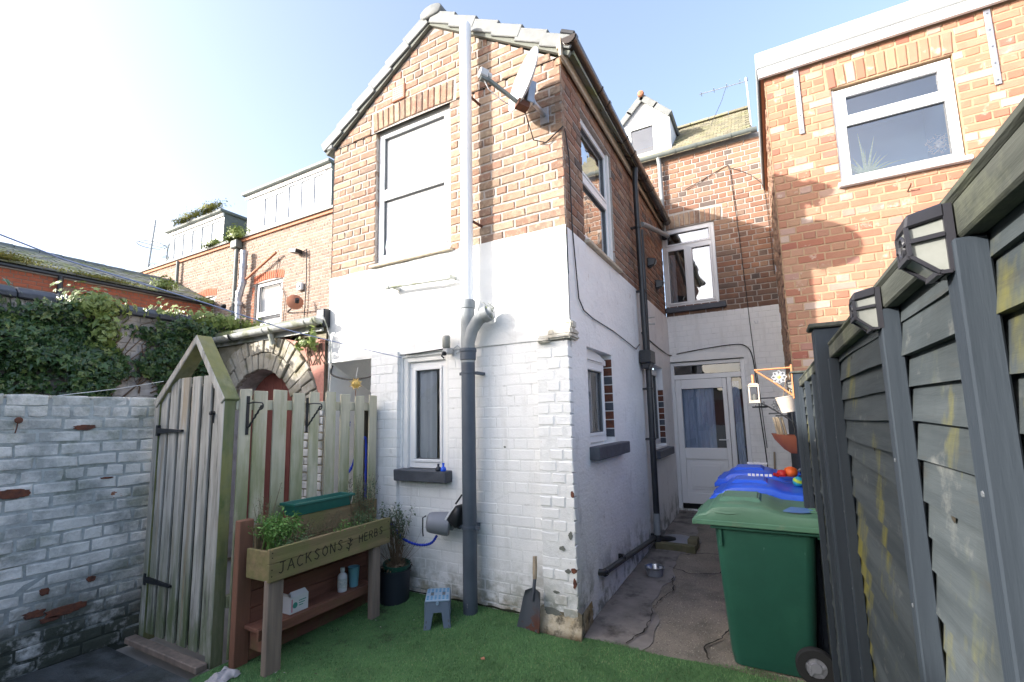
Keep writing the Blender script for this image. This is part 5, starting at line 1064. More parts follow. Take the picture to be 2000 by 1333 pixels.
YW = thing('added_yard_wall', 'unseen low pale wall added behind the viewer for reflections', 'wall', (-.7, -5.7, 0))  # unseen wall added for reflections; pale and low for more fill light
m_ = MB(); m_.box(-3.3, 1.7, -5.85, -5.62, -.05, 1.2); m_.build('wall_core', M['plaster'], YW)

# ------------------------------------------------------------------ gate, pickets
GT = thing('garden_gate', 'tall weathered plank gate in a pointed green-stained frame', 'gate', (-2.46, -1.4, 0))
y0, y1 = -1.46, -1.375
def gpart(name, m, mats, bev=.005):
    o = m.build(name, mats, GT, bevel=bev)
    if name in ('gate_post', 'gable_rafter'):
        o.data.materials.append(M['gate'])
        for p in o.data.polygons:
            if p.normal.y < -.6: p.material_index = 1
    return o
m_ = MB(); m_.box(-2.955, -2.89, y0, y1, .0, 1.80); gpart('gate_post', m_, M['gateframe'])
m_ = MB(); m_.box(-2.065, -2.006, y0, y1, .0, 1.80); gpart('gate_post', m_, M['gateframe'])
ap = (-2.40, 2.26)
for (xa, za, sg) in ((-2.945, 1.76, 1), (-2.01, 1.76, -1)):
    a = Vector((xa, 0, za)); b = Vector((ap[0], 0, ap[1])); d = (b-a).normalized(); n = Vector((-d.z, 0, d.x)); n = n if n.z > 0 else -n
    w_ = .058; pts = [a-n*w_*.5, a+n*w_*.5, b+n*w_*.5+d*.03*0, b-n*w_*.5]
    # mitre at the apex
    pin = Vector((ap[0], 0, ap[1]-w_*.9)); pout = Vector((ap[0], 0, ap[1]+w_*.30))
    poly = [(p.x, p.z) for p in (a-n*w_*.5, a+n*w_*.5)]+[(pout.x, pout.z), (pin.x, pin.z)]
    m_ = MB(); m_.prism(poly, lambda p, q: (p, y0-.01, q), lambda p, q: (p, y1+.02, q)); gpart('gable_rafter', m_, M['gateframe'])
def ptop(x, tp): 
    lim = (1.80+(2.20-1.80)*(x+2.92)/(.52)) if x < -2.40 else (2.20-(2.20-1.80)*(x+2.40)/.37)
    return min(tp, lim-.02)
px = [(-2.885, -2.79), (-2.755, -2.645), (-2.605, -2.495), (-2.455, -2.345), (-2.305, -2.20), (-2.165, -2.072)]
for i, (a, b) in enumerate(px):
    m_ = MB(); ta, tb = ptop(a, 1.96), ptop(b, 1.96); lean = random.uniform(-.006, .006)
    m_.prism([(a, .06), (b, .06), (b+lean, tb), (a+lean, ta)], lambda p, q: (p, -1.445, q), lambda p, q: (p, -1.425, q)); gpart('gate_plank', m_, M['gate'], .004)
for i in range(5):
    a = px[i][1]-.02; b = px[i+1][0]+.02; t = ptop(a, 1.93)-.04
    m_ = MB(); m_.box(a, b, -1.4225, -1.405, .07, min(t, ptop(b, 1.93)-.04)); gpart('back_board', m_, M['gatedark'], .003)
for z in (.32, 1.62):
    m_ = MB(); m_.box(-2.89, -2.07, -1.4045, -1.38, z, z+.09); gpart('gate_rail', m_, M['gatedark'], .004)
for (z, x0) in ((1.558, -2.90), (.442, -2.925)):
    m_ = MB(); m_.prism([(x0, z-.038), (x0+.03, z-.038), (x0+.03, z-.020), (x0+.37, z-.008), (x0+.37, z+.008), (x0+.03, z+.022), (x0+.03, z+.045), (x0, z+.045)], lambda p, q: (p, -1.468, q), lambda p, q: (p, -1.447, q)); hg = gpart('strap_hinge', m_, M['iron'], .002)
m_ = MB(); m_.lathe([(0, .035), (.014, .03), (.016, .02), (.006, .01), (.006, 0)], (-2.145, -1.446, 1.68), 10, ax=(0, -1, 0)); m_.lathe([(.016, 0), (.016, .004), (0, .004)], (-2.145, -1.446, 1.68), 10, ax=(0, -1, 0)); m_.box(-2.149, -2.141, -1.452, -1.446, 1.61, 1.68); gpart('latch_knob', m_, M['iron'], 0)
m_ = MB(); m_.box(-2.95, -2.0, -1.55, -1.475, .012, .055); gpart('threshold_board', m_, M['legwood'], .006)
PF = thing('picket_fence', 'green-tinged picket fence running from the gate to the white house', 'fence', (-2.0, -.7, 0))
pk = [(-1.315, -1.285+.005), (-1.255, -1.135), (-1.095, -.968), (-.935, -.815), (-.775, -.668), (-.615, -.497), (-.455, -.335), (-.292, -.172), (-.120, -.012)]
pk[0] = (-1.325, -1.29)
pks = [(-1.362, -1.262)]+pk[1:]
for i, (a, b) in enumerate(pks):
    a, b = a+.007, b-.007
    h = 1.848+random.uniform(-.012, .012); l = random.uniform(-.006, .006); m_ = MB()
    m_.prism([(a, .02), (b, .02), (b+l, h), (a+l, h+random.uniform(-.006, .006))], lambda p, q: (-1.985, p, q), lambda p, q: (-2.003, p, q)); m_.build('picket', M['picket'], PF, bevel=.003)
for (z0, z1) in ((1.70, 1.775), (.35, .43)):
    m_ = MB(); m_.box(-2.052, -2.0045, -1.370, .0, z0, z1); m_.build('fence_rail', M['picket'], PF, bevel=.004)
m_ = MB(); m_.box(-2.075, -2.053, -.10, .02, 0, 1.74); m_.build('fence_post', M['gatedark'], PF, bevel=.004)
for (yy, lab) in ((-1.30, 'curly black basket bracket on the picket next to the gate'), (-.80, 'curly black basket bracket midway along the picket fence')):
    br = thing('basket_bracket', lab, 'bracket', (-1.98, yy, 1.6), 'brackets on the picket fence')
    m_ = MB(); m_.box(-1.984, -1.979, yy-.011, yy+.011, 1.52, 1.80); m_.build('back_plate', M['iron'], br)
    m_ = MB(); n = 16; m_.tube([(-1.975+.145*q/n, yy+.01*q/n, 1.565+.165*q/n+.006*math.sin(q*2.2)) for q in range(n+1)], [.006+.0015*(q % 2) for q in range(n+1)], 6); m_.build('twisted_strut', M['iron'], br)
    m_ = MB(); m_.tube([(-1.98, yy, 1.748), (-1.90, yy, 1.752), (-1.835, yy, 1.748)]+[(-1.828+.024*math.sin(t), yy, 1.724+.024*math.cos(t)) for t in np.linspace(0, 4.2, 8)], .005, 6); m_.build('hook_arm', M['iron'], br)

# ------------------------------------------------------------------ planter
PL = thing('planter', 'raised wooden herb planter with carved lettering and a shelf below', 'planter', (-1.7, -.8, 0))
def pp(name, material, a, bev=.004): m = MB(); m.box(*a); return m.build(name, M[material], PL, bevel=bev)
pp('back_post', 'redpost', (-1.90, -1.845, -1.40, -1.30, 0, .945)); pp('back_post', 'redpost', (-1.90, -1.845, -.24, -.15, 0, .90))
pp('leg', 'legwood', (-1.615, -1.565, -1.365, -1.255, 0, .585)); pp('leg', 'legwood', (-1.615, -1.565, -.46, -.37, 0.005, .60))
fb = pp('front_board', 'trough', (-1.563, -1.538, -1.385, -.29, .583, .695)); fb2 = pp('front_board', 'trough', (-1.563, -1.538, -1.387, -.292, .697, .790))
pp('rear_board', 'trough', (-1.845, -1.822, -1.30, -.16, .742, .905)); pp('rear_board', 'trough', (-1.845, -1.822, -1.30, -.16, .575, .738))
pp('end_board', 'trough', (-1.822, -1.563, -1.36, -1.335, .575, .765)); pp('end_board', 'trough', (-1.822, -1.563, -.33, -.305, .575, .765))
pp('floor_board', 'redwood', (-1.82, -1.565, -1.33, -.335, .575, .60))
m_ = MB(); vs = []; fs = []
for i in range(5):
    for j in range(21): vs.append((-1.82+.255*i/4, -1.333+1.0*j/20, .715+.016*mnoise.noise(Vector((i*1.3, j*.9, 2)))))
for i in range(4):
    for j in range(20): fs.append((i*21+j, i*21+j+1, (i+1)*21+j+1, (i+1)*21+j))
m_.add(vs, fs).build('soil', M['soil'], PL, smooth=60)
for k in range(5): pp('back_panel_board', 'redwood', (-1.868, -1.848, -1.298, -.245, .02+k*.112, .128+k*.112))
pp('shelf', 'redwood', (-1.846, -1.70, -1.34, -.33, .235, .262)); pp('shelf_edge', 'redwood', (-1.699, -1.678, -1.345, -.325, .19, .258))
pp('shelf_end', 'redwood', (-1.84, -1.70, -1.30, -1.28, .10, .234))
# lettering burnt into the front boards
STR = {'J': [[(.2, 1), (.95, 1)], [(.62, 1), (.62, .2), (.4, 0), (.1, .12)]], 'A': [[(0, 0), (.48, 1), (.95, 0)], [(.2, .38), (.76, .38)]], 'C': [[(.9, .85), (.5, 1), (.12, .72), (.1, .3), (.42, 0), (.9, .12)]],
       'K': [[(.1, 0), (.1, 1)], [(.85, 1), (.12, .45)], [(.35, .6), (.9, 0)]], 'S': [[(.85, .86), (.5, 1), (.15, .78), (.5, .52), (.82, .26), (.5, 0), (.1, .14)]], 'O': [[(.5, 1), (.12, .7), (.12, .3), (.5, 0), (.88, .3), (.88, .7), (.5, 1)]],
       'N': [[(.1, 0), (.1, 1), (.85, 0), (.85, 1)]], 'H': [[(.1, 0), (.1, 1)], [(.85, 0), (.85, 1)], [(.1, .5), (.85, .5)]], 'E': [[(.85, 1), (.12, 1), (.12, 0), (.85, 0)], [(.12, .52), (.7, .52)]], 'R': [[(.1, 0), (.1, 1), (.7, .95), (.8, .7), (.6, .5), (.12, .48)], [(.45, .48), (.88, 0)]],
       'B': [[(.1, 0), (.1, 1), (.65, .95), (.72, .72), (.55, .53), (.1, .52)], [(.55, .53), (.82, .35), (.7, .05), (.1, 0)]]}
def write(txt, ya, yb, z0, h, dz, name):
    n = len(txt); wd = (yb-ya)/n; m = MB()
    for i, ch in enumerate(txt):
        for st in STR[ch]:
            P = []
            for q in range(len(st)-1):
                for t in (0, .5): P.append((st[q][0]+(st[q+1][0]-st[q][0])*t, st[q][1]+(st[q+1][1]-st[q][1])*t))
            P.append(st[-1])
            for q in range(len(P)-1):
                A = (-1.5375, ya+wd*(i+.08+.78*P[q][0]), z0+dz*i/n+h*P[q][1]); B_ = (-1.5375, ya+wd*(i+.08+.78*P[q+1][0]), z0+dz*i/n+h*P[q+1][1]); m.beam(A, B_, .0065, .0025, up=(1, 0, 0))
    o = m.build(name, M['carve'], fb); o['kind'] = 'stuff'
write('JACKSONS', -1.325, -.78, .625, .070, .03, 'carved_lettering'); write('HERBS', -.64, -.37, .66, .058, .02, 'carved_lettering')
m_ = MB(); m_.beam((-1.5375, -.735, .625), (-1.5375, -.715, .72), .006, .0025, up=(1, 0, 0))
for k in range(5): m_.beam((-1.5375, -.733+.004*k, .64+.016*k), (-1.5375, -.733+.004*k+(.024 if k % 2 else -.024), .655+.016*k), .008, .0025, up=(1, 0, 0))
m_.build('carved_sprig', M['carve'], fb)
for (yy, zz) in ((-1.365, .62), (-1.365, .66), (-1.365, .735), (-1.365, .765), (-.315, .63), (-.315, .76)):
    s_ = MB(); s_.lathe([(.0045, 0), (.0045, .0015), (0, .0015)], (-1.538, yy, zz), 8, ax=(1, 0, 0)); s_.build('screw', M['carve'], fb if zz < .69 else fb2)
# plants in the planter
def sprig_plant(name, label, cat, base, n, h, spread, leafm, stemm, leafsize, nleaf, seed, lean=(0, 0), leafzone=(.4, 1.0), rad=.0022, shape='leaf', box=None):
    g = np.random.default_rng(seed); t = thing(name, label, cat, base); st = MB(); P = []
    for k in range(n):
        if box: b = np.array([base[0]+g.uniform(-box[0], box[0]), base[1]+g.uniform(-box[1], box[1]), base[2]])
        else: b = np.array(base)+np.array([*g.normal(0, spread*.18, 2), 0])
        d = np.array([*g.normal(0, spread, 2), 0])+np.array([*lean, 0]); hh = h*g.uniform(.55, 1.1); pts = []
        cv = g.normal(0, .25*spread, 2)
        for q in range(6):
            s_ = q/5; pts.append(b+d*s_*hh/h+np.array([cv[0]*math.sin(s_*3), cv[1]*math.sin(s_*3), hh*s_]))
        st.tube(pts, [rad*(1-.12*q) for q in range(6)], 4, cap=False)
        for j in range(nleaf):
            s_ = g.uniform(*leafzone); i = min(4, int(s_*5)); p = pts[i]+(pts[i+1]-pts[i])*(s_*5-i); P.append(p+g.normal(0, leafsize*.9, 3))
    o = st.build('stems', M[stemm], t); o['kind'] = 'stuff'
    if P:
        P = np.array(P); o = leaf_cloud(P, g.normal(0, 1, P.shape)+np.array([0, 0, .6]), leafsize, 'leaves', M[leafm], t, shape, 1.0, seed); o['kind'] = 'stuff'
    return t
sprig_plant('parsley', 'bright green leafy parsley at the left end of the planter', 'plant', (-1.75, -1.17, .72), 55, .235, .085, 'parsley', 'parsley', .022, 26, 11, leafzone=(.55, 1.05), box=(.04, .12))
sprig_plant('dry_herb', 'tall wispy dried herb stems beside the parsley', 'plant', (-1.80, -1.27, .72), 14, .46, .05, 'herb', 'dry', .009, 26, 12)
sprig_plant('dry_herb', 'brown dried stalks across the middle of the planter', 'plant', (-1.68, -.80, .72), 70, .19, .10, 'herb', 'dry', .008, 5, 13, box=(.09, .30), rad=.0016)
sprig_plant('low_herb', 'small green herb near the left front of the planter', 'plant', (-1.64, -1.12, .72), 22, .09, .05, 'herb', 'herb', .020, 9, 14, box=(.05, .07))
sprig_plant('low_herb', 'low green herb spreading at the middle front of the planter', 'plant', (-1.62, -.68, .72), 34, .09, .05, 'parsley', 'herb', .018, 8, 15, box=(.05, .10))
sprig_plant('low_herb', 'green herb tuft close to the right end of the planter', 'plant', (-1.68, -.44, .72), 30, .14, .06, 'herb', 'herb', .018, 14, 16, box=(.08, .06))
sprig_plant('lavender', 'grey-green bushy lavender behind the right end of the planter', 'plant', (-1.82, -.33, .72), 46, .40, .085, 'shrub', 'dry', .014, 24, 17, leafzone=(.45, 1.0), box=(.03, .10))
# window box resting on the planter
wbx = MB(); x0, x1, ya, yb, z0, z1 = -1.95, -1.80, -1.02, -.46, .905, 1.0
def trough_box(m, t=.006, lip=.012):
    m.add([(x0+.015, ya+.015, z0), (x1-.015, ya+.015, z0), (x1-.015, yb-.015, z0), (x0+.015, yb-.015, z0), (x0, ya, z1), (x1, ya, z1), (x1, yb, z1), (x0, yb, z1), (x0+t, ya+t, z1), (x1-t, ya+t, z1), (x1-t, yb-t, z1), (x0+t, yb-t, z1), (x0+.02, ya+.02, z0+.03), (x1-.02, ya+.02, z0+.03), (x1-.02, yb-.02, z0+.03), (x0+.02, yb-.02, z0+.03)],
          [(0, 3, 2, 1)]+[(i, (i+1) % 4, 4+(i+1) % 4, 4+i) for i in range(4)]+[(4+i, 4+(i+1) % 4, 8+(i+1) % 4, 8+i) for i in range(4)]+[(8+i, 8+(i+1) % 4, 12+(i+1) % 4, 12+i) for i in range(4)]+[(12, 13, 14, 15)])
    m.box(x0-lip, x1+lip, ya-lip, ya, z1-.02, z1); m.box(x0-lip, x1+lip, yb, yb+lip, z1-.02, z1); m.box(x0-lip, x0, ya, yb, z1-.02, z1); m.box(x1, x1+lip, ya, yb, z1-.02, z1)
trough_box(wbx); tag(wbx.build('window_box', M['wbox'], None, bevel=.003), 'empty dark teal plastic window box lying on the planter', 'window box')
# things on the shelf
cx, cy = -1.755, -1.02
ct = thing('carton', 'small white printed carton on the planter shelf', 'carton', (cx, cy, .262))
m_ = MB(); m_.box(cx-.045, cx+.045, cy-.075, cy+.075, .262, .375); m_.build('body', M['carton'], ct, bevel=.002)
m_ = MB(); m_.add([(cx-.045, cy-.075, .375), (cx+.045, cy-.075, .375), (cx+.05, cy-.10, .41), (cx-.04, cy-.10, .41)], [(0, 1, 2, 3)]); m_.build('flap', M['carton'], ct)
m_ = MB(); m_.add([(cx+.045, cy-.07, .376), (cx+.045, cy+.07, .376), (cx+.02, cy+.06, .405), (cx+.02, cy-.06, .405)], [(0, 1, 2, 3)]); m_.build('flap', M['carton'], ct)
m_ = MB(); m_.lathe([(.020, 0), (0, .0005)], (cx+.046, cy-.035, .315), 14, ax=(1, 0, 0)); m_.build('round_mark', M['cartgreen'], ct)
for k in range(3):
    m_ = MB(); m_.box(cx+.0455, cx+.0462, cy-.005, cy+.055-.012*k, .335-.016*k, .341-.016*k); m_.build('print_line', M['cartgreen'], ct)
m_ = MB(); m_.box(cx+.0455, cx+.0462, cy-.065, cy-.055, .275, .36); m_.build('print_band', M['cartpink'], ct)
bt = thing('spray_bottle', 'clear white bottle with a paper label at the right end of the shelf', 'bottle', (-1.75, -.60, .262))
m_ = MB(); m_.lathe([(0, 0), (.034, 0), (.036, .006), (.036, .115), (.030, .13), (.014, .142), (.014, .152)], (-1.75, -.60, .262), 18); m_.build('body', M['wbottle'], bt, smooth=50)
m_ = MB(); m_.lathe([(.0365, .03), (.0367, .03), (.0367, .10), (.0365, .10)], (-1.75, -.60, .262), 18); m_.build('paper_label', M['label'], bt, smooth=50)
m_ = MB(); m_.lathe([(.016, .150), (.017, .152), (.017, .178), (0, .178)], (-1.75, -.60, .262), 14); m_.build('cap', M['carton'], bt, smooth=50)
m_ = MB(); m_.lathe([(0, 0), (.036, 0), (.046, .15), (.048, .152), (.045, .152), (.036, .01), (0, .01)], (-1.76, -.475, .262), 20); tag(m_.build('plastic_cup', M['teal'], None, smooth=50), 'pale teal cup standing beside the bottle on the shelf', 'cup')
# ------------------------------------------------------------------ potted shrub
m_ = MB(); c = (-1.66, -.10, .03); m_.lathe([(0, 0), (.125, 0), (.138, .27), (.145, .275), (.145, .285), (.13, .28), (.118, .02), (0, .02)], c, 26); tag(m_.build('tub', M['darkpot'], None, smooth=50), 'black round tub standing by the planter leg', 'tub')
ip = thing('plant_pot', 'dark green plastic pot set into the black tub', 'pot', (-1.645, -.095, .27))
m_ = MB(); m_.lathe([(0, -.2), (.085, -.2), (.108, .06), (.118, .062), (.118, .09), (.11, .09), (.105, .05), (0, .045)], (-1.645, -.095, .27), 24, ax=(.1, -.06, 1)); m_.build('body', M['greenpot'], ip, smooth=50)
g = np.random.default_rng(5); P = g.normal(0, 1, (420, 3))*np.array([.05, .05, .012])+np.array([-1.642, -.098, .335]); o = leaf_cloud(P, g.normal(0, 1, P.shape), .03, 'dead_leaves', M['dry'], ip, 'leaf', 1, 5); o['kind'] = 'stuff'
sprig_plant('potted_shrub', 'twiggy shrub with a round grey-green top in the green pot', 'shrub', (-1.64, -.10, .33), 40, .50, .075, 'shrub', 'dry', .020, 34, 21, leafzone=(.72, 1.05), rad=.003)
sprig_plant('dead_twigs', 'bare brown twigs drooping around the potted shrub', 'twigs', (-1.65, -.10, .33), 60, .30, .11, 'shrub', 'dry', .008, 2, 22, rad=.0016)

# ------------------------------------------------------------------ pipe, dish and small things on the front wall
SP = thing('soil_pipe', 'tall vertical soil pipe, white above and blue-grey iron below', 'pipe', (-.895, -.05, .02))
px_, py_ = -.895, -.05
m_ = MB(); m_.tube([(px_, py_, 2.60), (px_+.004, py_, 5.27)], .054, 22); m_.lathe([(.054, 0), (.052, .02), (.045, .038), (.03, .048), (0, .052)], (px_+.004, py_, 5.27), 22); m_.build('white_pipe', M['pipewhite'], SP, smooth=40)
m_ = MB(); m_.lathe([(.0545, 0), (.0575, .002), (.0575, .014), (.0545, .016)], (px_, py_, 4.02), 22); m_.build('pipe_joint', M['pipewhite'], SP, smooth=40)
m_ = MB(); m_.lathe([(.060, -.42), (.060, .05), (.066, .055), (.068, .07), (.068, .12), (.064, .128), (.050, .128)], (px_, py_, 2.50), 22); m_.build('branch_socket', M['pipepale'], SP, smooth=40)
m_ = MB(); m_.tube([(px_+.01, py_-.01, 2.12), (px_+.015, py_-.015, 2.24), (px_+.06, py_-.02, 2.36), (px_+.12, py_-.015, 2.44), (px_+.19, py_-.0, 2.485), (px_+.235, py_+.02, 2.50)], [.052, .052, .053, .054, .056, .058], 18); m_.build('branch_elbow', M['pipepale'], SP, smooth=50)
m_ = MB(); m_.lathe([(.062, 0), (.068, .01), (.068, .06), (.055, .062)], (px_+.16, py_-.005, 2.47), 18, ax=(.9, .1, .35)); m_.build('elbow_collar', M['pipepale'], SP, smooth=50)
m_ = MB(); m_.tube([(px_, py_, .02), (px_, py_, 2.16)], .059, 22); m_.lathe([(.060, 0), (.068, .004), (.069, .07), (.074, .075), (.074, .10), (.066, .105), (.06, .105)], (px_, py_, 2.10), 22); m_.build('iron_pipe', M['pipegrey'], SP, smooth=40)
m_ = MB(); m_.lathe([(.060, 0), (.065, .002), (.065, .028), (.060, .03)], (px_, py_, .70), 22); m_.box(px_-.10, px_-.055, py_-.012, py_+.012, .70, .728); m_.box(px_+.055, px_+.095, py_-.012, py_+.012, .70, .728); m_.box(px_-.02, px_+.02, py_+.05, .12, .70, .728); m_.build('pipe_clamp', M['pipegrey'], SP, smooth=40)
m_ = MB(); m_.lathe([(.060, 0), (.063, .002), (.063, .02), (.060, .022)], (px_, py_, 1.98), 22); m_.box(px_+.06, px_+.09, py_, .09, 1.975, 2.0); m_.box(px_-.085, px_-.06, py_-.01, py_+.02, 1.975, 2.0); m_.build('pipe_clamp', M['pipegrey'], SP, smooth=40)
for zz in (3.35, 4.55):
    m_ = MB(); m_.tube([(px_+.05, py_+.02, zz), (px_+.07, .09, zz-.01)], .012, 8); m_.build('wall_holder', M['rust'], SP)
moss('weed', (-.70, -.055, 2.50), .05, .04, .05, 90, 'small weed growing out of the open pipe elbow', 31, 'ivypale', .03)
m_ = MB()
for k in range(26):
    p = Vector((-.66+random.uniform(-.04, .03), -.06+random.uniform(-.02, .03), 2.505+random.uniform(-.05, .05))); q = p+Vector((random.uniform(-.03, .05), random.uniform(-.03, .01), random.uniform(-.06, .03))); m_.tube([p, (p+q)/2+Vector((0, -.01, .008)), q], .004, 5)
nw = m_.build('dry_leaf_plug', M['gutold'], None); tag(nw, 'pale dry leaf litter stuffed in the pipe elbow mouth', 'leaf litter', kind='stuff')
# satellite dish
DN = Vector((-.59, -.77, .19)).normalized(); dc = Vector((-.225, -.21, 4.36))
SD = thing('satellite_dish', 'pale grey satellite dish on the gable corner below the eaves', 'satellite dish', dc)
a1 = Vector((0, 0, 1)).cross(DN).normalized(); a2 = DN.cross(a1)
m_ = MB(); vs = []; fs = []; nr, na = 7, 32
for side in (0, 1):
    for i in range(nr+1):
        q = i/nr
        for k in range(na):
            t = 2*math.pi*k/na; x = .275*q*math.cos(t); y = .235*q*math.sin(t)
            vs.append(dc+a1*x+a2*y+DN*(.055*q*q-.055+(-.008 if side else 0)))
for side in (0, 1):
    b = side*(nr+1)*na
    for i in range(nr):
        for k in range(na): fs.append((b+i*na+k, b+i*na+(k+1) % na, b+(i+1)*na+(k+1) % na, b+(i+1)*na+k))
for k in range(na): fs.append((nr*na+k, nr*na+(k+1) % na, (nr+1)*na+nr*na+(k+1) % na, (nr+1)*na+nr*na+k))
m_.add(vs, fs).build('reflector', M['dish'], SD, smooth=50)
lnb = dc+DN*.31-a2*.11; base = dc-a2*.225+DN*.0
m_ = MB(); m_.beam(base-DN*.03, lnb-a2*.02, .026, .03); m_.build('feed_arm', M['gutgreen'], SD, bevel=.003)
m_ = MB(); m_.obox(lnb+DN*.015, DN, a1, a2, .035, .03, .035); m_.tube([lnb-DN*.02, lnb-DN*.055], .028, 14); m_.build('receiver', M['dish'], SD, bevel=.008)
m_ = MB(); m_.obox(lnb-a2*.035, DN, a1, a2, .03, .022, .02); m_.build('receiver_holder', M['gutgreen'], SD)
wp_ = Vector((-.16, .075, 4.19))
m_ = MB(); m_.obox(dc-DN*.085-a2*.10, DN, a1, a2, .03, .05, .10); m_.build('back_bracket', M['metal'], SD, bevel=.004)
m_ = MB(); m_.tube([dc-DN*.10-a2*.10, dc-DN*.14-a2*.16, wp_+Vector((0, -.10, .0)), wp_], .02, 10); m_.build('wall_arm', M['metal'], SD, smooth=50)
m_ = MB(); m_.box(wp_.x-.04, wp_.x+.04, .066, .08, 4.11, 4.26); m_.build('wall_plate', M['metal'], SD, bevel=.003)
m_ = MB(); m_.obox(base-DN*.04, DN, a1, a2, .05, .04, .025); m_.build('tilt_clamp', M['rust'], SD)
for k in range(4):
    m_ = MB(); m_.lathe([(.008, 0), (.006, .004), (0, .004)], dc+a1*(.05 if k % 2 else -.05)+a2*(-.14 if k < 2 else -.02)+DN*-.045, 8, ax=DN); m_.build('bolt', M['gasket'], SD)
m_ = MB(); m_.tube([lnb-a2*.05, lnb-a2*.11-DN*.05, lnb-a2*.15-DN*.16, base+DN*.04-a2*.05], .004, 6); m_.build('lead', M['dish'], SD)
wr = MB(); wr.tube([base-DN*.05, (-.25, .03, 3.97), (-.15, .062, 3.93), (.012, .066, 4.03), (.016, .10, 4.0), (.014, .17, 3.8), (.014, .18, 3.2), (.022, .20, 2.9), (.022, .25, 2.58), (.022, .36, 2.50), (.022, .60, 2.47), (.022, 1.2, 2.45), (.022, 1.8, 2.40), (.022, 2.1, 2.37), (.022, 2.28, 2.45)], .0055, 6)
tag(wr.build('dish_cable', M['cable'], None, smooth=60), 'black cable from the dish down the white side wall', 'cable')
# rail on the wall
m_ = MB(); RL = thing('wall_rail', 'pale tubular rail on the white wall under the upper window', 'rail', (-1.5, .02, 2.88))
m_.tube([(-1.86, -.02, 2.905), (-1.10, -.02, 2.875)], .017, 12); m_.build('tube', M['gutold'], RL, smooth=50)
m_ = MB(); m_.tube([(-1.88, -.02, 2.906), (-1.835, -.02, 2.904)], .024, 12); m_.tube([(-1.89, -.02, 2.906), (-1.875, -.02, 2.906)], .014, 10); m_.build('end_cap', M['gutold'], RL, smooth=50)
for x in (-1.79, -1.11): m_ = MB(); m_.box(x-.012, x+.012, -.025, .075, 2.88, 2.912); m_.build('bracket', M['gutold'], RL, bevel=.003)
# wall lamp over the lower window
WL = thing('wall_light', 'small pale outdoor light over the lower window beside the pipe', 'lamp', (-1.15, .02, 2.25))
m_ = MB(); m_.lathe([(0, .145), (.03, .143), (.036, .13), (.036, .04), (.03, .03)], (-1.155, -.01, 2.205), 16); m_.build('lamp_shade', M['frost'], WL, smooth=40)
m_ = MB(); m_.box(-1.185, -1.13, -.03, .07, 2.185, 2.24); m_.build('mount', M['dish'], WL, bevel=.008)
m_ = MB(); m_.lathe([(0, 0), (.02, .004), (.024, .03), (.01, .04)], (-1.165, -.03, 2.165), 12); m_.tube([(-1.16, -.05, 2.19), (-1.17, -.06, 2.16), (-1.15, -.05, 2.14)], .008, 6); m_.build('sensor', M['iron'], WL, smooth=40)
m_ = MB(); m_.tube([(-1.12, .05, 2.235), (-1.08, .055, 2.26), (-1.055, .06, 2.24), (-1.07, .06, 2.20), (-1.10, .06, 2.19)], .006, 6); m_.build('lead', M['dish'], WL)
m_ = MB(); m_.tube([(-1.70, .055, 2.225), (-1.2, .055, 2.245), (-1.13, .055, 2.22)], .005, 6); tag(m_.build('surface_cable', M['cable'], None), 'thin cable along the head of the lower window', 'cable')
# bottles on the sill
for (x, m1, lab, hh) in ((-1.255, 'darkpot', 'tiny dark bottle at the right end of the grey sill', .06), (-1.20, 'blue', 'tiny bright blue bottle at the right end of the grey sill', .07)):
    t = thing('sill_bottle', lab, 'bottle', (x, -.0, 1.15)); m_ = MB(); m_.lathe([(0, 0), (.024, 0), (.027, .012), (.020, .032), (.009, .040), (.009, hh-.012)], (x, -.0, 1.152), 14); m_.build('body', M[m1], t, smooth=50)
    m_ = MB(); m_.lathe([(.011, 0), (.011, .014), (0, .014)], (x, .0, 1.152+hh-.014), 12); m_.build('stopper', M[m1], t)
# hose reel and hose
HR = thing('hose_reel', 'grey drum of a small hose reel on the white wall', 'hose reel', (-1.2, -.05, .7))
ax = Vector((-.80, -.52, .12)).normalized(); c = Vector((-1.175, -.06, .725))
m_ = MB(); m_.lathe([(0, .13), (.05, .128), (.075, .115), (.085, .09), (.098, -.03), (.10, -.06), (.085, -.075), (0, -.075)], c, 24, ax=ax); m_.build('drum', M['greyreel'], HR, smooth=40)
m_ = MB(); m_.lathe([(.05, -.075), (.05, -.10), (.025, -.12), (.025, -.15)], c, 16, ax=ax); m_.build('hub', M['greyreel'], HR, smooth=40)
m_ = MB(); m_.tube([c+ax*.13+Vector((0, 0, .05)), c+ax*.16+Vector((.0, 0, .03)), c+ax*.16+Vector((0, 0, -.09)), c+ax*.155+Vector((0, 0, -.12))], .006, 6); m_.build('crank', M['iron'], HR)
hb = thing('black_bag', 'black folded bag hanging beside the grey hose reel', 'bag', (-1.04, -.05, .8))
m_ = MB(); m_.add([(-1.12, -.10, .76), (-.985, -.13, .70), (-.955, -.12, .86), (-1.0, -.10, .90), (-1.12, .02, .76), (-.985, .02, .70), (-.955, .02, .86), (-1.0, .02, .90)], [(0, 3, 2, 1), (4, 5, 6, 7), (0, 1, 5, 4), (1, 2, 6, 5), (2, 3, 7, 6), (3, 0, 4, 7)]); m_.build('body', M['iron'], hb, bevel=.02, smooth=50)
m_ = MB(); m_.add([(-1.105, -.112, .772), (-1.09, -.114, .765), (-1.005, -.120, .872), (-1.02, -.114, .885)], [(0, 1, 2, 3)]); m_.build('pale_strip', M['carton'], hb)
m_ = MB(); m_.tube([(-1.0, -.10, .90), (-.965, -.06, .97), (-.955, .0, .95), (-.96, .02, .86)], .008, 6); m_.tube([(-1.08, -.06, .73), (-1.0, -.04, .70), (-.955, -.03, .72)], .014, 6); m_.build('strap', M['iron'], hb)
hs_ = []
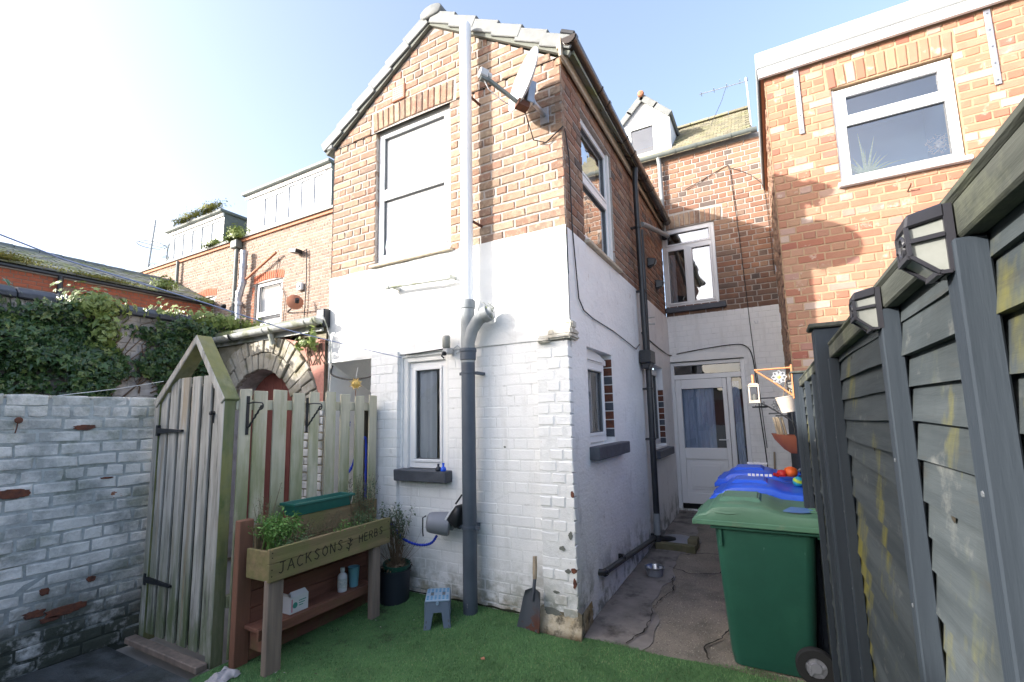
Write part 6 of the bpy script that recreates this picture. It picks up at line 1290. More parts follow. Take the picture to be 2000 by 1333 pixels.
P = [(-2.02, -.32, 1.60), (-2.03, -.325, 1.45), (-2.02, -.33, 1.3), (-2.03, -.30, 1.15), (-2.03, -.12, 1.45), (-2.03, -.10, 1.0), (-2.03, -.08, .72), (-1.95, -.02, .66), (-1.80, .0, .655), (-1.72, -.03, .62), (-1.62, -.06, .565), (-1.48, -.07, .53), (-1.36, -.07, .53), (-1.27, -.07, .56), (-1.22, -.07, .62)]
def spline(P, k=6):
    P = [Vector(p) for p in P]; out = []
    for i in range(len(P)-1):
        a = P[max(i-1, 0)]; b = P[i]; c = P[i+1]; d = P[min(i+2, len(P)-1)]
        for q in range(k):
            t = q/k; out.append(.5*((2*b)+(c-a)*t+(2*a-5*b+4*c-d)*t*t+(3*b-a-3*c+d)*t**3))
    return out+[P[-1]]
sp_ = spline(P, 14); m_ = MB(); m_.tube(sp_, [.0105+.0025*math.sin(i*1.9) for i in range(len(sp_))], 7); tag(m_.build('garden_hose', M['hose'], None, smooth=60), 'crinkled bright blue hose draped along the white wall to the reel', 'hose')
# shovel
SV = thing('shovel', 'worn flat shovel with a pale wooden handle leaning on the corner pier', 'shovel', (-.36, 0, .03))
def sq(u_, s_, d): return (-.345+u_+s_*.02*0, -.075+s_*.16+d, .028+s_*1.02)
m_ = MB(); prof = []
vs = []
for (s_, hw, cx) in ((0, .095, -.012), (.10, .085, 0), (.22, .070, .01), (.265, .062, .015), (.285, .02, .02)):
    for q in range(7):
        t = q/6*2-1; vs.append(sq(cx+hw*t, s_, -.018*(abs(t)**2)+.0))
fs = [(i*7+q, i*7+q+1, (i+1)*7+q+1, (i+1)*7+q) for i in range(4) for q in range(6)]
b = len(vs); vs += [(x, y+.005, z) for x, y, z in vs]; fs += [(b+p, b+s, b+r_, b+q) for p, q, r_, s in fs]
per = list(range(7))+[7*i+6 for i in range(1, 5)]+[28+q for q in range(5, -1, -1)]+[7*i for i in range(3, 0, -1)]
fs += [(per[k], per[(k+1) % len(per)], b+per[(k+1) % len(per)], b+per[k]) for k in range(len(per))]
m_.add(vs, fs).build('blade', M['shovel'], SV, smooth=50)
m_ = MB(); m_.tube([sq(.015, .20, -.012), sq(.02, .28, -.004), sq(.022, .36, .0)], [.008, .013, .014], 10); m_.build('socket', M['shovel'], SV, smooth=50)
m_ = MB(); m_.tube([sq(.022, .345, .0), sq(.02, .42, .0), sq(.016, .50, .0)], [.0155, .018, .0165], 12); m_.build('handle', M['handle'], SV, smooth=50)
# step stool
ST = thing('step_stool', 'blue-grey folding step stool with a dotted top on the turf', 'stool', (-1.065, -.25, .03))
sc_ = Vector((-1.065, -.25, .02)); wx = Vector((.82, .57, 0)).normalized(); ly = Vector((-.57, .82, 0)).normalized()
def sl2(a, b, z): return sc_+wx*a+ly*b+Vector((0, 0, z))
m_ = MB(); n = 5
m_.add([sl2(-.095, -.125, .195), sl2(.095, -.125, .195), sl2(.095, .135, .195), sl2(-.095, .135, .195), sl2(-.092, -.122, .213), sl2(.092, -.122, .213), sl2(.092, .132, .213), sl2(-.092, .132, .213)], [(0, 3, 2, 1), (4, 5, 6, 7), (0, 1, 5, 4), (1, 2, 6, 5), (2, 3, 7, 6), (3, 0, 4, 7)])
top_ = m_.build('step_top', M['greytop'], ST, bevel=.006)
for i in range(6):
    for j in range(8):
        a, b = -.075+i*.030, -.105+j*.030
        if j in (3, 4) and i in (1, 4): continue
        if j in (3, 4) and i in (0, 2, 3, 5): continue
        m_ = MB(); m_.lathe([(.009, 0), (.008, .0015), (0, .0018)], sl2(a, b, .2132), 10); m_.build('grip_dot', M['bluedot'], top_)
for a in (-.045, .045):
    m_ = MB(); p = [sl2(a-.012, -.030, .2135), sl2(a+.012, -.030, .2135), sl2(a+.012, .040, .2135), sl2(a-.012, .040, .2135)]; m_.add(p, [(0, 1, 2, 3)]); m_.build('hand_slot', M['gasket'], top_)
def panel(name, b0, b1, ww):   # end panel with an inverted V cut-out
    poly = [(-ww-.012, 0), (-ww+.042, 0), (-.030, .115), (.030, .115), (ww-.042, 0), (ww+.012, 0), (ww-.008, .194), (-ww+.008, .194)]
    m = MB(); m.prism(poly, lambda a, z: sl2(a, b0-(.032 if b0 < 0 else -.032)*(1-z/.194), z+.004), lambda a, z: sl2(a, b1-(.032 if b0 < 0 else -.032)*(1-z/.194), z+.004)); return m.build(name, M['greypl'], ST, bevel=.004)
pf = panel('end_panel', -.118, -.100, .092); panel('end_panel', .128, .110, .092)
for sgn in (-1, 1):
    poly = [(-.145, 0), (-.095, 0), (-.03, .12), (.04, .12), (.105, 0), (.155, 0), (.122, .194), (-.112, .194)]
    m_ = MB(); m_.prism(poly, lambda b, z: sl2(sgn*(.098-.0*z), b, z+.004), lambda b, z: sl2(sgn*.084, b, z+.004)); m_.build('side_panel', M['greypl'], ST, bevel=.004)
for k in range(5):
    for sgn in (-1, 1):
        m_ = MB(); z = .02+k*.034; m_.add([sl2(sgn*(.090-.02*z/.19)-.004, -.152+.035*z/.194, z), sl2(sgn*(.090-.02*z/.19)+.006, -.152+.035*z/.194, z), sl2(sgn*(.088-.02*z/.19)+.004, -.149+.035*z/.194, z+.018), sl2(sgn*(.088-.02*z/.19)-.004, -.149+.035*z/.194, z+.018)], [(0, 1, 2, 3)]); m_.build('notch', M['gasket'], pf)
m_ = MB(); m_.lathe([(0, .012), (.012, .012), (.012, 0)], sl2(0, -.128, .19), 10, ax=-ly); m_.build('clip', M['greytop'], ST)
# cloth by the planter
m_ = MB(); vs = []; fs = []; n = 14
for i in range(n+1):
    for j in range(n+1):
        a, b = i/n-.5, j/n-.5; e = max(0, 1-(2*abs(a))**3)*max(0, 1-(2*abs(b))**3)
        vs.append((-1.79+.12*a+.03*mnoise.noise(Vector((a*5, b*5, 1))), -1.50+.16*b+.03*mnoise.noise(Vector((a*5, b*5, 7))), .02+e*(.035+.03*mnoise.noise(Vector((a*7, b*7, 3)))+.02*abs(mnoise.noise(Vector((a*15, b*15, 5)))))))
fs = [(i*(n+1)+j, i*(n+1)+j+1, (i+1)*(n+1)+j+1, (i+1)*(n+1)+j) for i in range(n) for j in range(n)]
m_.add(vs, fs); tag(m_.build('cloth', M['cloth'], None, smooth=80), 'crumpled dirty white cloth on the ground by the planter foot', 'cloth')
# gold sun and lines
SN = thing('sun_ornament', 'small gilded sun face on a rod above the picket fence', 'ornament', (-2.22, -.15, 1.9))
c = Vector((-2.10, -.18, 1.955)); nrm = Vector((.7, -.6, 0)).normalized(); s1 = Vector((0, 0, 1)).cross(nrm)
m_ = MB(); m_.lathe([(0, .014), (.02, .012), (.032, .004), (.034, 0), (0, -.004)], c, 18, ax=nrm); m_.build('face', M['gold'], SN, smooth=50)
for k in range(16):
    t = 2*math.pi*k/16; d = s1*math.cos(t)+Vector((0, 0, 1))*math.sin(t); p = s1*-math.sin(t)+Vector((0, 0, 1))*math.cos(t); L = .068 if k % 2 else .056
    m_ = MB(); m_.add([c+d*.030+p*.008, c+d*.030-p*.008, c+d*L, c+d*.030+nrm*.006], [(0, 1, 2), (0, 3, 1), (1, 3, 2), (2, 3, 0)]); m_.build('ray', M['gold'], SN)
for dx in (-.012, .012): m_ = MB(); m_.lathe([(.004, 0), (0, .003)], c+s1*dx+Vector((0, 0, .008))+nrm*.013, 8, ax=nrm); m_.build('eye', M['rust'], SN)
m_ = MB(); m_.tube([c-Vector((0, 0, .05)), c-Vector((0, 0, .13)), (-2.03, -.16, 1.72)], .004, 6); m_.build('rod', M['rust'], SN); m_ = MB(); m_.tube([c+Vector((0, 0, .05)), c+Vector((.0, .02, .16))], .002, 5); m_.build('hanger', M['string'], SN)
m_ = MB(); m_.tube(spline([(-2.76, .10, 2.20), (-2.7, .04, 2.10), (-2.5, .04, 2.04), (-2.3, .05, 2.03), (-2.10, .06, 2.05)], 5), .009, 6); tag(m_.build('sagging_cable', M['cable'], None), 'black cable sagging under the first floor overhang', 'cable')
P = [Vector((-7.6, -2.9, 3.80)), Vector((-1.75, .05, 2.21))]
def sag(a, b, s_, n=24): return [Vector(a).lerp(Vector(b), i/n)-Vector((0, 0, s_*4*(i/n)*(1-i/n))) for i in range(n+1)]

t = thing('soap_bottle', 'small clear soap bottle standing inside the lower window', 'bottle', (-1.50, .20, 1.21)); m_ = MB(); m_.lathe([(0, 0), (.03, 0), (.032, .01), (.032, .07), (.012, .09), (.012, .11), (0, .11)], (-1.50, .20, 1.225), 14); m_.build('body', M['wbottle'], t, smooth=50); m_ = MB(); m_.tube([(-1.50, .20, 1.335), (-1.50, .20, 1.36), (-1.53, .20, 1.36)], .005, 6); m_.build('pump', M['carton'], t)
m_ = MB(); m_.tube([(-1.755, .07, 2.205), (-1.755, -.4, 2.232), (-1.755, -1.17, 2.287), (-1.757, -1.76, 2.372), (-1.752, -2.45, 2.455), (-1.748, -2.70, 2.51), (-1.74, -4.2, 2.86)], .0042, 7); tag(m_.build('washing_line', M['cord'], None, smooth=60), 'pale blue washing line running from the house wall over the yard', 'washing line')
m_ = MB(); m_.tube([(-3.07, -2.02, 1.825), (-2.99, -1.70, 1.885), (-2.935, -1.42, 1.955)], .0025, 6); tag(m_.build('string', M['string'], None), 'thin white string from the low wall to the gate frame', 'string')

# ------------------------------------------------------------------ pipes along the side wall
SPI = thing('downpipe', 'black rainwater pipe on the side wall with a hopper half way down', 'pipe', (.09, 2.38, .1))
m_ = MB(); m_.tube([(.10, 2.24, 4.68), (.085, 2.255, 4.5), (.085, 2.33, 2.35)], .034, 12); m_.build('upper_pipe', M['black'], SPI, smooth=50)
m_ = MB(); m_.tube([(.085, 2.475, 3.95), (.085, 2.43, 2.40)], .026, 12); m_.build('second_pipe', M['black'], SPI, smooth=50)
m_ = MB(); m_.box(.02, .155, 2.24, 2.50, 2.22, 2.375); m_.prism([(.03, 2.222), (.14, 2.222), (.115, 2.15), (.05, 2.15)], lambda a, b: (a, 2.27, b), lambda a, b: (a, 2.47, b)); m_.build('hopper', M['black'], SPI, bevel=.008)
m_ = MB(); m_.tube([(.085, 2.40, 2.2), (.085, 2.385, .30), (.085, 2.38, .14)], .036, 12); m_.build('lower_pipe', M['black'], SPI, smooth=50)
m_ = MB(); m_.tube([(.085, 2.383, .46), (.085, 2.38, .22)], .0375, 12); m_.build('worn_section', M['pipepale'], SPI, smooth=50)
for zz in (3.9, 3.1, 1.9, 1.3, .2):
    m_ = MB(); m_.lathe([(.037, 0), (.042, .003), (.042, .03), (.037, .033)], (.085, 2.27+(.06 if zz < 3.5 else 0)+(.06 if zz < 2.2 else 0), zz), 12); m_.box(.0, .05, 2.25+(.06 if zz < 3.5 else 0)+(.06 if zz < 2.2 else 0), 2.29+(.06 if zz < 3.5 else 0)+(.06 if zz < 2.2 else 0), zz+.005, zz+.028); m_.build('pipe_clip', M['black'], SPI, smooth=40)
RP = thing('rear_downpipe', 'grey downpipe above the rear window joined by a slanting branch', 'pipe', (.02, 4.2, 4.5))
m_ = MB(); m_.tube([(.0+.04, 4.2, 5.83), (.055, 4.22, 5.70), (.06, 4.24, 4.52)], .033, 10); m_.build('upper_pipe', M['pipepale'], RP, smooth=50)
m_ = MB(); m_.tube([(.09, 2.46, 4.02), (.10, 2.6, 4.06), (.13, 4.10, 4.42), (.10, 4.2, 4.46)], .034, 10); m_.build('branch_pipe', M['pipepale'], RP, smooth=50)
m_ = MB(); m_.lathe([(.04, 0), (.046, .01), (.046, .09), (.04, .10)], (.062, 4.235, 4.42), 12); m_.build('socket', M['black'], RP, smooth=40)
LP = thing('waste_pipe', 'low black waste pipe along the foot of the side wall', 'pipe', (.05, 1.6, .2))
m_ = MB(); m_.tube([(-.01, .50, .325), (.03, .505, .325), (.045, .53, .322), (.048, .62, .315), (.05, 1.3, .265), (.052, 2.6, .165), (.055, 2.85, .150)], [.026]*7, 12); m_.build('tube', M['black'], LP, smooth=60)
for y in (.53, 1.05): m_ = MB(); m_.lathe([(.027, 0), (.031, .002), (.031, .035), (.027, .037)], (.048, y, .318-.038*(y-.53)), 12, ax=(0, 1, -.07)); m_.build('collar', M['black'], LP, smooth=40)
m_ = MB(); m_.box(.0, .05, 1.06, 1.08, .27, .33); m_.build('clip', M['black'], LP)
wbk = thing('drain_cover', 'dark grey plastic drain cover at the foot of the side wall pipe', 'drain cover', (.20, 2.75, .09))
m_ = MB(); m_.lathe([(0, .05), (.10, .045), (.19, .02), (.21, 0)], (.23, 2.78, .085), 18); m_.build('dome', M['greyreel'], wbk, smooth=50)
m_ = MB(); m_.tube([(.085, 2.40, .20), (.10, 2.5, .16), (.16, 2.62, .13), (.22, 2.66, .11)], .035, 10); m_.build('shoe', M['black'], wbk, smooth=50)
for (a, lab) in (((.06, .50, 2.32, 2.41, .06, .145), 'mossy timber block lying across the path by the drain'), ((.40, .505, 2.43, 2.62, .075, .19), 'short mossy timber block standing behind the long one')):
    m_ = MB(); m_.box(*a); m_.wob(.004, 9); tag(m_.build('timber_block', M['block'], None, bevel=.006), lab, 'timber block', 'timber blocks round the drain')
BW_ = thing('dog_bowl', 'shiny steel dog bowl on the concrete path', 'bowl', (.235, 1.48, .05))
m_ = MB(); m_.lathe([(0, .004), (.068, .004), (.085, .075), (.098, .077), (.099, .081), (.084, .081), (.064, .012), (0, .010)], (.235, 1.48, .052), 28); m_.build('body', M['steel'], BW_, smooth=50)
m_ = MB(); m_.lathe([(.07, 0), (.0735, .0), (.0855, .062), (.0845, .062)], (.235, 1.48, .052), 28); m_.build('rubber_band', M['greyreel'], BW_, smooth=50)
# small lamps and bracket on the side wall
for (y, z, lab) in ((3.15, 3.72, 'dark wedge-shaped alarm lamp on the side wall brick'), (3.62, 3.52, 'dark bulkhead light low on the side wall brick')):
    m_ = MB(); m_.add([S.P(y-.07, z-.07, 0), S.P(y+.07, z-.07, 0), S.P(y+.07, z+.07, 0), S.P(y-.07, z+.07, 0), S.P(y-.05, z-.05, .10), S.P(y+.05, z-.02, .10), S.P(y+.05, z+.04, .12), S.P(y-.05, z+.04, .12)], [(0, 3, 2, 1), (4, 5, 6, 7), (0, 1, 5, 4), (1, 2, 6, 5), (2, 3, 7, 6), (3, 0, 4, 7)])
    tag(m_.build('wall_lamp', M['black'], None, bevel=.012), lab, 'lamp')
m_ = MB(); m_.tube([(.0, 2.75, 2.86), (.08, 2.76, 2.86), (.08, 2.95, 2.90)], .008, 6); m_.tube([(.0, 2.85, 2.80), (.10, 2.86, 2.79)], .01, 6); tag(m_.build('wall_bracket', M['gutold'], None), 'pale bent wire bracket on the white side wall behind the pipe', 'bracket')
# cables on the back wall
yb = 4.288
def cab(name, P, rad, lab, m='cable'):
    m_ = MB(); m_.tube(spline(P, 6), rad, 6); tag(m_.build(name, M[m], None, smooth=60), lab, 'cable')
cab('door_cable', [(.016, 2.45, 2.62), (.016, 2.9, 2.58), (.016, 3.6, 2.54), (.02, 4.27, 2.53), (.2, yb-.0, 2.555), (.6, yb, 2.60), (.95, yb, 2.62), (1.10, yb, 2.58), (1.17, yb, 2.44), (1.195, yb, 2.1), (1.21, yb, 1.6), (1.24, yb, 1.0), (1.26, yb, .3)], .008, 'black cable looping over the back door and down beside it')
cab('drop_cable', [(.42, yb-.01, 5.20), (.7, yb, 5.30), (1.02, yb, 5.42), (1.08, yb, 5.38), (1.10, yb, 5.0), (1.13, yb, 4.4), (1.15, yb, 3.8), (1.17, yb, 3.2), (1.19, yb, 2.6), (1.23, yb, 1.8), (1.26, yb, 1.1)], .005, 'thin cable dropping down the upper back wall right of the window')
cab('short_cable', [(1.08, yb, 5.38), (1.25, yb, 5.28), (1.42, yb, 5.12), (1.52, yb, 4.9), (1.545, yb, 4.2), (1.55, yb, 3.6)], .004, 'thin cable slanting to the corner of the neighbouring house')
m_ = MB(); m_.tube([(1.24, 4.28, 2.93), (1.24, 4.24, 2.93), (1.255, 4.23, 2.89), (1.28, 4.23, 2.89), (1.285, 4.24, 2.93)], .006, 6); tag(m_.build('wall_hook', M['carton'], None), 'small white hook screwed into the painted back wall', 'hook')
m_ = MB(); m_.tube([(1.30, 4.22, .16), (1.345, 4.26, 1.05)], .012, 8); m_.box(1.26, 1.30, 4.18, 4.24, .14, .2); tag(m_.build('broom', M['handle'], None), 'broom handle standing against the back wall behind the bins', 'broom')
for (x, z, s_) in ((1.20, 1.28, .025), (1.22, .98, .025), (.15+1.0, .70, .02)):
    pass

# ------------------------------------------------------------------ fence on the right
FX = 1.565; FT = 1.812
FN = thing('fence', 'grey stained overlap fence close on the right with moss streaks', 'fence', (FX+.02, -1.5, 0))
def slat_tpl(i, n=10):
    rr = random.Random(100+i); vs = []; fs = []; ph = rr.uniform(0, 6); am = rr.uniform(.0015, .0065)
    for k in range(n+1):
        t = k/n-.5; w0 = am*math.sin(t*7+ph)+rr.uniform(-.0012, .0012); tw = .0025*math.sin(t*4+ph*2)
        for (x, z) in ((-.006-.0065, -.037+w0), (-.0015, .037+w0*.3), (.004, .037+w0*.3), (-.0005, -.037+w0)): vs.append((x+tw, t, z))
    for k in range(n):
        for q in range(4): fs.append((k*4+q, k*4+(q+1) % 4, (k+1)*4+(q+1) % 4, (k+1)*4+q))
    fs += [(3, 2, 1, 0), (n*4, n*4+1, n*4+2, n*4+3)]
    me = bpy.data.meshes.new('slat'); me.from_pydata(vs, [], fs); me.materials.append(M['slat']); return me
SLT = [slat_tpl(i) for i in range(9)]
def panel_(ya, yb, bts=(), top=FT, x=FX):
    L = yb-ya; pitch = .0555; n = int((top-.06)/pitch)+1
    for k in range(n):
        o = link('slat', SLT[random.randrange(9)], FN); z = .03+k*pitch+.03
        o.location = Vector((x+random.uniform(-.0015, .0015), (ya+yb)/2, z))-wloc(FN); o.scale = (1, L*(1 if random.random() < .5 else -1), 1); o.rotation_euler = (random.uniform(-.003, .003), 0, 0)
    m = MB(); m.box(x-.030, x-.008, ya, yb, top-.046, top-.008); m.build('top_rail', M['frail'], FN, bevel=.003)
    m = MB(); m.box(x-.032, x+.024, ya, yb, top-.0075, top+.006); m.build('capping', M['frail'], FN, bevel=.004)
    for q in (ya+.001, *bts, yb-.034):
        m = MB(); m.box(x-.036, x-.0095, q, q+.033, .02, top-.0475); m.wob(.0010, 6); bt_ = m.build('batten', M['batten'], FN, bevel=.002)
        for zz in np.arange(.2, top-.15, .22):
            m = MB(); m.lathe([(.0035, 0), (.003, .001), (0, .001)], (x-.0362, q+.016, float(zz)), 6, ax=(-1, 0, 0)); m.build('nail_head', M['gasket'], bt_)
panel_(-3.33, -1.605, (-2.79, -2.43)); panel_(-1.495, .29, (-.92, -.40)); panel_(-5.2, -3.44, (-4.3,))
for (y, tp, dxp) in ((-1.55, FT+.055, 0), (.335, FT+.045, -.0), (-3.385, FT+.045, 0)):
    m = MB(); m.box(FX-.065, FX+.03, y-.043, y+.043, 0, tp); m.build('post', M['batten'], FN, bevel=.004)
    m = MB(); m.box(FX-.078, FX+.042, y-.056, y+.056, tp+.001, tp+.016); m.build('post_cap', M['frail'], FN, bevel=.004)
FN2 = thing('far_fence', 'dark shaded fence boards beyond the last tall post on the right', 'fence', (1.6, 1.9, 0))
SL2 = []
for k in range(28):
    m = MB(); y = .42+k*.1375; m.box(FX-.02+.0, FX-.002, y, y+.128, .02, 1.60+random.uniform(-.015, .015)-.0*k); m.build('fence_board', M['batten'], FN2, bevel=.003)
m = MB(); m.box(FX-.0015, FX+.003, .42, 4.25, 1.40, 1.48); m.build('back_rail', M['batten'], FN2)
g = np.random.default_rng(77)
for k in range(26):
    y = float(g.uniform(-2.75, -.1)); z = .06+.0555*int(g.integers(8, 31))+.012; m = MB(); m.lathe([(.008, 0), (.005, .0012), (0, .0012)], (FX-.0063, y, z), 8, ax=(-1, 0, 0)); m.build('knot', M['carve'], FN)
# solar lamps on the fence
def solar_lamp(loc, label):
    t = thing('fence_lamp', label, 'lamp', loc, 'solar lamps on the fence')
    # local frame: back at x = 0, body towards -x; width along y
    def pt(d, y, z): return (loc[0]-d*.54, loc[1]+y*.56, loc[2]+z*.57)
    out = [(0, .062), (.052, .050), (.060, .012), (.056, -.022), (.018, -.058), (0, -.058)]   # side outline (d, z)
    hw = .034
    m = MB(); # roof / solar top
    m.add([pt(0, -hw-.004, .066), pt(0, hw+.004, .066), pt(.056, hw+.004, .053), pt(.056, -hw-.004, .053), pt(0, -hw-.004, .040), pt(0, hw+.004, .040), pt(.061, hw+.004, .028), pt(.061, -hw-.004, .028)], [(0, 1, 2, 3), (4, 7, 6, 5), (0, 4, 5, 1), (1, 5, 6, 2), (2, 6, 7, 3), (3, 7, 4, 0)]); m.build('solar_top', M['lampblk'], t, bevel=.002)
    m = MB(); m.prism([(.002, .039), (.057, .027), (.0545, -.022), (.017, -.054), (.002, -.054)], lambda d, z: pt(d, -hw+.004, z), lambda d, z: pt(d, hw-.004, z)); m.build('frosted_body', M['frost'], t)
    def bar(a, b, wd=.0037): m = MB(); m.beam(pt(*a), pt(*b), wd, wd); return m.build('frame_bar', M['lampblk'], t)
    for y in (-hw, hw):
        bar((.0575, y, .03), (.056, y, -.022)); bar((.056, y, -.022), (.017, y, -.057)); bar((.017, y, -.057), (0, y, -.057)); bar((.003, y, .04), (.003, y, -.057)); bar((.004, y, .010), (.0575, y, .004), .0045)
    for (d, z) in ((.056, -.022), (.017, -.057)): bar((d, -hw, z), (d, hw, z), .0055)
    m = MB(); m.tube([pt(.058, .016*math.cos(q), .003+.019*math.sin(q)) for q in np.linspace(0, 2*math.pi, 19)], .0022, 6, cap=False); m.build('ring', M['lampblk'], t)
    bar((.0588, 0, .022), (.0588, 0, .03), .004); bar((.0575, 0, -.016), (.057, 0, -.022), .004); bar((.0588, -.016, .003), (.0588, -hw, .003), .003); bar((.0588, .016, .003), (.0588, hw, .003), .003)
    m = MB(); m.box(loc[0]-.0015, loc[0]+.006, loc[1]-hw*.56-.001, loc[1]+hw*.56+.001, loc[2]-.033, loc[2]+.036); m.build('back_plate', M['lampblk'], t)
    return t
solar_lamp((FX-.038, -2.765, 1.766), 'nearest black solar lamp with frosted panels on the fence')
solar_lamp((FX-.038, -2.41, 1.766), 'middle black solar lamp on the second fence batten')
solar_lamp((FX-.068, .335, 1.785), 'small far solar lamp on the last tall fence post')
# things hanging at the far end of the fence
def hang_bracket(y, z, L, matn, label, seed):
    t = thing('hanging_bracket', label, 'bracket', (FX-.07, y, z)); x0 = FX-.07
    m = MB(); m.tube([(x0, y, z), (x0-L, y, z-.005)], .006, 8); m.build('top_arm', M[matn], t, smooth=50)
    m = MB(); m.tube([(x0, y, z-.19), (x0-L*.5, y, z-.09), (x0-L+.01, y, z-.012)], .006, 8); m.build('strut', M[matn], t, smooth=50)
    m = MB(); m.tube([(x0-L, y, z-.005)]+[(x0-L-.018+.018*math.cos(q), y, z-.005-.018*math.sin(q)) for q in np.linspace(0, 3.6, 9)], .0055, 8); m.build('end_hook', M[matn], t, smooth=50)
    m = MB(); m.box(x0-.002, x0+.006, y-.012, y+.012, z-.21, z+.02); m.build('back_bar', M[matn], t)
    c = Vector((x0-L*.33, y-.012, z-.062))
    for k in range(8):
        q = 2*math.pi*k/8; d = Vector((math.cos(q), 0, math.sin(q))); p = Vector((-math.sin(q), 0, math.cos(q)))
        m = MB(); m.tube([c+d*.012, c+d*.035+p*.011, c+d*.046, c+d*.035-p*.011, c+d*.012], .0022, 5); m.build('wire_petal', M['carton' if matn == 'copper' else matn], t)
    m = MB(); m.lathe([(0, .004), (.010, .002), (.012, 0)], c, 10, ax=(0, -1, 0)); m.build('flower_eye', M['gold' if matn == 'copper' else matn], t)
    return t
hang_bracket(.30, 1.90, .22, 'copper', 'orange rusted bracket with a wire flower on the last fence post', 1)
hang_bracket(.95, 1.72, .26, 'iron', 'black wall bracket behind the lantern holding the pale bucket', 2)
LN = thing('lantern', 'small pale lantern hanging from the orange bracket', 'lantern', (1.262, .30, 1.73))
c = (1.262, .30, 0)
m = MB(); m.tube([(1.262, .30, 1.865), (1.262, .30, 1.80)], .009, 8); m.build('hanger', M['copper'], LN)
m = MB(); m.add([(c[0]-.038, c[1]-.038, 1.79), (c[0]+.038, c[1]-.038, 1.79), (c[0]+.038, c[1]+.038, 1.79), (c[0]-.038, c[1]+.038, 1.79), (c[0]-.024, c[1]-.024, 1.803), (c[0]+.024, c[1]-.024, 1.803), (c[0]+.024, c[1]+.024, 1.803), (c[0]-.024, c[1]+.024, 1.803)], [(0, 3, 2, 1), (4, 5, 6, 7), (0, 1, 5, 4), (1, 2, 6, 5), (2, 3, 7, 6), (3, 0, 4, 7)]); m.build('roof', M['bucket'], LN)
m = MB()
for sx in (-1, 1):
    for sy in (-1, 1): m.box(c[0]+sx*.029-.004, c[0]+sx*.029+.004, c[1]+sy*.029-.004, c[1]+sy*.029+.004, 1.685, 1.789)
for z in (1.678, 1.779): 
    for s_ in (-1, 1): m.box(c[0]-.033, c[0]+.033, c[1]+s_*.029-.005, c[1]+s_*.029+.005, z, z+.009); m.box(c[0]+s_*.029-.005, c[0]+s_*.029+.005, c[1]-.024, c[1]+.024, z, z+.009)
m.box(c[0]-.034, c[0]+.034, c[1]-.034, c[1]+.034, 1.668, 1.6775); m.build('frame', M['bucket'], LN)
m = MB(); m.lathe([(0, 0), (.016, 0), (.016, .05), (0, .052)], (c[0], c[1], 1.678), 12); m.build('candle', M['frost'], LN)
m = MB()
for s_ in (-1, 1): m.quad((c[0]-.028, c[1]+s_*.029, 1.687), (c[0]+.028, c[1]+s_*.029, 1.687), (c[0]+.028, c[1]+s_*.029, 1.779), (c[0]-.028, c[1]+s_*.029, 1.779))
m.build('glass', M['glass'], LN)
FD = thing('bird_feeder_tray', 'small black feeder tray hanging below the lantern', 'feeder', (1.29, .45, 1.62))
m = MB(); m.lathe([(0, 0), (.05, 0), (.055, .012), (.05, .012), (.045, .004), (0, .004)], (1.29, .45, 1.635), 16); m.build('tray', M['iron'], FD)
for dx in (-.03, .03): m = MB(); m.tube([(1.29+dx, .45, 1.64), (1.29+dx*.8, .45, 1.68)], .004, 6); m.build('wire', M['iron'], FD)
BK = thing('hanging_bucket', 'chipped pale bucket with twigs hanging on the fence', 'bucket', (1.47, .80, 1.62)); bc = Vector((1.475, .80, 1.60))
m = MB(); m.lathe([(0, 0), (.048, 0), (.068, .115), (.072, .115), (.072, .121), (.064, .121), (.044, .008), (0, .008)], bc, 20, ax=(-.13, 0, 1)); m.build('body', M['bucket'], BK, smooth=50)
for k in range(9):
    m = MB(); p = bc+Vector((random.uniform(-.04, .04), random.uniform(-.04, .04), .10)); m.tube([p, p+Vector((random.uniform(-.01, .03), random.uniform(-.02, .02), .10)), p+Vector((random.uniform(.0, .05), random.uniform(-.03, .03), .19))], .003, 5); m.build('twig', M['dry' if k % 2 else 'gutold'], BK)
TB = thing('terracotta_basket', 'terracotta half pot hanging low on the shaded fence', 'pot', (1.47, 1.25, 1.30))
m = MB(); vs = []; n = 12
for (z, rr) in ((0, .03), (.03, .062), (.10, .105), (.145, .120)):
    for k in range(n+1):
        q = math.pi*k/n; vs.append((1.515-rr*1.45*math.sin(q), 1.15-rr*math.cos(q)*1.0, 1.265+z+.018*math.sin(q)*(z/.145)))
fs = [(i*(n+1)+k, i*(n+1)+k+1, (i+1)*(n+1)+k+1, (i+1)*(n+1)+k) for i in range(3) for k in range(n)]+[[k for k in range(n+1)]]
m.add(vs, fs).build('body', M['terracotta'], TB, smooth=50)
m = MB(); m.lathe([(.012, 0), (0, .002)], (1.43, 1.06, 1.40), 10, ax=(-.5, -.8, .1)); m.build('pale_spot', M['carton'], TB)
for k, (x, y) in enumerate(((1.37, 1.12), (1.40, 1.14), (1.425, 1.16), (1.39, 1.2))):
    m = MB(); m.tube([(x+.03, y, 1.38), (x, y, 1.56)], .010, 8); o = m.build('hand_tool', M['handle'], None); tag(o, ['slim bamboo cane in the terracotta half pot', 'worn wooden tool handle leaning in the terracotta half pot', 'short wooden handle at the right of the terracotta half pot', 'dark wooden handle behind the canes in the half pot'][k], 'tool handle', 'handles in the terracotta pot')
TK = thing('tool_rack', 'small dark tool rack above the terracotta half pot', 'rack', (1.42, 1.2, 1.6))
m = MB(); m.box(1.335, 1.41, 1.20, 1.22, 1.585, 1.597); m.box(1.385, 1.47, 1.10, 1.12, 1.565, 1.578); m.build('bar', M['iron'], TK); m = MB(); m.tube([(1.46, 1.11, 1.575), (1.53, 1.12, 1.50)], .004, 6); m.build('tie', M['iron'], TK)
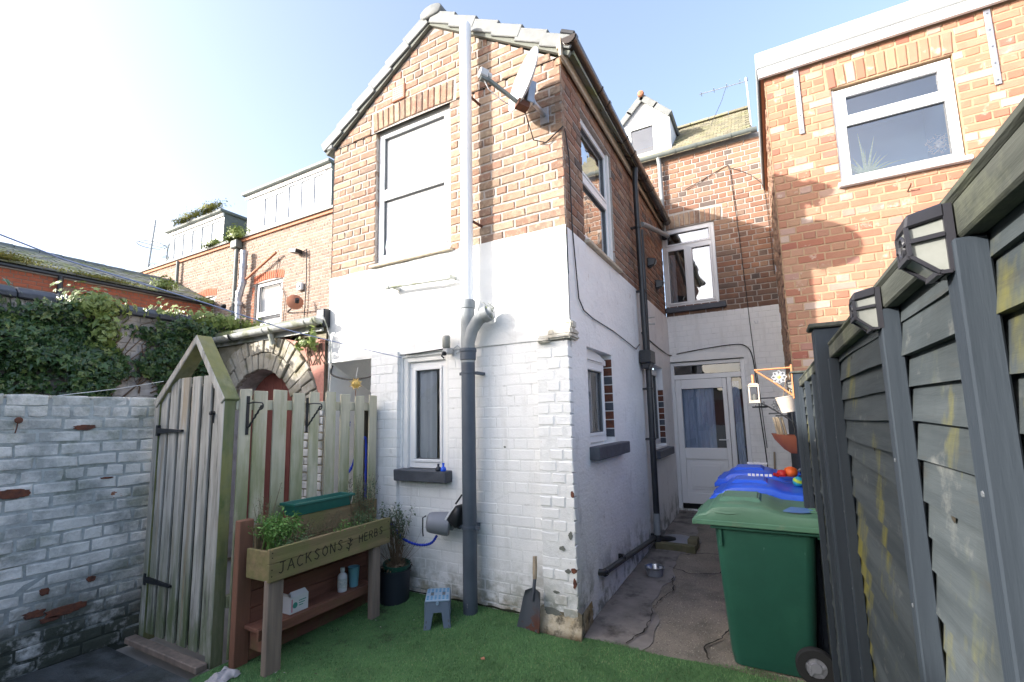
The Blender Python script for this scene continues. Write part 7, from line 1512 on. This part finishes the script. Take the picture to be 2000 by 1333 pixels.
m = MB(); m.tube([(1.50, 1.12, 1.53), (1.515, 1.13, 1.47), (1.51, 1.13, 1.42)], .004, 6); m.build('tie', M['iron'], TK)

# ------------------------------------------------------------------ wheelie bins
def bin_(label, body_m, lid_m, x0, y0, z0, open_=0, sticker=None, top=1.0, grip=True):
    t = thing('wheelie_bin', label, 'wheelie bin', (x0+.33, y0+.30, z0))
    def ring(z, xa, xb, ya, yb, r_, n=5):
        P = []
        for (cx, cy, a0) in ((xb-r_, yb-r_, 0), (xa+r_, yb-r_, 90), (xa+r_, ya+r_, 180), (xb-r_, ya+r_, 270)):
            for k in range(n+1):
                a = R(a0+90*k/n); P.append((x0+cx+r_*math.cos(a), y0+cy+r_*math.sin(a), z0+z))
        return P
    m = MB(); n = 24
    sec = [(.006, .128, .572, .058, .512, .05), (.08, .115, .585, .045, .525, .06), (.50, .09, .615, .025, .555, .06), (.84, .072, .640, .012, .568, .06), (.845, .060, .650, .0, .58, .06), (.895, .056, .652, .0, .58, .06)]
    vs = []
    for s_ in sec: vs += ring(*s_)
    m.add(vs, [(i*n+k, i*n+(k+1) % n, (i+1)*n+(k+1) % n, (i+1)*n+k) for i in range(len(sec)-1) for k in range(n)]+[list(range(n))[::-1], list(range((len(sec)-1)*n, len(sec)*n))]); m.build('body', M[body_m], t, smooth=35)
    for xx in (.10,):
        m = MB(); m.box(x0+xx, x0+xx+.02, y0-.004, y0+.02, z0+.74, z0+.84); m.build('body_rib', M[body_m], t, bevel=.004)
    # lid: lofted across the width, higher plateau towards the front
    prof = [(-.040, .872), (-.045, .905), (-.020, .935), (.03, .948), (.065, .985), (.12, 1.003), (.25, 1.012), (.38, 1.003), (.43, .985), (.48, .968), (.60, .962), (.66, .962), (.69, .945), (.70, .905)]
    m = MB(); vs = []; ys = [(-.022, .0), (-.021, .60), (-.014, .82), (.004, .93), (.05, .97), (.075, 1.0), (.29, 1.05), (.505, 1.0), (.53, .97), (.576, .93), (.594, .82), (.601, .60), (.602, .0)]
    P = len(prof)
    for (y, q) in ys:
        for (x, z) in prof:
            base = .885; lowz = min(z, .90) if z < .90 else .90
            vs.append((x0+x, y0+y, z0+lowz+(z-lowz)*q))
    fs = [(j*P+i, j*P+i+1, (j+1)*P+i+1, (j+1)*P+i) for j in range(len(ys)-1) for i in range(P-1)]
    b0 = len(vs)
    for j in (0, len(ys)-1):
        for i in range(P): pass
    low = [(x, y, z-.0) for (x, y, z) in vs]
    m.add(vs, fs)
    # skirt down the sides
    sk = [(x0+x, y0-.022, z0+max(.862, min(z, .90)-.03)) for x, z in prof]; sk2 = [(x0+x, y0+.602, z0+max(.862, min(z, .90)-.03)) for x, z in prof]
    b = len(m.v); m.add([vs[i] for i in range(P)]+sk, [(i, i+1, P+i+1, P+i) for i in range(P-1)]); m.add([vs[(len(ys)-1)*P+i] for i in range(P)]+sk2, [(i, i+1, P+i+1, P+i) for i in range(P-1)])
    lid = m.build('lid', M[lid_m], t, smooth=28)
    m = MB(); m.box(x0-.052, x0+.70, y0-.030, y0-.0225, z0+.868, z0+.90); m.box(x0-.052, x0+.70, y0+.6025, y0+.610, z0+.868, z0+.90); m.box(x0-.056, x0-.042, y0-.022, y0+.602, z0+.862, z0+.90); m.build('lid_rim', M[lid_m], lid, bevel=.004)
    m = MB(); m.add([(x0+.10, y0+.12, z0+1.003), (x0+.36, y0+.12, z0+1.003), (x0+.36, y0+.46, z0+1.003), (x0+.10, y0+.46, z0+1.003), (x0+.125, y0+.145, z0+1.030), (x0+.34, y0+.145, z0+1.030), (x0+.34, y0+.435, z0+1.030), (x0+.125, y0+.435, z0+1.030)], [(4, 5, 6, 7), (0, 1, 5, 4), (1, 2, 6, 5), (2, 3, 7, 6), (3, 0, 4, 7)]); m.build('lid_panel', M[lid_m], lid, bevel=.008, seg=2)
    for yy in (.10, .20, .36, .46):
        m = MB(); m.box(x0+.62, x0+.70, y0+yy, y0+yy+.018, z0+.935, z0+.975); m.build('lid_rib', M[lid_m], lid, bevel=.006)
    m = MB(); m.box(x0-.046, x0-.030, y0+.20, y0+.38, z0+.895, z0+.925); m.build('lid_lip', M[lid_m], lid, bevel=.006)
    m = MB(); m.box(x0+.052, x0+.665, y0-.012, y0-.0005, z0+.846, z0+.862); m.build('body_rim', M[body_m], t, bevel=.003)
    if grip:
        m = MB(); pts = []
        for k in range(20):
            a = 2*math.pi*k/20; pts.append((.16+.085*math.cos(a)*(1.15 if math.cos(a) < 0 else 1), .965+.017*math.sin(a)))
        m.prism(pts, lambda a, b: (x0+a, y0-.0205+.016*(b-.945)/.03, z0+b), lambda a, b: (x0+a, y0+.02, z0+b)); m.build('grip_hole', M['darkpot'] if lid_m == 'greenlid' else M['bluesticker'], lid)
        m = MB(); m.tube([(x0+a, y0-.021+.016*(b-.945)/.03, z0+b) for a, b in pts]+[(x0+pts[0][0], y0-.021+.016*(pts[0][1]-.945)/.03, z0+pts[0][1])], .007, 6); m.build('grip_rim', M[lid_m], lid, smooth=60)
    if sticker:
        m = MB(); n2 = 28; m.add([(x0+.545+.10*math.cos(2*math.pi*k/n2), y0+.15+.11*math.sin(2*math.pi*k/n2), z0+.9685) for k in range(n2)], [list(range(n2))]); m.build('lid_sticker', M[sticker], lid)
    else:
        m = MB()
        for k in range(6): m.box(x0+.22+k*.03, x0+.235+k*.03+random.uniform(0, .01), y0+.20, y0+.22, z0+1.055, z0+1.0725)
        o = m.build('lid_print', M['whitemark'], lid); o['kind'] = 'stuff'
    for yy in (.06, .46):
        m = MB(); m.tube([(x0+.715, y0+yy, z0+.905), (x0+.715, y0+yy+.06, z0+.905)], .026, 12); m.box(x0+.66, x0+.715, y0+yy+.005, y0+yy+.055, z0+.885, z0+.94); m.build('hinge', M[lid_m], lid, bevel=.004, smooth=50)
    m = MB(); m.tube([(x0+.745, y0+.03, z0+.86), (x0+.745, y0+.55, z0+.86)], .015, 10); m.box(x0+.645, x0+.745, y0+.0, y0+.03, z0+.83, z0+.895); m.box(x0+.645, x0+.745, y0+.55, y0+.58, z0+.83, z0+.895); m.build('handle', M[body_m], t, smooth=40)
    for yy in (-.018, .53):
        wl_ = MB(); wl_.lathe([(.055, .0), (.098, .0), (.105, .012), (.105, .040), (.098, .052), (.055, .052)], (x0+.575, y0+yy, z0+.105), 28, ax=(0, 1, 0)); w_ = wl_.build('wheel', M['rubber'], t, smooth=40)
        m = MB(); m.lathe([(0, -.004), (.028, -.004), (.032, .004), (.056, .008), (.056, .046), (0, .046)], (x0+.575, y0+yy, z0+.105), 20, ax=(0, 1, 0)); m.build('hub', M['greyreel'], w_, smooth=40)
        for k in range(5):
            a = 2*math.pi*k/5+.3; m = MB(); m.beam((x0+.575+.024*math.cos(a), y0+yy+.004, z0+.105+.024*math.sin(a)), (x0+.575+.055*math.cos(a), y0+yy+.005, z0+.105+.055*math.sin(a)), .014, .010, up=(0, 1, 0)); m.build('spoke', M['greyreel'], w_)
    m = MB(); m.tube([(x0+.575, y0+.0, z0+.105), (x0+.575, y0+.56, z0+.105)], .012, 8); m.build('axle', M['metal'], t)
    return t
bin_('big green wheelie bin in front of the blue ones with a worn blue sticker', 'green', 'greenlid', .895, .04, .012, sticker='bluesticker')
bin_('nearer bright blue wheelie bin directly behind the green bin', 'blue', 'blue', .93, .74, .04)
bin_('further bright blue wheelie bin next to the back door', 'blue', 'blue', .90, 1.42, .07)
# toys on the blue bin
tz = 1.085
t = thing('toy_duck', 'orange and red rubber toy lying on the far blue bin', 'toy', (1.46, 1.35, tz))
m = MB(); m.lathe([(0, 0), (.04, .005), (.055, .035), (.045, .07), (.015, .085), (0, .085)], (1.46, 1.32, tz-.03), 16); m.build('orange_body', M['toyorange'], t, smooth=60)
m = MB(); m.lathe([(0, 0), (.035, .005), (.042, .03), (.03, .055), (0, .06)], (1.395, 1.30, tz-.03), 14); m.tube([(1.37, 1.28, tz-.02), (1.33, 1.27, tz-.005)], .014, 8); m.build('red_body', M['toyred'], t, smooth=60)
t = thing('toy_ball', 'small teal and lime ball on the near blue bin', 'ball', (1.50, 1.12, tz-.06)); 
m = MB(); m.lathe([(.04*math.sin(q), .04-.04*math.cos(q)) for q in np.linspace(0, math.pi, 13)], (1.49, 1.10, tz-.075), 20, ax=(.3, -.4, 1)); m.build('ball', M['toyteal'], t, smooth=60)
m = MB(); m.lathe([(.0405*math.sin(q), .04-.0405*math.cos(q)) for q in np.linspace(1.75, 2.35, 5)], (1.49, 1.10, tz-.075), 20, ax=(.3, -.4, 1)); m.build('stripe', M['toylime'], t, smooth=60)
m = MB(); m.tube([(1.545, 1.42, tz), (1.545, 1.30, tz+.0)], .035, 14, cap=False); m.tube([(1.545, 1.42, tz), (1.545, 1.30, tz)], .024, 14, cap=False); tag(m.build('pipe_offcut', M['greyreel'], None, smooth=60), 'short grey pipe piece beside the toys near the fence', 'pipe piece')
m = MB(); m.lathe([(0, 0), (.05, .02), (.075, .10), (.06, .2), (.03, .26), (.0, .27)], (1.515, .70, .62), 12, sx=.5); m.wob(.012, 14); tag(m.build('plastic_bag', M['wbottle'], None, smooth=60), 'pale plastic bag stuffed behind the green bin by the fence', 'bag')

# ------------------------------------------------------------------ ivy
g = np.random.default_rng(3)
def ivy_patch(n, y0, y1, zlo, zhi, xface, bulge, keep, seed):
    g = np.random.default_rng(seed); P = []; Nn = []
    while len(P) < n:
        y = g.uniform(y0, y1); z = g.uniform(zlo, zhi); k = keep(y, z)
        if g.random() > k: continue
        nb = mnoise.noise(Vector((y*1.7, z*2.1, 4.2)))+.5*mnoise.noise(Vector((y*4.3, z*4.7, 1.2)))
        b = bulge*(.55+.6*nb)*min(1, k+.2); d = b*(g.random()**.45)
        P.append((xface+max(.0, d)+.01, y, z+.02*nb)); Nn.append((1.0, g.normal(0, .3)-.25, .45+g.normal(0, .25)))
    return np.array(P), np.array(Nn)
IV = thing('ivy', 'dense dark ivy spilling over the tall garden wall', 'ivy', (-4.9, -1.2, 1.8))
def topz(y): return 2.84+.14*mnoise.noise(Vector((y*1.3, 0, 0)))+.10*mnoise.noise(Vector((y*4.1, 3, 0)))
def keep_main(y, z):
    t = topz(y)
    if y > -1.35: t = min(t+.08, 2.93)
    if -1.35 < y < -.62: t = min(t, 2.74)
    if y > 1.0: return 0
    if z > t: return 0
    k = .55+1.2*mnoise.noise(Vector((y*1.9+3, z*2.2, 0)))+.5*mnoise.noise(Vector((y*5, z*5, 7)))
    bare = math.exp(-(((y+.80)/.20)**2+((z-2.52)/.16)**2))+math.exp(-(((y+.72)/.22)**2+((z-2.02)/.14)**2))+.8*math.exp(-(((y+.98)/.13)**2+((z-2.62)/.12)**2))
    k += .5 if y < -1.0 else .25
    if z < 2.02: k -= (2.02-z)*2.0 if y > -1.3 else 0
    return max(0, min(1, k-bare*1.3))
P1, N1 = ivy_patch(12500, -3.6, .9, 1.72, 3.2, -5.0, .34, keep_main, 4)
o = leaf_cloud(P1, N1, .056, 'leaves', M['ivy'], IV, 'ivy', .9, 9); o['kind'] = 'stuff'
st = MB()
for k in range(46):
    y = g.uniform(-1.4, .2); z = g.uniform(1.8, 2.2); pts = [(-4.99, y, z)]
    for q in range(5): y += g.normal(.02, .09); z += g.uniform(.05, .2); pts.append((-4.985+g.uniform(0, .04), y, min(z, 2.84)))
    st.tube(pts, [.010, .009, .007, .006, .005, .004], 5, cap=False)
o = st.build('stems', M['ivystem'], IV); o['kind'] = 'stuff'
def blob(c, rad, n, seed, size, m, name, label, cat='ivy'):
    g = np.random.default_rng(seed); p = g.normal(0, .45, (n, 3)); nn = p/np.linalg.norm(p, axis=1)[:, None]; t = thing(name, label, cat, c)
    o = leaf_cloud(p*np.array(rad)+np.array(c), nn+np.array([.4, -.2, .3]), size, 'leaves', M[m], t, 'ivy', .9, seed); o['kind'] = 'stuff'; return t
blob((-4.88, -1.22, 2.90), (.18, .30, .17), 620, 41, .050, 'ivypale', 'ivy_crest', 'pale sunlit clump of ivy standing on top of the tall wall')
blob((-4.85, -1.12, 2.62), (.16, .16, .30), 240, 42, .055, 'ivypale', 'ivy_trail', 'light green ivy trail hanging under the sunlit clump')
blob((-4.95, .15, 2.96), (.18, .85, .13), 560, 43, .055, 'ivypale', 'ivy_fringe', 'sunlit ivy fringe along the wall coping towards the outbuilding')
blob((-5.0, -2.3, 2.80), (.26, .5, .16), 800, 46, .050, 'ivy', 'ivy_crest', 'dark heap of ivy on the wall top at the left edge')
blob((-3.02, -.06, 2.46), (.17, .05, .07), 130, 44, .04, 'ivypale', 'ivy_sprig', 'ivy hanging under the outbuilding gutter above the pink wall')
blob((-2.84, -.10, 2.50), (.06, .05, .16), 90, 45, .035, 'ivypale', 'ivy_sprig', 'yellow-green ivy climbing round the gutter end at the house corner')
m = MB()
for k in range(14):
    x = random.uniform(-3.1, -2.86); m.tube([(x, .03, 2.45), (x+random.uniform(-.06, .06), .033, 2.34), (x+random.uniform(-.1, .1), .034, 2.22)], .005, 5)
o = m.build('bare_ivy_stems', M['ivystem'], None); tag(o, 'brown bare ivy stems spreading over the pink render', 'ivy stems', kind='stuff')
m = MB(); m.tube(spline([(-2.80, -.06, 2.76), (-2.74, -.05, 2.70), (-2.755, .05, 2.5), (-2.75, .06, 2.25), (-2.77, .06, 1.9), (-2.775, .06, 1.4)], 5), .007, 6); tag(m.build('corner_cable', M['gutold'], None), 'pale cable down the left corner of the white house', 'cable')

# ------------------------------------------------------------------ turf fibres, leaf litter
n = 210000; g = np.random.default_rng(8)
X = g.uniform(-1.96, 1.50, n); Y = g.uniform(-2.6, .10, n)
keep = (Y < np.where(X < -.28, .07, .005+.03*np.sin(X*7)+.05*np.maximum(X, 0))) & ~((X > -1.93) & (X < -1.82) & (Y < -1.3))
den = np.array([mnoise.noise(Vector((float(x)*1.7, float(y)*1.7, 0))) for x, y in zip(X[::1], Y[::1])])
keep &= (g.random(n) < .9+.6*den) & ~((X < -1.0) & (Y < 0) & (X < -1.25+.25*den) & (g.random(n) < .35))
X, Y = X[keep], Y[keep]; n = len(X)
t_ = np.clip((Y+1.0)/1.05, 0, 1); s_ = np.clip((-X-.25)/.25, 0, 1); Z = .011+.05*t_*t_*s_
h = g.uniform(.008, .017, n); a = g.uniform(0, 6.283, n); lx, ly_ = g.normal(0, .006, n), g.normal(.002, .006, n); wd = .0018
V_ = np.stack([np.stack([X-wd*np.cos(a), Y-wd*np.sin(a), Z], 1), np.stack([X+wd*np.cos(a), Y+wd*np.sin(a), Z], 1), np.stack([X+lx, Y+ly_, Z+h], 1)], 1).reshape(-1, 3)
F_ = np.arange(3*n).reshape(-1, 3); o = mesh_np('turf_fibres', V_, F_, M['blade']); tag(o, 'short green artificial grass fibres covering the yard', 'artificial grass', kind='stuff')
m = MB()
for k in range(90):
    x = random.uniform(-1.3, .9) if k < 30 else random.gauss(-1.45, .14); y = random.uniform(-1.8, -.05); z = gz(x, y)+.010
    a = random.uniform(0, 6.28); L = random.uniform(.004, .011); m.add([(x-L*math.cos(a), y-L*math.sin(a), z), (x+L*.5*math.sin(a), y-L*.5*math.cos(a), z+.004), (x+L*math.cos(a), y+L*math.sin(a), z+.002), (x-L*.5*math.sin(a), y+L*.5*math.cos(a), z+.003)], [(0, 1, 2, 3)])
    m.m[-1] = 0 if k % 5 else 1
o = m.build('leaf_litter', [M['soil'], M['cloth']], None); tag(o, 'scattered crumbs and dry bits on the turf', 'litter', kind='stuff')
lf = MB(); lf.add([(-.46, -.58, .026), (-.44, -.60, .03), (-.42, -.585, .028), (-.44, -.565, .034)], [(0, 1, 2), (0, 2, 3)]); tag(lf.build('fallen_leaf', M['terra'], None), 'single brown fallen leaf in the middle of the turf', 'leaf')
# dirt seam where turf meets the house wall
m = MB(); vs = []; N_ = 60
for i in range(N_+1):
    x = -1.75+1.46*i/N_; z = gz(x, .05); hh = .018+.02*abs(mnoise.noise(Vector((x*6, 0, 2)))); vs += [(x, .078-.03*abs(mnoise.noise(Vector((x*4, 5, 2)))), z+.004), (x, .062, z+hh)]
m.add(vs, [(2*i, 2*i+2, 2*i+3, 2*i+1) for i in range(N_)]); o = m.build('earth_seam', M['earth'], None); tag(o, 'dark earth seam between the turf and the white wall', 'earth', kind='structure')

# loose grit lying on the concrete path
n = 7000; g = np.random.default_rng(12); X = g.uniform(.02, 1.5, n); Y = .08+3.6*g.random(n)**1.6
kp = (X > .34+.06*np.sin(Y*5.2)) & (g.random(n) < .85); X, Y = X[kp], Y[kp]; n = len(X)
Z = np.array([pz(a, b) for a, b in zip(X, Y)]); s_ = g.uniform(.0022, .0052, n); a = g.uniform(0, 6.28, n)
T = np.array([(1, 0, 0), (-.5, .8, 0), (-.6, -.7, 0), (.1, .0, .75)]); ca, sa = np.cos(a), np.sin(a)
V_ = np.stack([np.stack([X+s_*(T[k, 0]*ca-T[k, 1]*sa), Y+s_*(T[k, 0]*sa+T[k, 1]*ca), Z-.0005+s_*T[k, 2]], 1) for k in range(4)], 1).reshape(-1, 3)
F_ = (np.array([(0, 1, 3), (1, 2, 3), (2, 0, 3)])[None]+(np.arange(n)*4)[:, None, None]).reshape(-1, 3)
M['grit'] = mat('mixed_path_grit', (.3, .27, .22), ramp=[(0, (.10, .085, .07)), (.4, (.26, .22, .17)), (.75, (.42, .37, .30)), (1, (.55, .50, .42))], rough=.95)
o = mesh_np('path_grit', V_, F_, M['grit']); tag(o, 'mixed pale and dark grit bedded in the concrete path', 'grit', kind='stuff')
